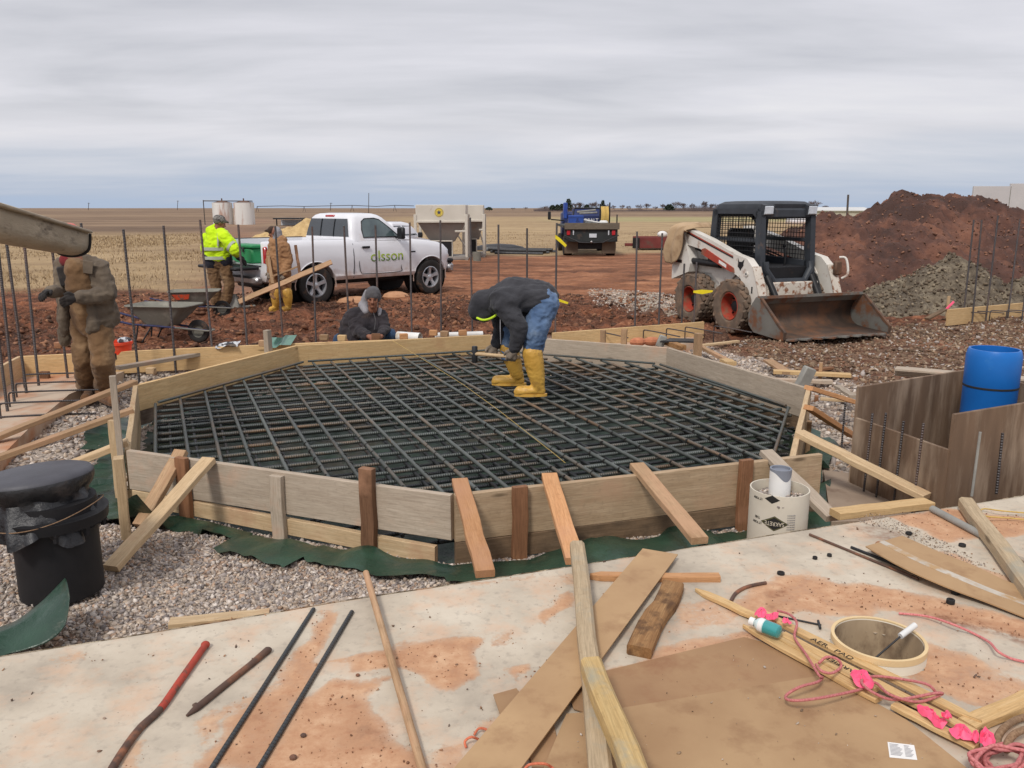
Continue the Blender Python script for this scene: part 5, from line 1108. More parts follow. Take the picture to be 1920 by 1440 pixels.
def boot(root, heel, toe, top, m, r_sh, rf=.052, hgt=.0, name='boot', vox=.009, sole=True):
    heel, toe, top = Vector(heel), Vector(toe), Vector(top); d_ = (toe-heel).normalized(); ank = heel+d_*.07+Vector((0, 0, .08)); up = Vector((0, 0, 1))
    ch = [[(heel+d_*.05+up*.045, .045), (heel+d_*.12+up*.05, .05), (toe-d_*.06+up*.042, rf*.92), (toe-d_*.045+up*.034, rf*.72)], [(heel+d_*.05+up*.05, .045), (ank, .058), (ank+(top-ank)*.35, r_sh*.86), (ank+(top-ank)*.7, r_sh), (top, r_sh*1.02)]]
    o = blob(name, ch, vox, m, root, .003, 3, fscale=14)
    for v in o.data.vertices:
        if v.co.z < 0 and 0: pass
    if sole:
        a, c = heel+d_*.03+up*.008, toe-d_*.05+up*.008; F, l = frame(a, c); mb = MB(); pr = []
        for j in range(20):
            q = 2*math.pi*j/20; x = math.cos(q); w = (.044 if x < 0 else .051)*abs(math.sin(q))**.8*(1 if math.sin(q) > 0 else -1); pr.append((x*(l/2+.04), w))
        mb.prism(pr, 2, -.010, .014); wp(obj('sole', mb, M[m], None, F), o)
    return o
Wp = lambda u, v, Y, dx=0: W(u, v, Y)
# ---- A: man standing at left, head behind the concrete chute
Y0 = 7.95
a_ = P(185, 752, -.28); A = person('man in grey brown jacket and brown overalls behind the concrete chute, hands held out', a_)
hc, at = head_chains(W(127, 450, Y0), (-.35, -1, -.35))
hipR, hipL = W(188, 598, Y0), W(155, 598, Y0+.05); kR, kL = W(193, 676, Y0-.12), W(157, 676, Y0); fR, fL = P(199, 745, -.28), P(165, 741, -.28)
shR, shL = W(187, 502, Y0), W(117, 498, Y0+.05); eR, wR = W(203, 553, Y0-.06), W(146, 558, Y0-.26); eL, wL = W(116, 545, Y0-.04), W(92, 549, Y0-.26)
body = blob('body', hc+[[(W(135, 470, Y0), .06), (W(150, 510, Y0), .11), (W(165, 580, Y0), .12)], [(shR, .05), (eR, .04), (wR, .028)], [(shL, .05), (eL, .04), (wL, .028)], [(hipR, .07), (kR, .05), (fR+Vector((0, 0, .08)), .04)], [(hipL, .07), (kL, .05), (fL+Vector((0, 0, .08)), .04)]], .009, 'skin', A)
eyes(A, at)
blob('overalls', [[(W(143, 502, Y0-.075), .105), (W(150, 540, Y0-.07), .125), (W(165, 590, Y0-.04), .14)], [(W(163, 585, Y0), .15), (W(172, 605, Y0), .155)], [(W(187, 604, Y0), .122), (kR, .112), (kR+(fR-kR)*.62, .098), (fR+Vector((0, 0, .13)), .112)], [(W(157, 604, Y0+.05), .122), (kL, .105), (kL+(fL-kL)*.62, .095), (fL+Vector((0, 0, .13)), .11)]], .012, 'brown_bib', A, .011, 4, 3, 6)
blob('shirt', [[(W(126, 488, Y0-.0), .07), (W(140, 492, Y0-.0), .085)]], .01, 'red_shirt', A, .004)
blob('jacket', [[(shL+Vector((0, .02, .0)), .08), (W(150, 492, Y0+.06), .095), (shR+Vector((0, .02, .0)), .085)], [(W(183, 508, Y0), .098), (W(189, 560, Y0), .105), (W(194, 602, Y0), .115)], [(W(172, 520, Y0+.12), .14), (W(180, 598, Y0+.12), .16)], [(W(170, 570, Y0-.11), .045), (W(176, 612, Y0-.13), .06), (W(170, 618, Y0-.13), .045)], [(W(201, 575, Y0), .09), (W(208, 596, Y0+.05), .09)],
    [(W(116, 504, Y0+.03), .07), (W(119, 560, Y0), .052), (W(121, 625, Y0+.0), .05)], [(W(119, 560, Y0+.1), .07), (W(122, 640, Y0+.12), .06)], [(W(140, 510, Y0+.1), .1), (W(150, 590, Y0+.15), .11)],
    [(shR, .088), (shR+(eR-shR)*.5+Vector((.01, 0, 0)), .086), (eR, .082), (eR+(wR-eR)*.5, .076), (eR+(wR-eR)*.93, .066)], [(shL, .082), (eL, .074), (eL+(wL-eL)*.85, .062)]], .0115, 'olive_coat', A, .012, 3, 5, 7)
wp(obj('pocket_flap', MB().box((0, 0, 0), (.095, .012, .12), .005), M['olive_coat'], None, Matrix.Translation(W(165, 501, Y0-.125)) @ Matrix.Rotation(.15, 4, 'Y')), A)
wp(obj('phone_pouch', MB().box((0, 0, 0), (.10, .05, .19), .02), M['glove_black'], None, Matrix.Translation(W(120, 518, Y0-.10)) @ Matrix.Rotation(-.15, 4, 'Y')), A)
blob('glove', [[(wR, .036), (wR+(wR-eR).normalized()*.02, .034)]]+hand_chains(wR, (wR-eR)+Vector((0, 0, -.05)), (0, -.3, 1), (0, .8, -.3), .5, 1.08), .006, 'glove_black', A, 0, 2)
blob('glove', [[(wL, .036), (wL+(wL-eL).normalized()*.02, .036)]]+hand_chains(wL, (wL-eL)+Vector((0, 0, .0)), (.8, 0, .5), (.2, .2, -1), .9, 1.08), .006, 'glove_black', A, 0, 2)
boot(A, P(186, 748, -.275), P(220, 762, -.275), P(200, 732, -.28)+Vector((0, 0, .16)), 'brown_leather', .062, .056); boot(A, P(172, 742, -.275), P(160, 758, -.275), P(165, 728, -.28)+Vector((0, 0, .16)), 'brown_leather', .062, .056)
hh_ = W(127, 450, Y0); Mh = Matrix.Translation(hh_+Vector((0, 0, .035))) @ Vector((-.35, -1, -.35)).to_track_quat('Y', 'Z').to_matrix().to_4x4()
wp(obj('hard_hat', MB().lathe([(.0, .118), (.05, .112), (.085, .092), (.108, .055), (.116, .012), (.118, .0), (.13, -.006), (.128, -.012), (.112, -.004)], 32, M=Mh @ Matrix.Diagonal((1, 1.18, 1, 1))), M['hat_red']), A)
# ---- B: man bent over on the mat
Yn, Yf = 7.45, 7.85; Ym = 7.65
B = person('man in charcoal hoodie, jeans and yellow rubber boots bending over on the rebar mat', P(995, 732, -.09))
hd = W(906, 572, Ym); hc, at = head_chains(hd, (-.55, -.35, -1), (-.8, 0, .55), 1.0)
thn = [(W(1020, 572, Yn+.08), .135), (W(1003, 622, Yn-.02), .112), (W(998, 668, Yn), .092)]; thf = [(W(1012, 578, Yf-.05), .13), (W(962, 620, Yf), .105), (W(953, 662, Yf), .088)]
an, af = [W(945, 572, Yn), W(975, 615, Yn-.08), W(966, 652, Yn-.05)], [W(935, 575, Yf-.02), W(940, 615, Yf+.04), W(930, 645, Yf-.02)]
blob('body', hc+[[(W(930, 562, Ym), .08), (W(960, 558, Ym), .13), (W(1015, 568, Ym), .12)], [(an[0], .05), (an[1], .04), (an[2], .03)], [(af[0], .05), (af[1], .04), (af[2], .03)], [(p, r*.55) for p, r in thn], [(p, r*.55) for p, r in thf]], .01, 'skin', B)
blob('jeans', [thn, thf, [(W(1018, 568, Yn+.1), .15), (W(1016, 570, Yf-.08), .15)]], .011, 'jeans', B, .013, 3, 11, 9)
blob('hoodie', [[(W(935, 566, Ym), .155), (W(962, 556, Ym), .185), (W(990, 556, Ym), .178), (W(1016, 560, Ym), .163)], [(W(940, 562, Yn+.05), .12), (W(1012, 560, Yn+.08), .13)], [(W(940, 562, Yf-.05), .12), (W(1012, 560, Yf-.08), .13)], [(an[0]+Vector((.05, 0, .02)), .11), (an[0], .108), (an[1], .085), (an[1]+(an[2]-an[1])*.6, .072), (an[2], .058)], [(af[0], .1), (af[1], .075), (af[2], .055)], [(W(985, 585, Ym), .13)]], .0115, 'charcoal', B, .011, 4, 7, 7)
blob('hood', [[(W(907, 568, Ym), .128), (W(920, 566, Ym), .125), (W(936, 560, Ym), .11)], [(W(899, 580, Ym), .112)], [(W(908, 586, Ym-.03), .09)]], .010, 'charcoal', B, .004, 4, 4, 9)
wp(obj('liner_edge', MB().tube(catmull([W(894, 596, Ym-.09), W(906, 600, Ym-.12), W(920, 597, Ym-.13), W(934, 588, Ym-.12)], 5), .011, 8), M['neon']), B)
cord('drawstring', [W(938, 595, Yn-.0), W(938, 620, Yn-.1), W(939, 645, Yn-.1)], .0035, M['grey_hood'], parent=B)
for nm, w, e, Yh, cu in (('glove', an[2], an[1], Yn, 1.25), ('glove', af[2], af[1], Yf, 1.25)):
    d_ = (w-e).normalized()+Vector((-.25, 0, -.3)); blob(nm, [[(w+(e-w)*.06, .044), (w, .036)]]+hand_chains(w, d_, (-.9, -.2, .3), (-.1, .95 if Yh == Yn else -.95, -.2), cu, 1.12), .006, 'glove_grey', B, 0, 2)
boot(B, P(1024, 742, -.092), P(962, 742, -.092), W(998, 662, 7.42), 'boot_yellow', .092, .056); boot(B, P(985, 722, -.092), P(920, 721, -.092), W(953, 652, 7.85), 'boot_yellow', .088, .056)
sg = thing('sledgehammer', 'sledgehammer with pale wooden handle held low by the bent over man', 'hammer', tuple(W(890, 666, 7.72)))
q = W(890, 649, 7.72); q2 = W(890, 680, 7.72); F, l = frame(q2, q); wp(obj('head', MB().lathe([(0, -l/2), (.022, -l/2), (.028, -l/2+.008), (.028, l/2-.008), (.023, l/2), (0, l/2)], 20, M=Matrix.Rotation(math.pi/2, 4, 'Y')), M['dark_steel'], None, F), sg)
rod('handle', W(886, 663, 7.72), W(975, 670, 7.56), .018, M['pine_pale'], parent=sg, n=14)
# ---- C: man crouching behind the back board
Yc = 10.75
C_ = person('man in black coat and grey knit cap crouching behind the back board', P(680, 648, -.2))
hc, at = head_chains(W(699, 560, Yc-.12), (.12, -1, -.1), (.05, 0, 1), 1.0)
sR, sL = W(662, 592, Yc), W(713, 592, Yc+.02); eR, wR = W(670, 621, Yc-.12), W(692, 631, Yc-.4); eL, wL = W(722, 618, Yc-.1), W(714, 631, Yc-.38)
blob('body', hc+[[(W(690, 585, Yc), .06), (W(680, 605, Yc), .12), (W(660, 640, Yc), .13)], [(sR, .05), (eR, .04), (wR, .03)], [(sL, .05), (eL, .04), (wL, .03)]]+hand_chains(wR, Vector((.7, -.6, -.2)), (.3, .4, .6), (.5, .5, -.6), .8)+hand_chains(wL, Vector((-.5, -.7, -.2)), (-.3, .4, .6), (-.5, .5, -.6), .8), .0075, 'skin', C_, 0, 3); eyes(C_, at)
blob('coat', [[(W(690, 590, Yc), .12), (W(682, 606, Yc), .17), (W(672, 632, Yc+.02), .20)], [(W(650, 632, Yc+.05), .13), (W(660, 600, Yc+.04), .13)], [(sR, .095), (W(687, 584, Yc+.05), .10), (sL, .09)], [(sR, .10), (eR, .088), (eR+(wR-eR)*.8, .062)], [(sL, .095), (eL, .082), (eL+(wL-eL)*.8, .06)], [(W(700, 612, Yc-.02), .13), (W(704, 632, Yc), .14)]], .012, 'black_coat', C_, .016, 4, 13, 7)
blob('hood', [[(W(684, 577, Yc+.08), .075), (W(684, 560, Yc+.06), .05), (W(688, 547, Yc+.04), .035)], [(W(680, 572, Yc+.05), .06), (W(686, 584, Yc-.08), .045)], [(W(712, 582, Yc+.02), .035), (W(711, 590, Yc-.08), .025)]], .01, 'grey_hood', C_, .004, 3)
F = Matrix.Translation(W(699, 557, Yc-.12)); ch = [[(F @ Vector((0, .02, .045)), .098), (F @ Vector((0, -.015, .04)), .094)], [(F @ Vector((-.02, .035, .005)), .088), (F @ Vector((.02, .035, .005)), .088)], [(F @ Vector((-.03, -.06, .022)), .045), (F @ Vector((.04, -.06, .022)), .045)]]
blob('knit_cap', ch, .008, 'grey_knit', C_, .002, 3, 2, 20)
blob('jeans', [[(W(640, 640, Yc+.1), .12), (W(700, 640, Yc-.15), .10)], [(W(670, 642, Yc+.1), .12), (W(733, 628, Yc-.1), .085), (W(735, 645, Yc), .07)]], .012, 'dark_jeans', C_, .008, 3, 9, 9)
blob('boots', [[(W(640, 652, Yc+.1), .08), (W(650, 655, Yc-.1), .06)]], .012, 'brown_leather', C_)
cord('zip', [W(700, 586, Yc-.2), W(704, 600, Yc-.21), W(702, 618, Yc-.22)], .006, M['grey_knit'], parent=C_)
q = P(706, 634, .02); tag(obj('wood_block', MB().box((0, 0, 0), (.11, .05, .09), .006), M['brown_stake'], None, Matrix.Translation(W(705, 632, Yc-.52))), 'wood block held down by the hands of the crouching man', 'block')
# ---- D: man in the yellow jacket
Yd = 16.2
D_ = person('man in a bright yellow hi-vis jacket and camouflage cap at the open tailgate', P(412, 578, -.35))
hc, at = head_chains(W(412, 419, Yd), (1, .55, -.25)); sB, sF = W(398, 444, Yd-.1), W(420, 444, Yd-.15); eF, wF = W(441, 470, Yd-.25), W(447, 484, Yd+.05)
la = [(W(400, 497, Yd), .145), (W(405, 540, Yd), .105), (W(405, 566, Yd), .10)]; lb_ = [(W(422, 497, Yd), .14), (W(430, 535, Yd-.02), .10), (W(424, 563, Yd), .10)]
blob('body', hc+[[(W(408, 440, Yd), .08), (W(408, 490, Yd), .12)], [(sF, .05), (eF, .04), (wF, .03)], [(p, r*.5) for p, r in la], [(p, r*.5) for p, r in lb_]]+hand_chains(wF, (.6, .5, -.5), (0, .3, 1), (.3, .3, -.9), .8), .011, 'skin', D_); eyes(D_, at)
blob('trousers', [la, lb_, [(W(402, 492, Yd), .16), (W(420, 492, Yd), .155)]], .014, 'brown_bib', D_, .015, 3, 17, 6)
blob('shirt_tail', [[(W(399, 482, Yd), .17), (W(400, 492, Yd), .17)], [(W(420, 482, Yd), .16), (W(420, 490, Yd), .165)]], .014, 'navy', D_, .006)
blob('jacket', [[(W(402, 440, Yd), .15), (W(402, 460, Yd), .2), (W(402, 480, Yd), .185)], [(W(416, 440, Yd-.05), .14), (W(416, 480, Yd-.02), .175)], [(W(396, 434, Yd), .11), (W(402, 431, Yd), .10)], [(sF, .13), (W(432, 457, Yd-.2), .118), (eF, .105), (eF+(wF-eF)*.3, .085)], [(W(387, 446, Yd+.1), .1), (W(384, 470, Yd+.2), .085)], [(W(405, 427, Yd+.02), .085), (W(398, 432, Yd+.06), .10)]], .014, 'hivis', D_, .013, 4, 19, 7)
def band(pts, r, root, n=28, w=.05):
    mb = MB(); return
for v_, k in ((466, 1.0), (483, .97)):
    c_ = W(407, v_, Yd-.005); mb = MB().lathe([(1.0, -.03), (1.0, .03)], 40, M=Matrix.Diagonal((.275*k, .223*k, 1, 1))); o = wp(obj('reflective_band', mb, M['reflective'], None, Matrix.Translation(c_)), D_)
wp(obj('reflective_band', MB().tube([W(433, 461, Yd-.215), W(437, 464, Yd-.225)], [.123, .12], 20, False), M['reflective']), D_)
wp(obj('reflective_band', MB().tube(catmull([W(409, 438, Yd-.17), W(409, 450, Yd-.225), W(409, 462, Yd-.22)], 5), .02, 8), M['reflective']), D_)
blob('glove', hand_chains(wF, (.6, .5, -.5), (0, .3, 1), (.3, .3, -.9), .8, 1.25), .007, 'glove_black', D_, 0, 2); blob('cuff', [[(eF+(wF-eF)*.35, .07), (wF, .05)]], .01, 'navy', D_)
F = Matrix.Translation(W(411, 415, Yd)); blob('cap', [[(F @ Vector((-.015, -.02, .03)), .098), (F @ Vector((.03, .0, .028)), .094)], [(F @ Vector((.09, .04, .0)), .035), (F @ Vector((.15, .07, -.02)), .02)]], .01, 'camo', D_)
boot(D_, P(398, 577, -.35), P(412, 581, -.35), P(404, 574, -.35)+Vector((0, 0, .17)), 'brown_leather', .07); boot(D_, P(416, 574, -.35), P(434, 576, -.35), P(422, 571, -.35)+Vector((0, 0, .17)), 'brown_leather', .07)
# ---- E: man in tan overalls
Ye = 15.95
E_ = person('man in tan work suit, grey hood and yellow boots beside the truck bed', P(528, 583, -.35))
hc, at = head_chains(W(514, 437, Ye), (-1, .1, -.15)); s1, s2 = W(532, 462, Ye-.12), W(514, 460, Ye+.18); e1, w1 = W(541, 490, Ye-.12), W(534, 512, Ye-.2); e2, w2 = W(506, 486, Ye+.16), W(508, 508, Ye-.0)
la = [(W(516, 513, Ye), .12), (W(514, 540, Ye), .098), (W(516, 556, Ye), .09)]; lb_ = [(W(535, 513, Ye), .12), (W(536, 540, Ye), .10), (W(537, 556, Ye), .09)]
blob('body', hc+[[(W(520, 455, Ye), .08), (W(525, 500, Ye), .12)], [(s1, .05), (e1, .04), (w1, .03)], [(s2, .05), (e2, .04), (w2, .03)], [(p, r*.5) for p, r in la], [(p, r*.5) for p, r in lb_]], .011, 'skin', E_); eyes(E_, at)
blob('work_suit', [[(W(520, 458, Ye), .15), (W(524, 480, Ye), .185), (W(525, 505, Ye), .185)], la, lb_, [(s1, .115), (e1, .095), (w1, .072)], [(s2, .11), (e2, .09), (w2, .07)], [(W(513, 452, Ye), .1), (W(528, 453, Ye), .12)]], .014, 'tan_suit', E_, .015, 4, 23, 7)
blob('hood', [[(W(518, 435, Ye+.02), .105), (W(520, 442, Ye+.02), .10)], [(W(517, 449, Ye), .085)]], .01, 'grey_hood', E_, .004)
F = Matrix.Translation(W(512, 433, Ye)); blob('cap', [[(F @ Vector((-.02, 0, .01)), .085)], [(F @ Vector((-.09, 0, .005)), .035), (F @ Vector((-.15, 0, .0)), .018)]], .01, 'brown_cloth', E_)
for w, e in ((w1, e1), (w2, e2)): blob('glove', hand_chains(w, (w-e)+Vector((-.08, 0, 0)), (-1, 0, .2), (0, 1, 0), .7, 1.2), .007, 'glove_grey', E_, 0, 2)
boot(E_, P(523, 582, -.35), P(504, 584, -.35), W(517, 547, Ye), 'boot_yellow', .098, .06, vox=.011); boot(E_, P(546, 582, -.35), P(526, 585, -.35), W(538, 547, Ye-.02), 'boot_yellow', .098, .06, vox=.011)
# ================================================================ white pickup
M['white_paint'] = mat('white_car_paint', S(226, 226, 230), S(218, 218, 222), 2, .28, coat=.6, spec=.5, c3=S(196, 176, 160), s3=2, t3=(.62, .85), var=0)
t = M['white_paint'].node_tree; b = [n for n in t.nodes if n.type == 'BSDF_PRINCIPLED'][0]; v, _ = coords(t, (1, 1, 1), False); sx = t.nodes.new('ShaderNodeSeparateXYZ'); L(t, v, sx.inputs[0])
f_ = math_(t, 'ADD', sx.outputs[2], math_(t, 'MULTIPLY', noise(t, v, 3.5, 7, .65), .55)); src = b.inputs['Base Color'].links[0].from_socket      # red mud splashed along the sills
L(t, mixc(t, ramp(t, f_, [(.74, .75), (.9, .22), (1.12, 0.0)]), src, S(168, 132, 108)), b.inputs['Base Color'])
M['glass'] = mat('tinted_glass', S(40, 48, 54), S(30, 36, 42), 2, .06, spec=.7, coat=.5, var=0); M['glass_reflect'] = mat('side_glass_reflecting', S(92, 108, 108), S(60, 74, 78), 3, .06, spec=.7, coat=.5, var=0)  # side glass is paler and greener: its reflections are put into the colour
M['trim'] = mat('black_trim', S(38, 38, 40), S(30, 30, 32), 5, .5, var=0); M['tyre'] = mat('muddy_tyre', S(52, 49, 47), S(40, 38, 37), 6, .85, .4, 60, .004, c3=S(112, 84, 66), s3=5, t3=(.56, .76), var=0)
M['alloy'] = mat('alloy_wheel', S(196, 198, 202), S(176, 178, 184), 6, .35, metal=.6, spec=.5, c3=S(150, 130, 116), s3=8, t3=(.62, .8), var=0); M['tail_red'] = mat('red_lens', S(190, 34, 44), S(150, 24, 34), 10, .2, spec=.6, coat=.5, var=0)
M['lens'] = mat('clear_lens', S(214, 220, 226), S(190, 196, 204), 10, .12, spec=.6, coat=.5, var=0); M['chrome'] = mat('chrome', S(190, 188, 188), S(150, 146, 146), 6, .3, metal=.8, c3=S(140, 110, 92), s3=6, t3=(.6, .8), var=0)
M['logo_top'] = mat('lime_lettering', S(172, 196, 56), rough=.5, var=0); M['logo_low'] = mat('dark_green_lettering', S(104, 132, 72), rough=.5, var=0)
hx, hy = 2.14, 2.19; TA = math.atan2(hy, hx); tl_ = Vector((-math.sin(TA), math.cos(TA), 0)); tb_ = Vector((-4.1, 17.14, 0))+tl_*.86
def vehicle_wheel(root, c, r, w, side, spokes=5, rim=.62, n=44):
    Mw = Matrix.Translation(c) @ Matrix.Rotation(-math.pi/2*side, 4, 'X')     # lathe Z points outwards
    wh = thing('wheel', '', ''); [wh.__delitem__(k) for k in list(wh.keys())]; wh.parent = root; wh.matrix_basis = Mw; h = w/2
    obj('tyre', MB().lathe([(r*rim, -h*.8), (r*.8, -h), (r*.94, -h*.92), (r, -h*.7), (r, h*.7), (r*.94, h*.92), (r*.8, h), (r*rim*1.03, h*.86), (r*rim, h*.8)], n), M['tyre'], wh, smooth=30)
    mb = MB().lathe([(r*rim, -h*.8), (r*rim, h*.8), (r*rim*.93, h*.84), (r*rim*.88, h*.5), (r*rim*.84, -h*.1), (0, -h*.1)], n); ri = obj('rim', mb, [M['alloy']], wh)
    obj('dish', MB().lathe([(r*rim*.86, h*.05), (0, h*.05)], 24), M['trim'], wh)
    for k in range(spokes):
        a = 2*math.pi*k/spokes+.3; ca, sa = math.cos(a), math.sin(a); mb = MB(); R0, R1 = r*rim*.16, r*rim*.93; pr = [(R0, .24), (R0+.4*(R1-R0), .145), (R1, .20)]
        secs = [[Vector((ca*q-sa*r*rim*t*s, sa*q+ca*r*rim*t*s, z)) for s, z in ((-1, h*.35), (1, h*.35), (.75, h*(.62+.12*(q == R1))), (-.75, h*(.62+.12*(q == R1))))] for q, t in pr]; mb.loft(secs); obj('spoke', mb, M['alloy'], wh)
    obj('hub', MB().lathe([(r*rim*.26, h*.4), (r*rim*.22, h*.68), (r*rim*.1, h*.74), (0, h*.74)], 20), M['alloy'], wh); return wh
tk = thing('pickup_truck', 'white single cab pickup with green door lettering and lowered tailgate', 'pickup', (tb_.x, tb_.y, -.36), TA)
def half(sec): return sec+[(-y, z) for y, z in reversed(sec)]
secs = []
for x, zb, zt, k in [(-1.13, .58, 1.29, .95), (-1.11, .52, 1.315, .975), (-1.0, .48, 1.325, .985), (0, .46, 1.325, 1), (.9, .46, 1.32, 1), (1.0, .46, 1.31, 1), (2.2, .46, 1.30, 1), (2.55, .46, 1.285, .995), (3.0, .46, 1.25, .985), (3.35, .48, 1.20, .97), (3.55, .52, 1.14, .94), (3.68, .55, 1.06, .89), (3.75, .58, .96, .82)]:
    s = [(.84*k, zb), (.95*k, zb+.02), (.985*k, zb+.10), (.975*k, zb+.16), (1.0*k, zb+.30), (1.005*k, zb+.42*(zt-zb)+.12), (.985*k, zt-.14), (.945*k, zt-.045), (.90*k, zt-.008), (.80*k, zt+.0), (.4*k, zt+.012*(x > 2.3))]
    secs.append([Vector((x, y, z)) for y, z in half(s)])
cut = []
for x in (0, 3.06):
    for sd in (-1, 1): cut.append(MB().tube([(x, .60*sd, .40), (x, 1.3*sd, .40)], .475, 40))
cut.append(MB().box((-.20, 0, 1.5), (2.05, 1.66, 1.28)))
cuts = []
for i, q in enumerate(cut):
    o = bpy.data.objects.new('cut', q.mesh('cut', 0)); COL.objects.link(o); cuts.append(o)
me = baked(MB().loft(secs), [('BOOLEAN', dict(operation='DIFFERENCE', object=o, solver='EXACT')) for o in cuts], 'body', 32)
for o in cuts: bpy.data.objects.remove(o)
link('body', me, M['white_paint'], tk)
def rrect(x0, x1, w, z, r=.12, n=6):
    pts = []
    for cx, cy, a0 in ((x1-r, w-r, 0), (x0+r, w-r, 90), (x0+r, -w+r, 180), (x1-r, -w+r, 270)):
        for j in range(n+1): a = R(a0+90*j/n); pts.append(Vector((cx+r*math.cos(a), cy+r*math.sin(a), z)))
    return pts
CB = [(1.27, .93, 2.56, .945, .10), (1.32, .935, 2.50, .93, .12), (1.45, .95, 2.31, .895, .13), (1.62, .985, 2.07, .845, .14), (1.755, 1.02, 1.92, .785, .15), (1.81, 1.06, 1.84, .735, .17), (1.842, 1.12, 1.76, .66, .2), (1.856, 1.26, 1.6, .5, .2)]
obj('cab', MB().loft([rrect(a, b_, w, z, r) for z, a, b_, w, r in CB]), M['white_paint'], tk, smooth=35)
def cabw(z):
    for (z0, a0, b0, w0, _), (z1, a1, b1, w1, _) in zip(CB, CB[1:]):
        if z0 <= z <= z1: f = (z-z0)/(z1-z0); return a0+(a1-a0)*f, b0+(b1-b0)*f, w0+(w1-w0)*f
for sd in (-1, 1):
    pts = [(1.24, 1.345), (1.23, 1.5), (1.27, 1.68), (1.36, 1.735), (1.62, 1.745), (1.74, 1.715), (1.98, 1.53), (2.16, 1.38), (2.17, 1.345)]
    q = [Vector((x, sd*(cabw(z)[2]+.010), z)) for x, z in pts]
    lv = [(1.345, 1.24, 2.17), (1.38, 1.238, 2.16), (1.45, 1.234, 2.08), (1.53, 1.232, 1.98), (1.60, 1.25, 1.89), (1.68, 1.27, 1.785), (1.715, 1.32, 1.74), (1.742, 1.40, 1.63)]; mb = MB()
    for z, x0_, x1_ in lv: mb.v += [(x0_+(x1_-x0_)*j/4, sd*(cabw(z)[2]+.010), z) for j in range(5)]
    mb.f = [(r*5+c, r*5+c+1, r*5+c+6, r*5+c+5) for r in range(len(lv)-1) for c in range(4)]; mb.m = [0]*len(mb.f); obj('side_window', mb, M['glass_reflect'], tk, smooth=60)
    fr = [Vector((x, sd*(cabw(z)[2]+.006), z)) for x, z in catmull([(a, b_, 0) for a, b_ in pts], 3, True) for x, z in [(0, 0)]] if 0 else q
    obj('window_trim', MB().tube(q, .011, 6, closed=True), M['trim'], tk)
zz = [1.36, 1.5, 1.66, 1.735]; q = [Vector((cabw(z)[0]-.006, -(cabw(z)[2]-.10), z)) for z in zz]+[Vector((cabw(z)[0]-.006, (cabw(z)[2]-.10), z)) for z in reversed(zz)]
rw = obj('rear_window', MB().add(q, [(0, 1, 6, 7), (1, 2, 5, 6), (2, 3, 4, 5)]), M['glass'], tk, smooth=0)
for y in (-.25, .25): obj('slider_frame', MB().tube([(cabw(z)[0]-.012, y, z) for z in zz], .010, 6), M['trim'], rw)
q = [Vector((cabw(z)[1]+.004, -(cabw(z)[2]-.12), z)) for z in (1.34, 1.6, 1.76)]+[Vector((cabw(z)[1]+.004, (cabw(z)[2]-.12), z)) for z in (1.76, 1.6, 1.34)]; obj('windshield', MB().add(q, [(0, 1, 4, 5), (1, 2, 3, 4)]), M['glass'], tk, smooth=0)
obj('brake_lamp', MB().box((1.05, 0, 1.79), (.05, .34, .05), .012), M['tail_red'], tk)
def bodyy(z, zb=.46, zt=1.3): 
    s = [(.84, zb), (.95, zb+.02), (.985, zb+.10), (.975, zb+.16), (1.0, zb+.30), (1.005, zb+.42*(zt-zb)+.12), (.985, zt-.14), (.945, zt-.045), (.90, zt)]
    for (y0, z0), (y1, z1) in zip(s, s[1:]):
        if z0 <= z <= z1: return y0+(y1-y0)*(z-z0)/(z1-z0)
    return .9
for sd in (-1, 1):
    dr_ = [(1.08, 1.26), (1.06, .8), (1.12, .60), (1.25, .575), (2.14, .575), (2.19, .7), (2.22, 1.26)]
    mb = MB(); xs = [1.09, 1.4, 1.8, 2.19]; zs_ = [.60, .7, .8, .95, 1.08, 1.18, 1.25]
    vs = [Vector((x, sd*(bodyy(z)+.004), z)) for z in zs_ for x in xs]; mb.add(vs, [(r*4+c, r*4+c+1, r*4+c+5, r*4+c+4) for r in range(6) for c in range(3)]); dro = obj('door', mb, M['white_paint'], tk, smooth=60)
    obj('door_seam', MB().tube(catmull([(x, sd*(bodyy(z)+.002), z) for x, z in dr_], 4), .007, 6), M['trim'], dro)
    obj('door_handle', MB().box((1.24, sd*(bodyy(1.14)+.028), 1.14), (.20, .035, .045), .012), M['trim'], dro)
    obj('cab_seam', MB().tube([(.93, sd*(bodyy(z)+.001), z) for z in (.5, .6, .8, 1.0, 1.2, 1.27)], .010, 6), M['trim'], tk)
    me_ = MB(); nn = 22
    for x in (0, 3.06):
        ar = [(x+.485*math.cos(a), .40+.485*math.sin(a)) for a in [R(-8+196*j/nn) for j in range(nn+1)]]; obj('arch_lip', MB().tube([(a, sd*(bodyy(max(.48, min(1.2, z)))*(.985 if x else 1)+.0), z) for a, z in ar], .012, 8), M['white_paint'], tk); obj('wheel_well', MB().tube([(x, .55*sd, .42), (x, .93*sd, .42)], .470, 36, False).tube([(x, .55*sd, .42), (x, .56*sd, .42)], .470, 36), M['trim'], tk)
    obj('tail_lamp', MB().box((-1.10, sd*.935, 1.05), (.07, .10, .34), .02), M['tail_red'], tk); obj('mirror', MB().box((2.12, sd*1.11, 1.42), (.10, .22, .26), .04).box((2.12, sd*.98, 1.33), (.06, .14, .05), .015), M['trim'], tk)
    obj('headlamp', MB().box((3.62, sd*.76, .95), (.22, .22, .19), .05), M['lens'], tk); obj('badge', MB().box((2.53, sd*(bodyy(1.0)+.003), 1.0), (.14, .006, .03), .002), M['trim'], tk)
    for x in (0, 3.06): vehicle_wheel(tk, Vector((x, sd*.86, .40)), .40, .27, sd)
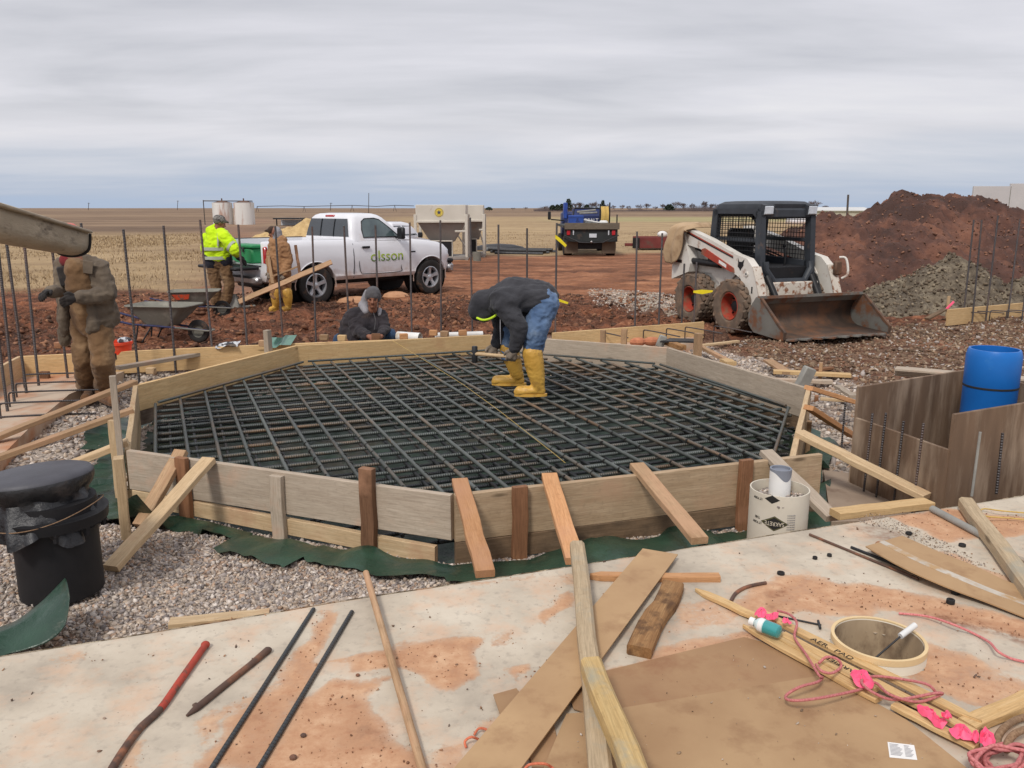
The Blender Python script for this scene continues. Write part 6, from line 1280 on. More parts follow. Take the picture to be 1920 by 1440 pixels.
me = text_mesh('olsson', .33, .001, (1.06, 1.0)); lo = min(v.co.y for v in me.vertices); hi_ = max(v.co.y for v in me.vertices)
bm = bmesh.new(); bm.from_mesh(me); bmesh.ops.bisect_plane(bm, geom=bm.verts[:]+bm.edges[:]+bm.faces[:], plane_co=(0, -.035, 0), plane_no=(0, 1, 0))
for f in bm.faces: f.material_index = 0 if f.calc_center_median().y > -.035 else 1
bm.to_mesh(me); bm.free(); o = link('lettering', me, [M['logo_top'], M['logo_low']], tk, Matrix.Translation((1.80, -(bodyy(.93)+.009), .93)) @ Matrix.Rotation(math.pi/2, 4, 'X'))
obj('tailgate', MB().box((-1.42, 0, .80), (.52, 1.58, .06), .02), M['trim'], tk); obj('rear_bumper', MB().box((-1.24, 0, .56), (.16, 1.86, .16), .04), M['chrome'], tk)
obj('front_bumper', MB().box((3.76, 0, .58), (.20, 1.84, .24), .06), M['chrome'], tk); obj('grille', MB().box((3.73, 0, .85), (.10, 1.28, .30), .04), M['trim'], tk); obj('bumper_cover', MB().box((3.74, 0, .75), (.18, 1.84, .10), .03), M['trim'], tk)
obj('underbody', MB().box((1.4, 0, .47), (4.7, 1.16, .22), .03), M['trim'], tk); obj('bed_floor', MB().box((-.2, 0, .845), (1.9, 1.62, .012)), M['trim'], tk); obj('rail_cap', MB().box((-.15, .90, 1.328), (2.0, .12, .015), .004), M['trim'], tk)
TM = tk.matrix_basis
def on_truck(x, y, z): return TM @ Vector((x, y, z))
M['green_bin'] = mat('green_plastic_bin', S(46, 142, 88), S(36, 120, 72), 4, .5, c3=S(90, 110, 84), s3=5, t3=(.6, .8), var=0)
gb_ = thing('storage_bin', 'green plastic storage bin at the back of the white pickup bed', 'storage bin', tuple(on_truck(-.82, .22, .852)), TA)
obj('tub', MB().box((0, 0, .16), (.42, 1.0, .32), .04), M['green_bin'], gb_); obj('lid', MB().box((0, 0, .345), (.47, 1.06, .06), .025), M['green_bin'], gb_); obj('latch', MB().box((-.24, -.2, .28), (.02, .05, .10), .006).box((-.24, .25, .28), (.02, .05, .10), .006), M['dark_steel'], gb_)
for x, y, a, lab in [(-1.4, -.35, .3, 'grey hand tool on the lowered tailgate near the bed side'), (-1.38, .0, -.5, 'muddy metal bracket in the middle of the lowered tailgate')]:
    o = obj('hand_tool', MB().tube([(-.2, 0, .03), (.15, 0, .04)], .022, 10).box((.2, 0, .05), (.14, .10, .07), .015), M['grey_conc'], None, Matrix.Translation(on_truck(x, y, .835)) @ Matrix.Rotation(TA+a+1.3, 4, 'Z')); tag(o, lab, 'tool')
# ================================================================ skid steer loader
M['sk_white'] = mat('white_machine_paint', S(220, 216, 208), S(204, 198, 188), 4, .5, .1, 40, .002, c3=S(150, 112, 88), s3=5, t3=(.58, .74), var=0); M['sk_rusty'] = mat('chipped_white_paint', S(212, 204, 192), S(190, 180, 166), 5, .6, .2, 50, .002, c3=S(132, 88, 62), s3=11, t3=(.50, .60), var=0)
M['sk_dark'] = mat('charcoal_cab_paint', S(62, 66, 72), S(50, 53, 58), 4, .5, c3=S(110, 92, 80), s3=5, t3=(.62, .8), var=0); M['sk_black'] = mat('black_machine_parts', S(34, 34, 36), S(26, 26, 28), 6, .5, c3=S(92, 72, 60), s3=6, t3=(.62, .8), var=0)
M['sk_red'] = mat('red_machine_paint', S(176, 70, 52), S(148, 58, 44), 6, .6, c3=S(132, 92, 72), s3=8, t3=(.48, .64), var=0); M['sk_tyre'] = mat('dusty_heavy_tyre', S(118, 102, 88), S(92, 80, 70), 7, .9, .5, 50, .006, c3=S(140, 112, 90), s3=6, t3=(.5, .7), var=0)
M['bucket'] = mat('muddy_bucket_steel', S(92, 74, 62), S(68, 57, 50), 5, .7, .4, 30, .006, c3=S(110, 78, 58), s3=4, t3=(.46, .62), var=0); M['bucket_out'] = mat('worn_bucket_steel', S(126, 124, 118), S(104, 100, 94), 4, .55, .2, 30, .004, metal=.2, c3=S(122, 84, 62), s3=4, t3=(.48, .6), var=0); M['canvas'] = mat('tan_tarpaulin', S(186, 160, 128), S(164, 138, 108), 4, .9, .4, 40, .006, c3=S(140, 112, 86), s3=4, t3=(.56, .74), var=0)
SA = R(-69); sk = thing('skid_steer', 'white skid steer loader with dark caged cab, bucket lowered, tan tarp on its rear', 'loader', (3.98, 13.65, -.31), SA)
bx = lambda nm, c, d_, m, b_=.02, par=None: obj(nm, MB().box(c, d_, b_), M[m], par or sk)
# wheels with block tread
def tyre_blocks(r, w):
    mb = MB(); h = w/2; mb.lathe([(r*.50, -h*.7), (r*.58, -h*.92), (r*.85, -h), (r*.94, -h*.95), (r*.955, -h*.6), (r*.955, h*.6), (r*.94, h*.95), (r*.85, h), (r*.58, h*.92), (r*.50, h*.7)], 48)
    for k in range(17):
        for row, (z0, off) in enumerate(((-.72, 0), (-.24, .5), (.24, 0), (.72, .5))):
            a = 2*math.pi*(k+off)/17; Mx = Matrix.Rotation(a, 4, 'Z') @ Matrix.Translation((r*.965, 0, z0*h)) @ Matrix.Rotation(.42*(1 if row % 2 else -1), 4, 'X'); mb.box((0, 0, 0), (r*.10, r*.31, h*.45), .012, M=Mx)
    return mb
for sx in (-.56, .57):
    for sd in (-1, 1):
        wh = bpy.data.objects.new('wheel', None); COL.objects.link(wh); wh.parent = sk; wh.matrix_basis = Matrix.Translation((sx, sd*.745, .415)) @ Matrix.Rotation(-math.pi/2*sd, 4, 'X'); r, h = .415, .155
        obj('tyre', tyre_blocks(r, .31), M['sk_tyre'], wh, smooth=25); obj('rim', MB().lathe([(r*.52, h*.80), (r*.50, h*.84), (r*.48, h*.6), (r*.46, h*.0), (r*.44, -h*.25), (r*.30, -h*.3), (r*.26, -h*.1), (r*.14, -h*.1)], 36), M['sk_red'], wh); obj('hub', MB().lathe([(r*.20, -h*.1), (r*.2, h*.18), (r*.14, h*.26), (0, h*.26)], 20), M['sk_black'], wh)
        for k in range(8): a = k*math.pi/4; obj('lug_nut', MB().lathe([(.014, 0), (.014, .025), (0, .025)], 6, (.24*r/.415*.65*math.cos(a), .24*.65*math.sin(a), -h*.28)), M['sk_black'], wh)
obj('chassis', MB().prism([(-1.0, .34), (.78, .34), (.88, .5), (.88, .78), (.4, .95), (-.1, .99), (-1.0, 1.0)], 1, -.56, .56), M['sk_white'], sk)
for sd in (-1, 1):
    y0, y1 = (.58, .60) if sd > 0 else (-.60, -.58)
    obj('fender_plate', MB().prism([(-1.0, .86), (-.35, .86), (-.12, .72), (-.10, .45), (.10, .45), (.12, .74), (.32, .88), (.80, .90), (.72, 1.0), (-1.0, 1.0)], 1, y0, y1), M['sk_white'], sk)
bx('engine_cover', (-1.08, 0, .86), (.50, 1.10, .80), 'sk_white', .05); bx('rear_stripe', (-1.345, 0, .82), (.04, 1.06, .86), 'sk_red', .012); bx('rear_bumper', (-1.30, 0, .40), (.16, 1.16, .12), 'sk_black', .02)
for sd in (-1, 1):
    yy = sd*.70; ar = [(-1.22, 1.60), (-.98, 1.60), (-.2, 1.42), (.52, 1.21), (.80, 1.16), (.94, 1.05), (1.06, .80), (1.20, .44), (1.10, .36), (.98, .38), (.82, .68), (.66, .86), (.44, .94), (.1, 1.12), (-.5, 1.26), (-.98, 1.32), (-1.22, 1.36)]
    arm = obj('lift_arm', MB().prism(ar, 1, yy-.065, yy+.065), M['sk_white'], sk, smooth=20); F = yy+sd*.068
    obj('arm_face', MB().prism([(.955, 1.04), (1.07, .80), (1.21, .44), (1.225, .445), (1.085, .81), (.97, 1.05)], 1, yy-.075, yy+.075), M['sk_rusty'], arm)
    st2 = [(-.86, 1.535), (.46, 1.185), (.46, 1.165), (-.86, 1.51)]; obj('stripe', MB().prism(st2, 1, F-.002, F+.002), M['sk_red'], arm); obj('stripe', MB().prism([(x, z-.02) for x, z in st2], 1, F-.002, F+.0015), M['sk_black'], arm)
    obj('pivot_pin', MB().tube([(.83, yy, .93), (.83, yy+sd*.085, .93)], .035, 16), M['sk_white'], arm); obj('pivot_hole', MB().tube([(.83, yy, .93), (.83, yy+sd*.088, .93)], .016, 12), M['sk_black'], arm); obj('slot', MB().box((.97, F, .70), (.03, .006, .10), .002), M['sk_black'], arm)
    obj('lift_cylinder', MB().tube([(-.98, yy-sd*.0, 1.04), (.05, yy, 1.02)], .055, 16).tube([(.05, yy, 1.02), (.62, yy, 1.0)], .03, 12), M['sk_black'], sk); obj('arm_lock', MB().prism([(-.38, 1.25), (-.30, 1.27), (.50, 1.0), (.52, .93), (.42, .94), (-.38, 1.17)], 1, yy+sd*.055, yy+sd*.085) if sd < 0 else MB().box((0, yy, 1.1), (.3, .02, .05)), M['sk_red'], sk)
    obj('lock_label', MB().prism([(.12, 1.105), (.32, 1.04), (.32, .99), (.12, 1.055)], 1, F+sd*.018, F+sd*.021), M['paper'], sk)
    obj('rear_upright', MB().prism([(-1.26, .70), (-.74, .86), (-.70, 1.0), (-.92, 1.50), (-1.26, 1.52)], 1, yy-.085, yy+.085), M['sk_white'], sk, smooth=20); obj('upright_stripe', MB().box((-1.10, yy+sd*.088, 1.02), (.30, .006, .05), .001), M['sk_red'], sk); obj('upright_label', MB().box((-1.02, yy+sd*.0905, 1.02), (.14, .006, .05), .001), M['sk_black'], sk)
    # emblem: a cat's head in flat black pieces
    cat = [(-.075, .10), (-.045, .045), (.03, .045), (.085, .085), (.065, .025), (.07, -.01), (.03, -.05), (.0, -.09), (-.03, -.055), (-.07, -.03), (-.06, .01)]
    obj('emblem', MB().prism([(.66+x*1.0, 1.06+z*1.0) for x, z in cat], 1, F-.002, F+.003), M['sk_black'], arm, smooth=0)
    for ex, ez, er in ((-.028, -.005, .016), (.022, -.005, .016), (-.004, -.045, .012)): obj('emblem_gap', MB().prism([(.66+ex+er*math.cos(a), 1.06+ez+er*.7*math.sin(a)) for a in [2*math.pi*j/8 for j in range(8)]], 1, F-.001, F+.0045), M['paper'], arm, smooth=0)
    obj('emblem', MB().prism([(-1.17+x*.55, 1.16+z*.55) for x, z in cat], 1, yy+sd*.086, yy+sd*.089), M['sk_black'], sk, smooth=0)
# cab
cabp = thing('cab', '', ''); [cabp.__delitem__(k) for k in list(cabp.keys())]; cabp.parent = sk
C2 = lambda nm, mb, m, sm=35: obj(nm, mb, M[m], cabp, smooth=sm)
C2('roof', MB().loft([rrect(a, b_, w, z, r) for z, a, b_, w, r in [(1.84, -.50, .70, .49, .08), (1.90, -.52, .73, .50, .1), (1.97, -.49, .74, .48, .12), (2.01, -.42, .68, .42, .14), (2.02, -.3, .5, .3, .14)]]), 'sk_dark')
for sd in (-1, 1):
    y = sd*.47; T_ = .045
    C2('front_post', MB().prism([(.62, 1.86), (.75, 1.86), (.82, .86), (.68, .86)], 1, y-T_, y+T_), 'sk_dark'); C2('rear_post', MB().prism([(-.51, 1.88), (-.37, 1.88), (-.44, 1.0), (-.60, 1.0)], 1, y-T_, y+T_), 'sk_dark'); C2('side_sill', MB().prism([(-.60, .98), (.74, .98), (.74, 1.10), (-.58, 1.14)], 1, y-T_, y+T_), 'sk_dark')
    C2('side_header', MB().prism([(-.47, 1.76), (-.37, 1.82), (.55, 1.82), (.66, 1.74), (.66, 1.90), (-.50, 1.90)], 1, y-T_, y+T_), 'sk_dark'); C2('mid_bar', MB().prism([(-.46, 1.40), (.70, 1.40), (.70, 1.45), (-.46, 1.45)], 1, y-.02, y+.02), 'sk_dark')
    mb = MB()
    for k in range(17): x = -.45+.068*k; mb.tube([(x, y+sd*.02, 1.08), (x, y+sd*.02, 1.84)], .0055, 5)
    for k in range(11): z = 1.12+.068*k; mb.tube([(-.50, y+sd*.026, z), (.70, y+sd*.026, z)], .0055, 5)
    C2('side_screen', mb, 'sk_black'); C2('lamp_housing', MB().prism([(.70, 1.78), (.78, 1.80), (.80, 1.95), (.72, 1.97)], 1, sd*.40-.10, sd*.40+.10), 'sk_dark'); C2('work_lamp', MB().prism([(.781, 1.81), (.806, 1.825), (.812, 1.93), (.79, 1.945)], 1, sd*.41-.075, sd*.41+.075), 'lens')
mb = MB()
for k in range(14): y = -.43+.066*k; mb.tube([(-.47, y, 1.05), (-.44, y, 1.86)], .0055, 5)
for k in range(12): z = 1.10+.066*k; mb.tube([(-.46, -.45, z), (-.46, .45, z)], .0055, 5)
C2('rear_screen', mb, 'sk_black'); C2('rear_header', MB().box((-.46, 0, 1.83), (.08, .9, .12), .02), 'sk_dark'); C2('rear_sill', MB().box((-.49, 0, 1.06), (.1, .9, .22), .02), 'sk_dark'); C2('front_header', MB().box((.71, 0, 1.83), (.10, .86, .16), .03), 'sk_dark')
fr = [(.80, -.42, 1.10), (.82, -.42, .98), (.86, -.28, .80), (.86, .28, .80), (.82, .42, .98), (.80, .42, 1.10)]; C2('front_sill', MB().tube(fr, .055, 10), 'sk_dark'); C2('front_kick_plate', MB().prism([(-.40, .72), (.40, .72), (.42, .86), (.30, .83), (-.30, .83), (-.42, .86)], 0, .80, .86), 'sk_dark')
C2('seat', MB().box((-.22, 0, 1.0), (.46, .50, .14), .05).box((-.42, 0, 1.30), (.14, .48, .56), .06), 'sk_black'); C2('floor', MB().box((.14, 0, .91), (1.28, .88, .22), .01), 'sk_black')
for sd in (-1, 1): C2('control_lever', MB().tube([(.42, sd*.24, .85), (.44, sd*.24, 1.15), (.40, sd*.24, 1.30)], .016, 8).ball((.40, sd*.24, 1.32), .03, 10), 'sk_black')
C2('head_guard', MB().tube(catmull([(-.3, -.05, 1.85), (.02, -.05, 1.72), (.1, -.05, 1.45), (-.05, -.05, 1.32), (-.3, -.05, 1.28)], 5), .03, 8), 'sk_black')
for sd in (-1, 1):
    for k in range(2): obj('hose', MB().tube(catmull([(-.9, sd*(.60+.03*k), 1.25), (-.3, sd*.60, 1.12+.05*k), (.3, sd*.60, 1.0), (.75, sd*.58, .86+.04*k), (1.0, sd*.52, .60)], 5), .014, 8), M['sk_black'], sk)
# front of the machine
bx('front_plate', (.93, 0, .60), (.06, .92, .40), 'sk_rusty', .015); bx('quick_attach', (1.10, 0, .44), (.08, 1.10, .30), 'sk_rusty', .02)
for sd in (-1, 1): obj('tilt_cylinder', MB().tube([(.86, sd*.42, .88), (1.14, sd*.40, .50)], .05, 14), M['sk_black'], sk)
hl = obj('hose_guard', MB().tube(catmull([(1.02, .80, 1.16), (1.10, .86, 1.14), (1.16, .86, .92), (1.10, .80, .84)], 5), .018, 8), M['sk_white'], sk); obj('hose_coupler', MB().box((1.06, .74, 1.0), (.08, .14, .22), .03), M['bucket'], sk)
# bucket
BW = .95; bp_ = [(1.40, .62), (1.34, .63), (1.28, .54), (1.20, .38), (1.22, .24), (1.32, .15), (1.50, .12), (1.98, .10)]; bk = thing('bucket', '', ''); [bk.__delitem__(k) for k in list(bk.keys())]; bk.parent = sk
cp = [Vector((x, 0, z)) for x, z in catmull([(a, b_, 0) for a, b_ in bp_], 4) for _ in (0,)] if 0 else [Vector((v.x, 0, v.y)) for v in catmull([(a, b_, 0) for a, b_ in bp_], 4)]
mb = MB(); n = len(cp); vs = [p+Vector((0, s, 0)) for s in (-BW, BW) for p in cp]; mb.add(vs, [(i, i+1, n+i+1, n+i) for i in range(n-1)]); o = obj('shell', mb, [M['bucket'], M['bucket_out']], bk, smooth=60); md = o.modifiers.new('t', 'SOLIDIFY'); md.thickness = .022; md.offset = 0
for sd in (-1, 1): obj('side_plate', MB().prism([(1.42, .62), (1.34, .64), (1.26, .54), (1.18, .38), (1.20, .22), (1.32, .12), (1.98, .085), (2.0, .20), (1.90, .25)], 1, sd*BW-.014, sd*BW+.014), M['bucket_out'], bk, smooth=20); obj('side_cutter', MB().prism([(1.43, .625), (1.88, .26), (1.99, .20), (2.0, .10), (2.02, .21), (1.92, .28), (1.46, .635)], 1, sd*BW-.02, sd*BW+.02), M['bucket'], bk, smooth=20)
obj('top_angle', MB().prism([(1.33, .53), (1.43, .62), (1.43, .66), (1.33, .65)], 1, -BW+.015, BW-.015), M['bucket_out'], bk, smooth=20)
ed = []; nt_ = 8
for k in range(nt_): y = -BW+.03+(2*BW-.06)*k/nt_; s_ = (2*BW-.06)/nt_; ed += [(2.0, y), (2.075, y+s_*.35), (2.06, y+s_*.55), (2.0, y+s_*.95)]
obj('cutting_edge', MB().prism([(1.86, -BW+.016)]+ed+[(1.86, BW-.016)], 2, .085, .108), M['bucket_out'], bk, smooth=20)
# tarpaulin over the rear upright
rows = []; SM = sk.matrix_basis
for i in range(9):
    f = i/8; row = []
    for j in range(11):
        g = j/10; x = -1.32+.62*g; top_ = 1.58+.10*math.sin(g*math.pi)+.03*math.sin(g*9)
        if f < .35: y, z = -.38-.42*f/.35, top_-.02*f
        else: k = (f-.35)/.65; y, z = -.82-.07*math.sin(k*2.2)-.03*math.sin(g*13+k*3), top_-.03-(.52+.16*math.sin(g*5+.3)-.34*max(0, g-.5)*2)*k
        row.append(Vector((x+.05*math.sin(f*6+g*3)*f, y, z)))
    rows.append(row)
o = obj('tarpaulin', MB().loft(smooth_rows(rows, 3), False, False), M['canvas'], None, SM, 70); md = o.modifiers.new('t', 'SOLIDIFY'); md.thickness = .008; tag(o, 'stiff tan tarp draped over the rear of the skid steer', 'tarp')
# ================================================================ concrete chute, barrows and yard things
M['chute'] = mat('cement_caked_steel', S(190, 176, 154), S(164, 150, 130), 5, .9, .7, 26, .010, c3=S(112, 102, 90), s3=6, t3=(.55, .7), stretch=(.5, 2, 2), var=0)
c1, c0 = W(131, 451, 6.55), W(-90, 399, 4.35); F, l = frame(c0, c1); ch = thing('concrete_chute', 'cement caked delivery chute coming in from the left edge', 'chute', tuple((c0+c1)/2))
UPR = [(y*.9, z*.74+.02) for y, z in [(.155, .05), (.152, 0), (.145, -.06)]+[(.14*math.cos(a), -.08+.10*math.sin(a)) for a in [-math.pi*j/12 for j in range(13)]]+[(-.145, -.06), (-.152, 0), (-.155, .05)]]
tip = lambda z: -.22*(z+.18)*.8+.05
secs = [[Vector((-l/2+l*k/11+(tip(z) if k == 11 else 0), y, z+.002*math.sin(k*3+j))) for j, (y, z) in enumerate(UPR)] for k in range(12)]
o = obj('trough', MB().loft(secs, False, False), M['chute'], None, F, 60); wp(o, ch); md = o.modifiers.new('t', 'SOLIDIFY'); md.thickness = .012
for sd in (-1, 1): wp(obj('rim', MB().box((0, sd*.15, .063), (l-.04, .05, .02), .006), M['chute'], None, F), ch)
wp(obj('end_rim', MB().tube([(l/2+tip(z), y*1.03, z-.004) for y, z in UPR], .013, 8), M['black_rubber'], None, F), ch)
M['tub'] = mat('cement_grey_tub', S(132, 130, 120), S(104, 102, 94), 4, .8, .3, 40, .005, c3=S(150, 146, 134), s3=4, t3=(.5, .7), var=0); M['blue_handle'] = mat('dark_blue_handle', S(52, 56, 96), S(44, 46, 76), 6, .6, c3=S(110, 96, 90), s3=8, t3=(.55, .7), var=0); M['paint_orange'] = mat('orange_paint', S(236, 96, 62), S(214, 82, 52), 10, .7, c3=S(140, 110, 94), s3=14, t3=(.52, .6), var=0)
def barrow(loc, rz, label, tint=False, sc=1.0):
    b_ = thing('wheelbarrow', label, 'wheelbarrow', tuple(loc), rz, 'wheelbarrows'); b_.scale = (sc,)*3
    prof = [(.30, -.26, .26, .17), (.31, -.27, .28, .175), (.40, -.33, .36, .22), (.52, -.42, .48, .28), (.64, -.50, .60, .335), (.655, -.53, .63, .355)]
    obj('tub', MB().loft([rrect(a, c_, w, z, .10) for z, a, c_, w in prof], True, False).loft([rrect(a+.01, c_-.01, w-.01, z+.004, .10) for z, a, c_, w in prof], True, False).add(rrect(-.26, .26, .17, .302, .10), [tuple(range(28))]), M['tub'], b_, smooth=40)
    obj('rim', MB().tube(rrect(-.53, .63, .355, .655, .12), .014, 8, closed=True), M['tub'], b_)
    for sd in (-1, 1): obj('handle', MB().tube([(-1.05, sd*.30, .46), (-.45, sd*.25, .33), (.30, sd*.13, .27), (.86, sd*.09, .22)], .02, 8), M['blue_handle'], b_); obj('leg', MB().tube([(-.34, sd*.22, .33), (-.40, sd*.24, .02), (-.28, sd*.24, .02), (-.10, sd*.2, .30)], .014, 8), M['dark_steel'], b_)
    w = bpy.data.objects.new('wheel', None); COL.objects.link(w); w.parent = b_; w.matrix_basis = Matrix.Translation((.66, 0, .20)) @ Matrix.Rotation(math.pi/2, 4, 'X'); obj('tyre', MB().lathe([(.11, -.04), (.15, -.05), (.19, -.035), (.205, 0), (.19, .035), (.15, .05), (.11, .04)], 28), M['tyre'], w); obj('rim', MB().lathe([(.11, -.04), (.09, 0), (.11, .04)], 24).lathe([(.09, 0), (0, .01)], 20), M['tub'], w)
    obj('wheel_guard', MB().tube(catmull([(.30, -.14, .27), (.86, -.10, .22), (.92, 0, .22), (.86, .10, .22), (.30, .14, .27)], 4), .015, 8), M['tub'], b_)
    if tint: 
        q = [Vector((x, -.30-(z-.55)*.45, z)) for x, z in ((-.42, .60), (-.02, .60), (-.06, .48), (-.34, .46))]; obj('paint_patch', MB().add([p+Vector((0, -.018, 0)) for p in q], [(0, 1, 2, 3)]), M['paint_orange'], b_, smooth=0)
    return b_
barrow(P(309, 640, -.3), R(-8), 'nearer wheelbarrow with cement grey tub and blue handles behind the far edge board', False, .82); w2 = W(362, 560, 14.9); barrow((w2.x, w2.y, -.34), R(12), 'farther wheelbarrow with an orange painted patch beside the man in yellow', True, .74)
q = P(437, 578, -.34); o = blob('cement_bag', [[(q+Vector((-.05, 0, .04)), .07), (q+Vector((.10, 0, .04)), .07)], [(q+Vector((.0, 0, .05)), .08), (q+Vector((.02, 0, .24)), .06)]], .012, 'grey_conc', None, .02, 2) if 0 else obj('cement_bag', MB().loft([rrect(-a, a*.9, b_, z, min(a, b_)*.5) for z, a, b_ in [(0, .17, .10), (.08, .16, .09), (.2, .12, .07), (.28, .09, .03)]]), M['grey_conc'], None, Matrix.Translation(q), 25); tag(o, 'grey cement bag standing by the boots of the man in yellow', 'bag')
rod('tamping_plate', P(402, 580, -.33), P(478, 574, -.33), .03, M['grey_conc'], 'flat grey board on the mud in front of the cement bag', 'board')
lumber('plank', W(448, 566, 15.4), W(622, 491, 15.7), .10, .03, M['stake'], 'long pale plank slanting up past the rear truck wheel', 'plank', up=(0, -1, .6))
wf = thing('trestle', 'rough wooden trestle of two posts and a crossbar leaning at the truck bed', 'trestle', tuple(W(530, 540, 15.8)))
lumber('post', W(503, 480, 15.8), W(511, 532, 15.6), .05, .04, M['stake'], parent=wf); lumber('post', W(554, 460, 15.9), W(562, 512, 15.7), .05, .04, M['brown_stake'], parent=wf); lumber('crossbar', W(509, 519, 15.66), W(558, 500, 15.76), .06, .03, M['stake'], parent=wf)
# flat pale stones in the mud
for u, v, s_, lab in [(668, 566, .42, 'flat pale slab of rock just left of the crouching man'), (742, 556, .30, 'pale rock right of the knit cap of the crouching man')]:
    q = P(u, v, -.3); o = obj('rock', MB().ball((0, 0, 0), (s_, .22, .12), 9), mat('sandy_rock', S(190, 146, 112), S(164, 120, 90), 6, .9, .5, 20, .02), None, Matrix.Translation(q), 20); tag(o, lab, 'rock')
# ================================================================ hopper bins, flatbed, second pickup
M['hop'] = mat('cream_hopper_paint', S(208, 202, 190), S(192, 186, 174), 1.2, .7, c3=S(150, 112, 90), s3=1.3, t3=(.62, .74), var=0); M['hop_low'] = mat('grey_hopper_steel', S(150, 144, 138), S(130, 124, 118), 1.5, .7, c3=S(140, 110, 92), s3=1.5, t3=(.6, .75), var=0); M['decal_yellow'] = mat('yellow_decal', S(220, 196, 84), rough=.6, var=0); M['decal_blue'] = mat('blue_decal', S(60, 66, 96), rough=.6, var=0)
ha, hb = W(781, 488, 31.5), W(874, 488, 31.5); hw = hb.x-ha.x
def hopper(loc, w, d_, label, emblem):
    h_ = thing('hopper_bin', label, 'hopper', tuple(loc)); obj('bin', MB().box((0, 0, 1.78), (w, d_, .60), .02), M['hop'], h_); obj('ledge', MB().box((0, -d_/2, 1.46), (w+.03, .08, .08), .01), M['hop'], h_)
    obj('funnel', MB().loft([[Vector((x*w/2*.96, y*d_/2*.96, 1.47)) for x, y in ((-1, -1), (1, -1), (1, 1), (-1, 1))], [Vector((x*w*.24, y*d_*.24, .70)) for x, y in ((-1, -1), (1, -1), (1, 1), (-1, 1))]]), M['hop_low'], h_, smooth=0)
    for x in (-1, 1):
        for y in (-1, 1): obj('leg', MB().box((x*(w/2+.02), y*(d_/2-.0), .86), (.10, .10, 1.72), .01), M['hop'], h_)
    obj('engine_box', MB().box((-.1, -d_*.2, .42), (w*.52, .7, .56), .02), M['sk_black'], h_); obj('engine_frame', MB().tube([(-.1-w*.27, -d_*.2-.36, .12), (-.1-w*.27, -d_*.2-.36, .74), (-.1+w*.27, -d_*.2-.36, .74), (-.1+w*.27, -d_*.2-.36, .12)], .025, 6), M['hop'], h_); obj('skid_beam', MB().box((0, -d_/2, .10), (w+.2, .12, .10), .01).box((0, -d_/2, .0), (w+.1, .12, .08), .01), M['hop_low'], h_); obj('brace', MB().tube([(w*.28, -d_/2, 1.1), (w/2, -d_/2, 1.1)], .04, 6), M['hop'], h_); obj('brace', MB().tube([(w*.3, 0, .95), (w/2, 0, .4)], .03, 6), M['hop'], h_); obj('deck', MB().box((0, 0, .14), (w, d_, .06), .01), M['hop_low'], h_)
    if emblem:
        disc = [(.17*math.cos(a), .17*math.sin(a)) for a in [2*math.pi*j/28 for j in range(28)]]; star = [((.095 if j % 2 == 0 else .04)*math.cos(math.pi/2+j*math.pi/5), (.095 if j % 2 == 0 else .04)*math.sin(math.pi/2+j*math.pi/5)) for j in range(10)]
        obj('emblem', MB().prism([(x-.06, z+1.80) for x, z in disc], 1, -d_/2-.008, -d_/2-.001), M['decal_yellow'], h_, smooth=0); obj('emblem_ring', MB().tube([(x*.86-.06, -d_/2-.008, z*.86+1.80) for x, z in disc], .008, 6, closed=True), M['hop_low'], h_); obj('emblem_star', MB().prism([(x-.06, z+1.80) for x, z in star], 1, -d_/2-.013, -d_/2-.009), M['decal_blue'], h_, smooth=0)
    return h_
hopper(((ha.x+hb.x)/2, 32.4, -.36), hw, 1.7, 'cream hopper bin on legs with a yellow round star emblem', True); q = W(892, 470, 34.5); hopper((q.x-.05, 34.6, -.36), .82*.95, 1.5, 'narrow second hopper bin right behind the one with the emblem', False)
q = P(897, 484, -.36); o = obj('pail', MB().lathe([(0, 0), (.15, 0), (.17, .36), (.155, .36), (.14, .02)], 20), M['tub'], None, Matrix.Translation((W(866, 480, 31).x+.55, 31.2, -.36))); tag(o, 'grey pail at the foot of the hopper bins', 'pail')
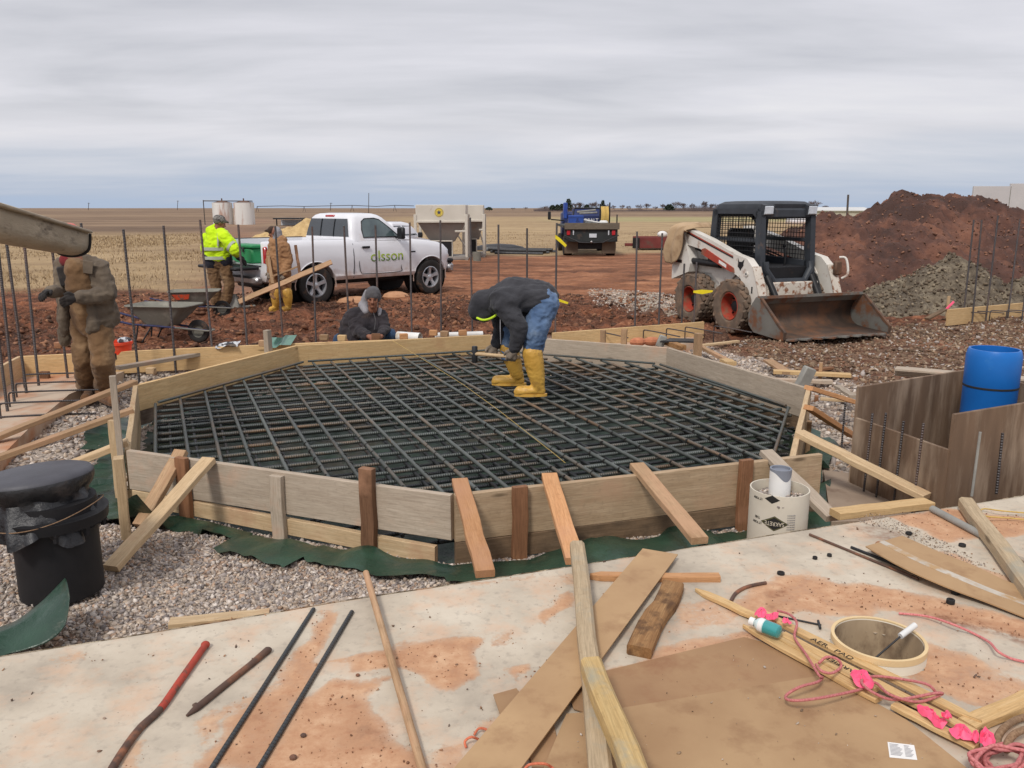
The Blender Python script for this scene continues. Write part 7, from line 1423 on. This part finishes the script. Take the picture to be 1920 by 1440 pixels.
# second pickup beyond
sp = W(752, 450, 25.5); s2 = thing('pickup_truck', 'second white pickup mostly hidden behind the cab of the near one', 'pickup', (sp.x-.75, 27.0, -.36), R(72)); s2.scale = (.86,)*3
obj('body', MB().loft([[Vector((x, y*k, z)) for y, z in half([(.85, .5), (.97, .6), (1.0, .95), (.95, zt-.03), (.7, zt)])] for x, zt, k in [(-2.6, 1.22, .96), (-.6, 1.24, 1), (.9, 1.22, 1), (2.2, 1.08, .96), (2.5, .9, .88)]]), M['white_paint'], s2); cb = obj('cab', MB().loft([rrect(a, c_, w, z, .12) for z, a, c_, w in [(1.2, -1.1, 1.35, .93), (1.5, -1.0, .95, .86), (1.72, -.85, .6, .76), (1.78, -.6, .35, .6)]]), M['white_paint'], s2)
obj('side_window', MB().add([Vector((x, -(.93-(z-1.2)*.32+.012), z)) for x, z in ((-.15, 1.28), (.98, 1.28), (.62, 1.62), (-.12, 1.65))], [(0, 1, 2, 3)]), M['glass'], s2, smooth=0); obj('side_window', MB().add([Vector((x, -(.93-(z-1.2)*.32+.012), z)) for x, z in ((-.95, 1.28), (-.25, 1.28), (-.22, 1.65), (-.8, 1.65))], [(0, 1, 2, 3)]), M['glass'], s2, smooth=0); obj('rear_window', MB().add([Vector((x, y, z)) for x, y, z in ((-1.10, -.7, 1.28), (-1.10, .7, 1.28), (-.92, .6, 1.64), (-.92, -.6, 1.64))], [(0, 1, 2, 3)]), M['glass'], s2, smooth=0); obj('windshield', MB().add([Vector((x, y, z)) for x, y, z in ((1.30, -.75, 1.25), (1.30, .75, 1.25), (.72, .62, 1.66), (.72, -.62, 1.66))], [(0, 1, 2, 3)]), M['glass'], s2, smooth=0); obj('mirror', MB().box((.95, -1.06, 1.28), (.1, .18, .2), .03), M['trim'], s2)
for x in (-1.6, 1.6):
    for sd in (-1, 1): vehicle_wheel(s2, Vector((x, sd*.86, .38)), .38, .25, sd, n=28)
# flatbed truck seen from behind
M['bed_wood'] = wood('grey_bed_planks', S(128, 118, 104), S(100, 92, 80)); M['dark_green'] = mat('dark_green_black_paint', S(52, 56, 56), S(38, 42, 44), 2, .6, c3=S(100, 84, 72), s3=2, t3=(.6, .75), var=0); M['mudflap'] = mat('muddy_flap', S(112, 98, 82), S(92, 78, 66), 3, .9, var=0); M['tool_blue'] = mat('blue_toolbox', S(52, 84, 160), S(42, 66, 136), 3, .45, c3=S(40, 50, 90), s3=2, t3=(.6, .7), var=0); M['navy_box'] = mat('navy_toolbox', S(44, 56, 100), S(36, 44, 80), 3, .5, var=0)
fx0, fx1 = W(1056, 450, 34), W(1161, 450, 34); fw = fx1.x-fx0.x; fl_ = thing('flatbed_truck', 'dark flatbed work truck seen from behind', 'truck', ((fx0.x+fx1.x)/2, 34.2, -.36), 0); s = fw/2
FB = lambda nm, c, d_, m, b_=.01: obj(nm, MB().box(c, d_, b_), M[m], fl_)
FB('bed', (0, 2.0, 1.22), (fw, 4.2, .10), 'dark_green'); FB('rear_board', (.03, -.12, 1.24), (fw-.04, .06, .26), 'bed_wood'); FB('rear_panel', (0, .0, .86), (fw-.1, .10, .50), 'dark_green')
for sd in (-1, 1):
    FB('mud_flap', (sd*(s-.36), .30, .42), (.56, .04, .60), 'mudflap'); FB('tail_lamp', (sd*(s-.22), -.06, .98), (.14, .05, .20), 'tail_red'); FB('marker', (sd*(s-.42), -.07, .98), (.05, .05, .20), 'lens'); obj('guard_bar', MB().tube([(sd*s*.98, -.16, .88), (sd*.48, -.26, .60), (0, -.26, .58)], .025, 8), M['dark_steel'], fl_)
    for y in (.75, 4.6): obj('wheel', MB().lathe([(.0, -.16), (.26, -.2), (.40, -.17), (.42, 0), (.40, .17), (.26, .2), (0, .16)], 28, (sd*(s-.24), y, .42), Matrix.Rotation(math.pi/2, 4, 'Y')), M['tyre'], fl_)
FB('number_plate', (.08, -.07, .86), (.30, .02, .16), 'lens'); FB('axle_box', (0, .5, .45), (1.1, .3, .30), 'sk_black'); obj('tow_ball', MB().ball((0, -.3, .62), .05, 12), M['chrome'], fl_); FB('cab', (0, 4.9, 1.25), (fw*.82, 1.3, 1.1), 'navy_box', .1)
obj('mirror', MB().box((-s-.38, 4.1, 1.62), (.14, .08, .36), .04).tube([(-s-.3, 4.1, 1.45), (-s+.3, 4.2, 1.40)], .03, 6), M['trim'], fl_); FB('headboard_post', (s-.22, 1.5, 1.72), (.06, .06, .94), 'dark_steel'); FB('headboard_post', (s-.62, 1.5, 1.68), (.06, .06, .90), 'dark_steel'); FB('stake_post', (s-.05, .3, 1.5), (.05, .05, .4), 'dark_steel')
fz = -.36; fc_ = Vector(((fx0.x+fx1.x)/2, 34.2, fz)); at_f = lambda x, y, z: fc_+Vector((x, y, z))
tb1 = thing('toolbox', 'open bright blue toolbox with raised lid on the flatbed', 'toolbox', tuple(at_f(-s+.55, .6, 1.27))); obj('chest', MB().box((0, 0, .20), (.62, .5, .40), .02), M['tool_blue'], tb1); obj('lid', MB().box((-.42, .2, .58), (.16, .5, .66), .03), M['tool_blue'], tb1); obj('seam', MB().box((0, -.252, .30), (.60, .006, .012), 0), M['trim'], tb1)
tb2 = thing('toolbox', 'large navy job box with white lettering behind the blue toolbox on the flatbed', 'toolbox', tuple(at_f(.05, 1.8, 1.27))); obj('chest', MB().prism([(-.3, 0), (.3, 0), (.3, .62), (.0, .66), (-.3, .36)], 0, -.68, .62), M['navy_box'], tb2, smooth=0); obj('frame', MB().tube([(-.68, -.3, .36), (-.6, 0, .68), (.56, 0, .68), (.62, -.3, .36)], .035, 6), M['trim'], tb2); obj('contents', MB().tube([(-.5, -.15, .52), (.3, -.05, .60)], .05, 6).tube([(-.4, -.2, .46), (.35, -.18, .5)], .04, 6), M['grey_conc'], tb2)
me = text_mesh('KOBALT', .20, .004); link('lettering', me, M['paper'], tb2, Matrix.Translation((.02, -.305, .18)) @ Matrix.Rotation(math.pi/2, 4, 'X'))
hs = thing('hose_coil', 'thick yellow hose hanging in loops from the flatbed post', 'hose', tuple(at_f(s-.5, 2.6, 1.3)))
for k in range(7): x = s-.58+.045*k; cord('loop', [at_f(x, 1.4, 2.02), at_f(x+.02, 1.3, 1.7), at_f(x, 1.35, 1.34+.03*(k % 3)), at_f(x+.03, 1.45, 1.7), at_f(x+.02, 1.45, 2.02)], .026, M['yellow_string'], parent=hs, k=4, n=6)
for k in range(4): rod('pipe', at_f(-.35, .5+.1*k, 1.5-.05*k), at_f(.45, .4+.1*k, 1.36-.03*k), .03, M['white_pvc'], 'white pipe in the bundle on the flatbed, %s from the top' % ['first', 'second', 'third', 'fourth'][k], 'pipe', group='white pipes on the flatbed')
o = obj('jug', MB().box((0, 0, .1), (.34, .24, .18), .05), M['white_pvc'], None, Matrix.Translation(at_f(.55, .4, 1.27))); tag(o, 'white jug on the flatbed next to the white pipes', 'jug')
# red trailer frame, black pipe lengths
M['trailer_red'] = mat('dull_red_paint', S(120, 58, 54), S(100, 46, 44), 2, .7, c3=S(96, 70, 62), s3=3, t3=(.56, .7), var=0)
q0, q1 = P(1175, 470, -.36), P(1268, 470, -.36); tr2 = thing('steel_crib', 'low dull red steel trailer frame in the grass', 'trailer', ((q0.x+q1.x)/2, q0.y, -.36)); tw = q1.x-q0.x
obj('side_rail', MB().box((.25, 0, .36), (tw-.5, .14, .50), .02), M['trailer_red'], tr2); obj('tongue', MB().box((-tw/2+.35, 0, .28), (.9, .12, .14), .02), M['trailer_red'], tr2); obj('far_rail', MB().box((.25, 1.6, .42), (tw-.5, .12, .40), .02), M['trailer_red'], tr2); obj('deck', MB().box((.25, .8, .26), (tw-.5, 1.6, .06), .01), M['trailer_red'], tr2)
for x in (-.75, .95): obj('stanchion', MB().box((x, -.1, .36), (.32, .06, .48), .01), M['sk_black'], tr2)
o = obj('jug', MB().ball((0, 0, .14), (.24, .2, .16), 14), M['white_pvc'], None, Matrix.Translation((tr2.location.x+.5, q0.y+.1, .25))); tag(o, 'pale pink and white sack on the red trailer', 'sack')
for k in range(5):
    a, c_ = P(912+4*k, 470+k*1.2, -.30), P(1042-6*k, 472+k*1.0, -.30); rod('black_pipe', a+Vector((0, 0, .1*(k % 2))), c_+Vector((0, 0, .1*(k % 2))), .075, M['black_poly'], 'black pipe length on the ground behind the uprights, %s of the bundle' % ['first', 'second', 'third', 'fourth', 'fifth'][k], 'pipe', group='bundle of black pipes')
o = obj('black_tarp', MB().ball((0, 0, 0), (1.3, .5, .28), 12), M['black_poly'], None, Matrix.Translation(P(935, 468, -.3)), 30); tag(o, 'black tarp heap at the left end of the black pipes', 'tarp')
# ================================================================ heaps
def heap(name, poly, peaks, m, label, amp, seed, step=.09):
    x = [p[0] for p in poly]; y = [p[1] for p in poly]; X, Y = np.meshgrid(np.arange(min(x)-.3, max(x)+.3, step), np.arange(min(y)-.3, max(y)+.3, step)); H = np.zeros_like(X)
    for px, py, h, rx, ry, an in peaks:
        dx, dy = X-px, Y-py; a = R(an); u, v = dx*math.cos(a)+dy*math.sin(a), -dx*math.sin(a)+dy*math.cos(a); u = u+.5*fbm(X*.5, Y*.5, seed+1, 3); d_ = np.hypot(u/rx, v/ry); H = np.maximum(H, h*np.clip(1.12-d_, 0, 1)**.85*(1/1.12)**.85)
    r_ = 1-np.abs(fbm(X*.7, Y*.7, seed, 4)); r2 = 1-np.abs(fbm(X*2.6, Y*2.6, seed+4, 4, .6)); k = sstep(0, .35, H); H = H+k*amp*((r_-.6)*1.0+.45*(r2-.6)+.18*fbm(X*7, Y*7, seed+6, 3)); Z = np.where(H > .01, -.36+H, -.8)
    me = grid_mesh(name, X, Y, Z, (np.maximum.reduce([H[:-1, :-1], H[1:, 1:], H[1:, :-1], H[:-1, 1:]]) > .01)); tag(link(name, me, M[m]), label, 'heap')
    return X, Y, H
m, t, b = newmat('heaped_red_soil'); v, _ = coords(t, (1, 1, 1), False); a1 = noise(t, v, .55, 7, .6); a2 = noise(t, v, 5, 7, .65); c_ = ramp(t, math_(t, 'ADD', math_(t, 'MULTIPLY', a1, .75), math_(t, 'MULTIPLY', a2, .25)), [(.42, S(66, 45, 38)), (.52, S(88, 58, 47)), (.66, S(128, 86, 66))]); L(t, c_, b.inputs['Base Color']); b.inputs['Roughness'].default_value = .95; bumpn(t, b, a2, .9, .07); M['heap_soil'] = m
m, t, b = newmat('heaped_grey_soil'); v, _ = coords(t, (1, 1, 1), False); a1 = noise(t, v, 2.2, 7, .65); a2 = noise(t, v, 9, 7, .65); c_ = ramp(t, math_(t, 'ADD', math_(t, 'MULTIPLY', a1, .5), math_(t, 'MULTIPLY', a2, .5)), [(.38, S(72, 63, 53)), (.5, S(102, 91, 76)), (.62, S(138, 126, 106))]); L(t, c_, b.inputs['Base Color']); b.inputs['Roughness'].default_value = .95; bumpn(t, b, a2, 1, .06); M['heap_grey'] = m
heap('soil_heap', [(5, 16), (22, 16), (22, 31), (5, 31)], [(9.7, 21.3, 1.75, 4.2, 3.6, 20), (11.2, 23.2, 2.55, 4.4, 4.2, 0), (12.4, 23.4, 2.45, 3.6, 4.2, 0), (8.0, 21.3, 2.0, 2.7, 3.4, 0), (16.0, 24, 1.7, 4.2, 4.5, 0), (18.5, 22, 1.5, 4, 4, 0)], 'heap_soil', 'large heap of dark red brown soil behind the skid steer', .36, 4)
heap('soil_heap', [(6, 14.2), (11.5, 14.2), (11.5, 18.5), (6, 18.5)], [(8.35, 16.3, 1.12, 1.5, 1.3, 10), (9.6, 16.2, .6, 1.9, 1.1, 0), (7.5, 15.8, .45, 1.4, .9, 0)], 'heap_grey', 'small heap of grey olive soil in front of the big red heap', .30, 12, .06)
heap('straw_heap', [(-20, 42), (-9, 42), (-9, 52), (-20, 52)], [(-12.6, 46.5, .95, 3.2, 2.4, 0), (-10.6, 46, .6, 2.2, 2, 0)], 'straw_m', 'low heap of yellow straw seen over the truck bed', .12, 20) if 'straw_m' in M else None
rs = np.random.RandomState(77)
def heap_clods(n, xr, yr, fz_, lo, hi, pal, seed, name): 
    r = np.random.RandomState(seed); x = r.uniform(*xr, n); y = r.uniform(*yr, n); dg = bpy.context.evaluated_depsgraph_get(); P_ = []
    for a, c_ in zip(x, y):
        ok, p, nrm, i, ob, _ = SC.ray_cast(dg, Vector((a, c_, 8)), Vector((0, 0, -1)))
        if ok and ob.name.startswith('soil_heap'): P_.append(p[:])
    P_ = np.array(P_); stones(name, P_, lo+(hi-lo)*r.power(1, len(P_))**3, pal, seed+1, .8)
bpy.context.view_layer.update()
heap_clods(5500, (5, 19), (16.5, 25), 0, .010, .045, [S(104, 72, 58), S(84, 58, 48), S(128, 88, 70), S(140, 100, 80)], 81, 'soil_clods'); heap_clods(4200, (6, 11.5), (14.2, 17.5), 0, .012, .042, [S(112, 100, 83), S(90, 80, 66), S(142, 130, 110), S(72, 62, 52)], 83, 'soil_clods')
q = P(1775, 596, -.3); sv = thing('survey_stake', 'wooden survey stake with a pink ribbon at the far right form board', 'stake', tuple(q)); lumber('stake', q, (q.x, q.y, W(1779, 555, q.y).z), .05, .03, M['pine_pale'], parent=sv, up=(0, 1, 0)); q2 = W(1779, 568, q.y-.03); wp(obj('ribbon', MB().loft(smooth_rows([[q2+Vector((.05-.04*j+.02*i, -.01*i, .04-.045*j-.03*abs(i-1))) for j in range(4)] for i in range(3)], 3), False, False), M['pink_tape'], smooth=60), sv)
lumber('plank', W(1738, 598, 14.2), W(1772, 580, 14.4), .1, .03, M['dark_plank'], 'dark plank leaning toward the survey stake', 'plank')
# ================================================================ far things
M['tilt'] = mat('grey_concrete_panel', S(186, 184, 186), S(176, 174, 176), .3, .9, var=0)
x0 = W(1822, 392, 120).x; bl = thing('warehouse', 'tall plain grey concrete wall building at the right horizon', 'building', (x0, 120, -.4)); zt1, zt2 = W(1830, 349, 120).z+.4, W(1890, 344, 120).z+.4
obj('wall', MB().box((2.6, .2, zt1/2-.5), (5.2, .4, zt1+1.0), .02), M['tilt'], bl); obj('wall', MB().box((15.2, .2, zt2/2-.5), (20, .4, zt2+1.0), .02), M['tilt'], bl); obj('joint', MB().box((5.2, -.02, 2), (.06, .06, 6)), M['grey_conc'], bl)
M['tin'] = mat('tan_metal_siding', S(186, 180, 164), S(170, 164, 148), .4, .7, var=0); M['tin_roof'] = mat('pale_metal_roof', S(206, 206, 204), S(194, 194, 192), .4, .6, var=0)
a = W(1515, 405, 150); c_ = W(1612, 405, 150); sh = thing('metal_building', 'long low tan metal building beyond the soil heap', 'building', ((a.x+c_.x)/2, 150, 0)); l_ = c_.x-a.x+4; zr = W(1550, 391, 150).z
obj('wall', MB().box((0, 4, zr/2-1), (l_, 8, zr+1.4), .02), M['tin'], sh); obj('roof', MB().prism([(-.3, zr-.45), (8.3, zr-.45), (8.3, zr-.3), (4, zr+.25), (-.3, zr-.3)], 0, -l_/2-.3, l_/2+.3), M['tin_roof'], sh, smooth=0)
q = W(1508, 404, 90); o = obj('parked_car', MB().loft([[Vector((x, y, z)) for y, z in half([(.8, .3), (.85, .6), (.7, zt)])] for x, zt in [(-2, .8), (-1.2, 1.4), (.4, 1.45), (1.2, .95), (2.1, .8)]]), M['white_paint'], None, Matrix.Translation((q.x+.3, 90, -.4))); tag(o, 'distant white car beside the skid steer cab', 'car')
M['pole'] = mat('dark_pole', S(90, 84, 80), S(74, 68, 66), 3, .9, var=0)
def pole(u, vt, vb, Y, r, lab, arm=True):
    p = W(u, vb, Y); t_ = W(u+1.5, vt, Y); mb = MB().tube([p-Vector((0, 0, 2)), t_], r, 8)
    if arm: mb.tube([t_-Vector((1.0, 0, .5)), t_-Vector((-1.0, 0, .5))], r*.5, 6)
    tag(obj('utility_pole', mb, M['pole']), lab, 'pole')
pole(1589, 365, 402, 110, .14, 'utility pole in front of the tan metal building', False); pole(690, 362, 406, 130, .05, 'thin mast standing behind the cab of the white pickup', False)
for u, vt, vb, Y, lab in [(165, 380, 390, 700, 'tiny pole on the horizon above the chute end'), (332, 376, 389, 700, 'tiny pole on the left horizon beside an upright bar'), (619, 380, 391, 600, 'tiny pole on the horizon above the truck cab')]: pole(u, vt, vb, Y, .22, lab)
M['tank'] = mat('weathered_white_tank', S(222, 220, 216), S(202, 200, 196), .5, .7, c3=S(160, 112, 88), s3=.9, t3=(.52, .66), stretch=(1.3, 1.3, .2), var=0)
for u0, u1, lab in [(401, 437, 'left of two white rust streaked storage tanks'), (441, 478, 'right of two white rust streaked storage tanks')]:
    a, c_ = W(u0, 421, 100), W(u1, 421, 100); r_ = (c_.x-a.x)/2; zt = W(420, 380, 100).z; tk_ = thing('storage_tank', lab, 'tank', ((a.x+c_.x)/2, 100, -.4)); h_ = zt+.4
    obj('shell', MB().lathe([(r_, 0), (r_, h_-.02), (r_*.98, h_)], 36), M['tank'], tk_); obj('roof', MB().lathe([(r_*1.01, h_-.02), (r_*.2, h_+.22), (0, h_+.24)], 36), M['rust'], tk_); obj('vent', MB().tube([(0, 0, h_+.2), (0, 0, h_+.5)], .08, 8), M['rust'], tk_)
a, c_ = W(381, 375, 100), W(473, 377, 100); pr_ = thing('pipe_rack', 'thin pipework running over the two white tanks', 'pipework', (a.x, 100, -.4)); wp(obj('riser', MB().tube([(a.x, 100, -.4), tuple(a)], .06, 6), M['pole']), pr_); wp(obj('header', MB().tube([tuple(a+Vector((0, 0, -.1))), tuple(c_), tuple(c_-Vector((0, 0, .5)))], .06, 6), M['pole']), pr_)
a, c_ = W(519, 420, 95), W(567, 420, 95); z_ = W(540, 410, 95).z; sd_ = thing('open_shed', 'small grey loading shed with dark frame near the tanks', 'shed', ((a.x+c_.x)/2, 95, -.4)); l_ = c_.x-a.x
obj('wall', MB().box((0, 1.5, z_/2+.1), (l_*.94, .1, z_+.3), .01), M['lens'], sd_); obj('roof_beam', MB().box((0, 0, z_+.42), (l_, 3, .14), .02), M['sk_black'], sd_)
for x in (-1, 1): obj('post', MB().box((x*l_/2, 0, z_/2+.2), (.12, .12, z_+.4), .01), M['sk_black'], sd_)
for x in (.1, .4, .7, 1.0): obj('bar', MB().box((x, -.1, z_/2+.2), (.05, .05, z_)), M['lens'], sd_)
cp_ = thing('irrigation_pivot', 'long thin irrigation pivot on the horizon left of the hopper', 'irrigation pivot', tuple(W(650, 386, 420)))
sp_ = [W(u, v, 420) for u, v in [(482, 387), (530, 386), (570, 387), (615, 386), (660, 385), (705, 387), (740, 385), (776, 386)]]; wp(obj('pipe', MB().tube(sp_, .16, 6), M['pole']), cp_)
for p in sp_[::2]: wp(obj('tower', MB().tube([p, p-Vector((.8, 0, 3))], .10, 5).tube([p, p-Vector((-.8, 0, 3))], .10, 5), M['pole']), cp_)
# straw heap behind the truck
m, t, b = newmat('straw_heap'); v, _ = coords(t, (1, 1, 1), False); c_ = ramp(t, noise(t, v, 3, 8, .7), [(.35, S(176, 146, 98)), (.65, S(210, 180, 128))]); L(t, c_, b.inputs['Base Color']); b.inputs['Roughness'].default_value = .95; bumpn(t, b, noise(t, v, 8, 6, .7), 1, .08); M['straw_m'] = m
q = W(568, 440, 46); heap('straw_heap', [(q.x-5, 42), (q.x+5, 42), (q.x+5, 50), (q.x-5, 50)], [(q.x+.6, 46, 1.55, 2.6, 2.2, 0), (q.x-1.2, 46, 1.0, 2.2, 2, 0)], 'straw_m', 'low heap of yellow straw seen over the truck bed', .15, 20)
lumber('plank', W(548, 449, 30), W(580, 447, 30), .3, .15, M['red_stake'], 'reddish plank lying beyond the truck bed in front of the straw', 'plank')
# trees along the far field edge
M['bark'] = mat('bare_twigs', S(122, 110, 108), S(98, 88, 88), 2, .95, var=.1); M['cedar'] = mat('dark_cedar_foliage', S(66, 76, 62), S(48, 58, 48), 2, .95, var=.15)
def bare_tree(base, h, sd, label):
    rs = random.Random(sd); t_ = thing('bare_tree', label, 'tree', tuple(base), 0, 'trees on the horizon'); mb = MB().tube([(0, 0, -1), (0, 0, h*.35)], [h*.03, h*.022], 6); obj('trunk', mb, M['bark'], t_); cr = MB()
    def br(p, d_, ln, r, lv):
        q = p+d_*ln; cr.tube([p, q], [r, r*.6], 4, False)
        if lv == 0: return
        for _ in range(rs.randint(3, 5)): nd = (d_+Vector((rs.uniform(-.8, .8), rs.uniform(-.8, .8), rs.uniform(-.15, .5)))).normalized(); br(p+(q-p)*rs.uniform(.55, 1), nd, ln*rs.uniform(.55, .8), r*.62, lv-1)
    for _ in range(8): br(Vector((rs.uniform(-.9, .9), 0, h*.15*rs.uniform(.3, 1.4))), Vector((rs.uniform(-1.1, 1.1), rs.uniform(-.9, .9), .9)).normalized(), h*.34, h*.016+.05, 3)
    obj('crown', cr, M['bark'], t_, smooth=0); return t_
def cedar(base, h, w, sd, label):
    rs = random.Random(sd); t_ = thing('cedar_tree', label, 'tree', tuple(base), 0, 'trees on the horizon'); obj('trunk', MB().tube([(0, 0, -1), (0, 0, h*.5)], .15, 6), M['bark'], t_); cr = MB()
    for _ in range(420):
        z = h*rs.random()**.9; rr_ = w*(1-.75*(z/h)**1.5)*rs.uniform(.4, 1.05); a = rs.uniform(0, 6.28); c0 = Vector((rr_*math.cos(a), rr_*math.sin(a), z)); s_ = w*.22*rs.uniform(.6, 1.3); d1 = Vector((rs.uniform(-1, 1), rs.uniform(-1, 1), rs.uniform(-.4, 1)))*s_; d2 = Vector((rs.uniform(-1, 1), rs.uniform(-1, 1), rs.uniform(-.6, .6)))*s_; cr.add([c0-d1, c0+d2, c0+d1, c0-d2*.6], [(0, 1, 2, 3)])
    obj('crown', cr, M['cedar'], t_, smooth=0); return t_
YT = 480
for i, (u, vt, w_, lab) in enumerate([(917, 389, 2.2, 'low dark cedar right above the hopper bins'), (1036, 385, 2.2, 'first dark cedar left of the flatbed toolbox'), (1045, 384, 2.2, 'second dark cedar left of the flatbed toolbox'), (1054, 383, 2.4, 'third dark cedar left of the flatbed toolbox'), (1066, 373, 2.6, 'tallest cedar, right over the blue toolbox lid'), (1130, 376, 2.0, 'narrow cedar over the flatbed hose'), (1100, 384, 2.2, 'low cedar over the navy job box'), (1255, 384, 3.4, 'round dark tree right of the flatbed')]):
    b_ = W(u, 392, YT); cedar((b_.x, YT, b_.z-.4), W(u, vt, YT).z-b_.z+.4, w_, 100+i, lab)
for i, (u, vt, lab) in enumerate([(1022, 386, 'small bare tree left of the cedars'), (1080, 378, 'bare tree just right of the tallest cedar'), (1088, 376, 'taller bare tree over the navy job box'), (1108, 378, 'bare tree between two cedars over the flatbed'), (1118, 376, 'bare tree left of the narrow cedar'), (1140, 382, 'bare tree right of the narrow cedar'), (1152, 384, 'bare tree right above the flatbed edge'), (1166, 383, 'low bare tree above the grass between truck and trailer'), (1180, 385, 'smaller low bare tree above the red trailer'), (1197, 383, 'bare tree above the left end of the trailer'), (1212, 380, 'orange tinged bare tree above the trailer'), (1228, 386, 'low bare tree left of the round dark tree'), (1243, 382, 'bare tree touching the round dark tree'), (1268, 376, 'tall bare tree right of the round dark tree'), (1282, 378, 'bare tree above the tarp of the loader'), (1300, 380, 'bare tree above the lift arm of the loader'), (1318, 375, 'tallest bare tree left of the loader cab'), (1332, 380, 'bare tree close to the loader cab'), (1345, 381, 'bare tree half behind the loader cab'), (1368, 376, 'bare tree rising just left of the cab roof'), (1527, 372, 'dark bare tree right of the cab roof'), (1548, 384, 'low bare tree over the tan metal building'), (985, 388, 'tiny bare tree midway between hopper and flatbed'), (962, 389, 'tiny bare tree right of the hopper bins')]):
    b_ = W(u, 392, YT); bare_tree((b_.x, YT, b_.z-.3), (W(u, vt, YT).z-b_.z)*1.05+.4, 200+i, lab)

rs = np.random.RandomState(31); n = 9000; u = rs.uniform(1000, 1372, n); x = (u-960)/FPX*505; y = rs.uniform(488, 500, n); hm = 1.1+2.4*np.clip(.5+1.1*fbm(x*.06, y*0, 3, 4), 0, 1.3); hgt = hm*rs.uniform(.35, 1, n); z = gz(x, y)-.3
lx, ly = rs.normal(0, .35, n)*hgt, rs.normal(0, .2, n); V = np.stack([np.stack([x-.07, y, z], -1), np.stack([x+.07, y, z], -1), np.stack([x+lx, y+ly, z+hgt], -1)], 1)
me = bpy.data.meshes.new('hedgerow'); me.vertices.add(n*3); me.vertices.foreach_set('co', V.ravel()); me.loops.add(n*3); me.loops.foreach_set('vertex_index', np.arange(n*3, dtype=np.int32)); me.polygons.add(n)
me.polygons.foreach_set('loop_start', np.arange(0, n*3, 3, dtype=np.int32)); me.polygons.foreach_set('loop_total', np.full(n, 3, np.int32)); me.update(); tag(link('hedgerow', me, M['bark']), kind='stuff')
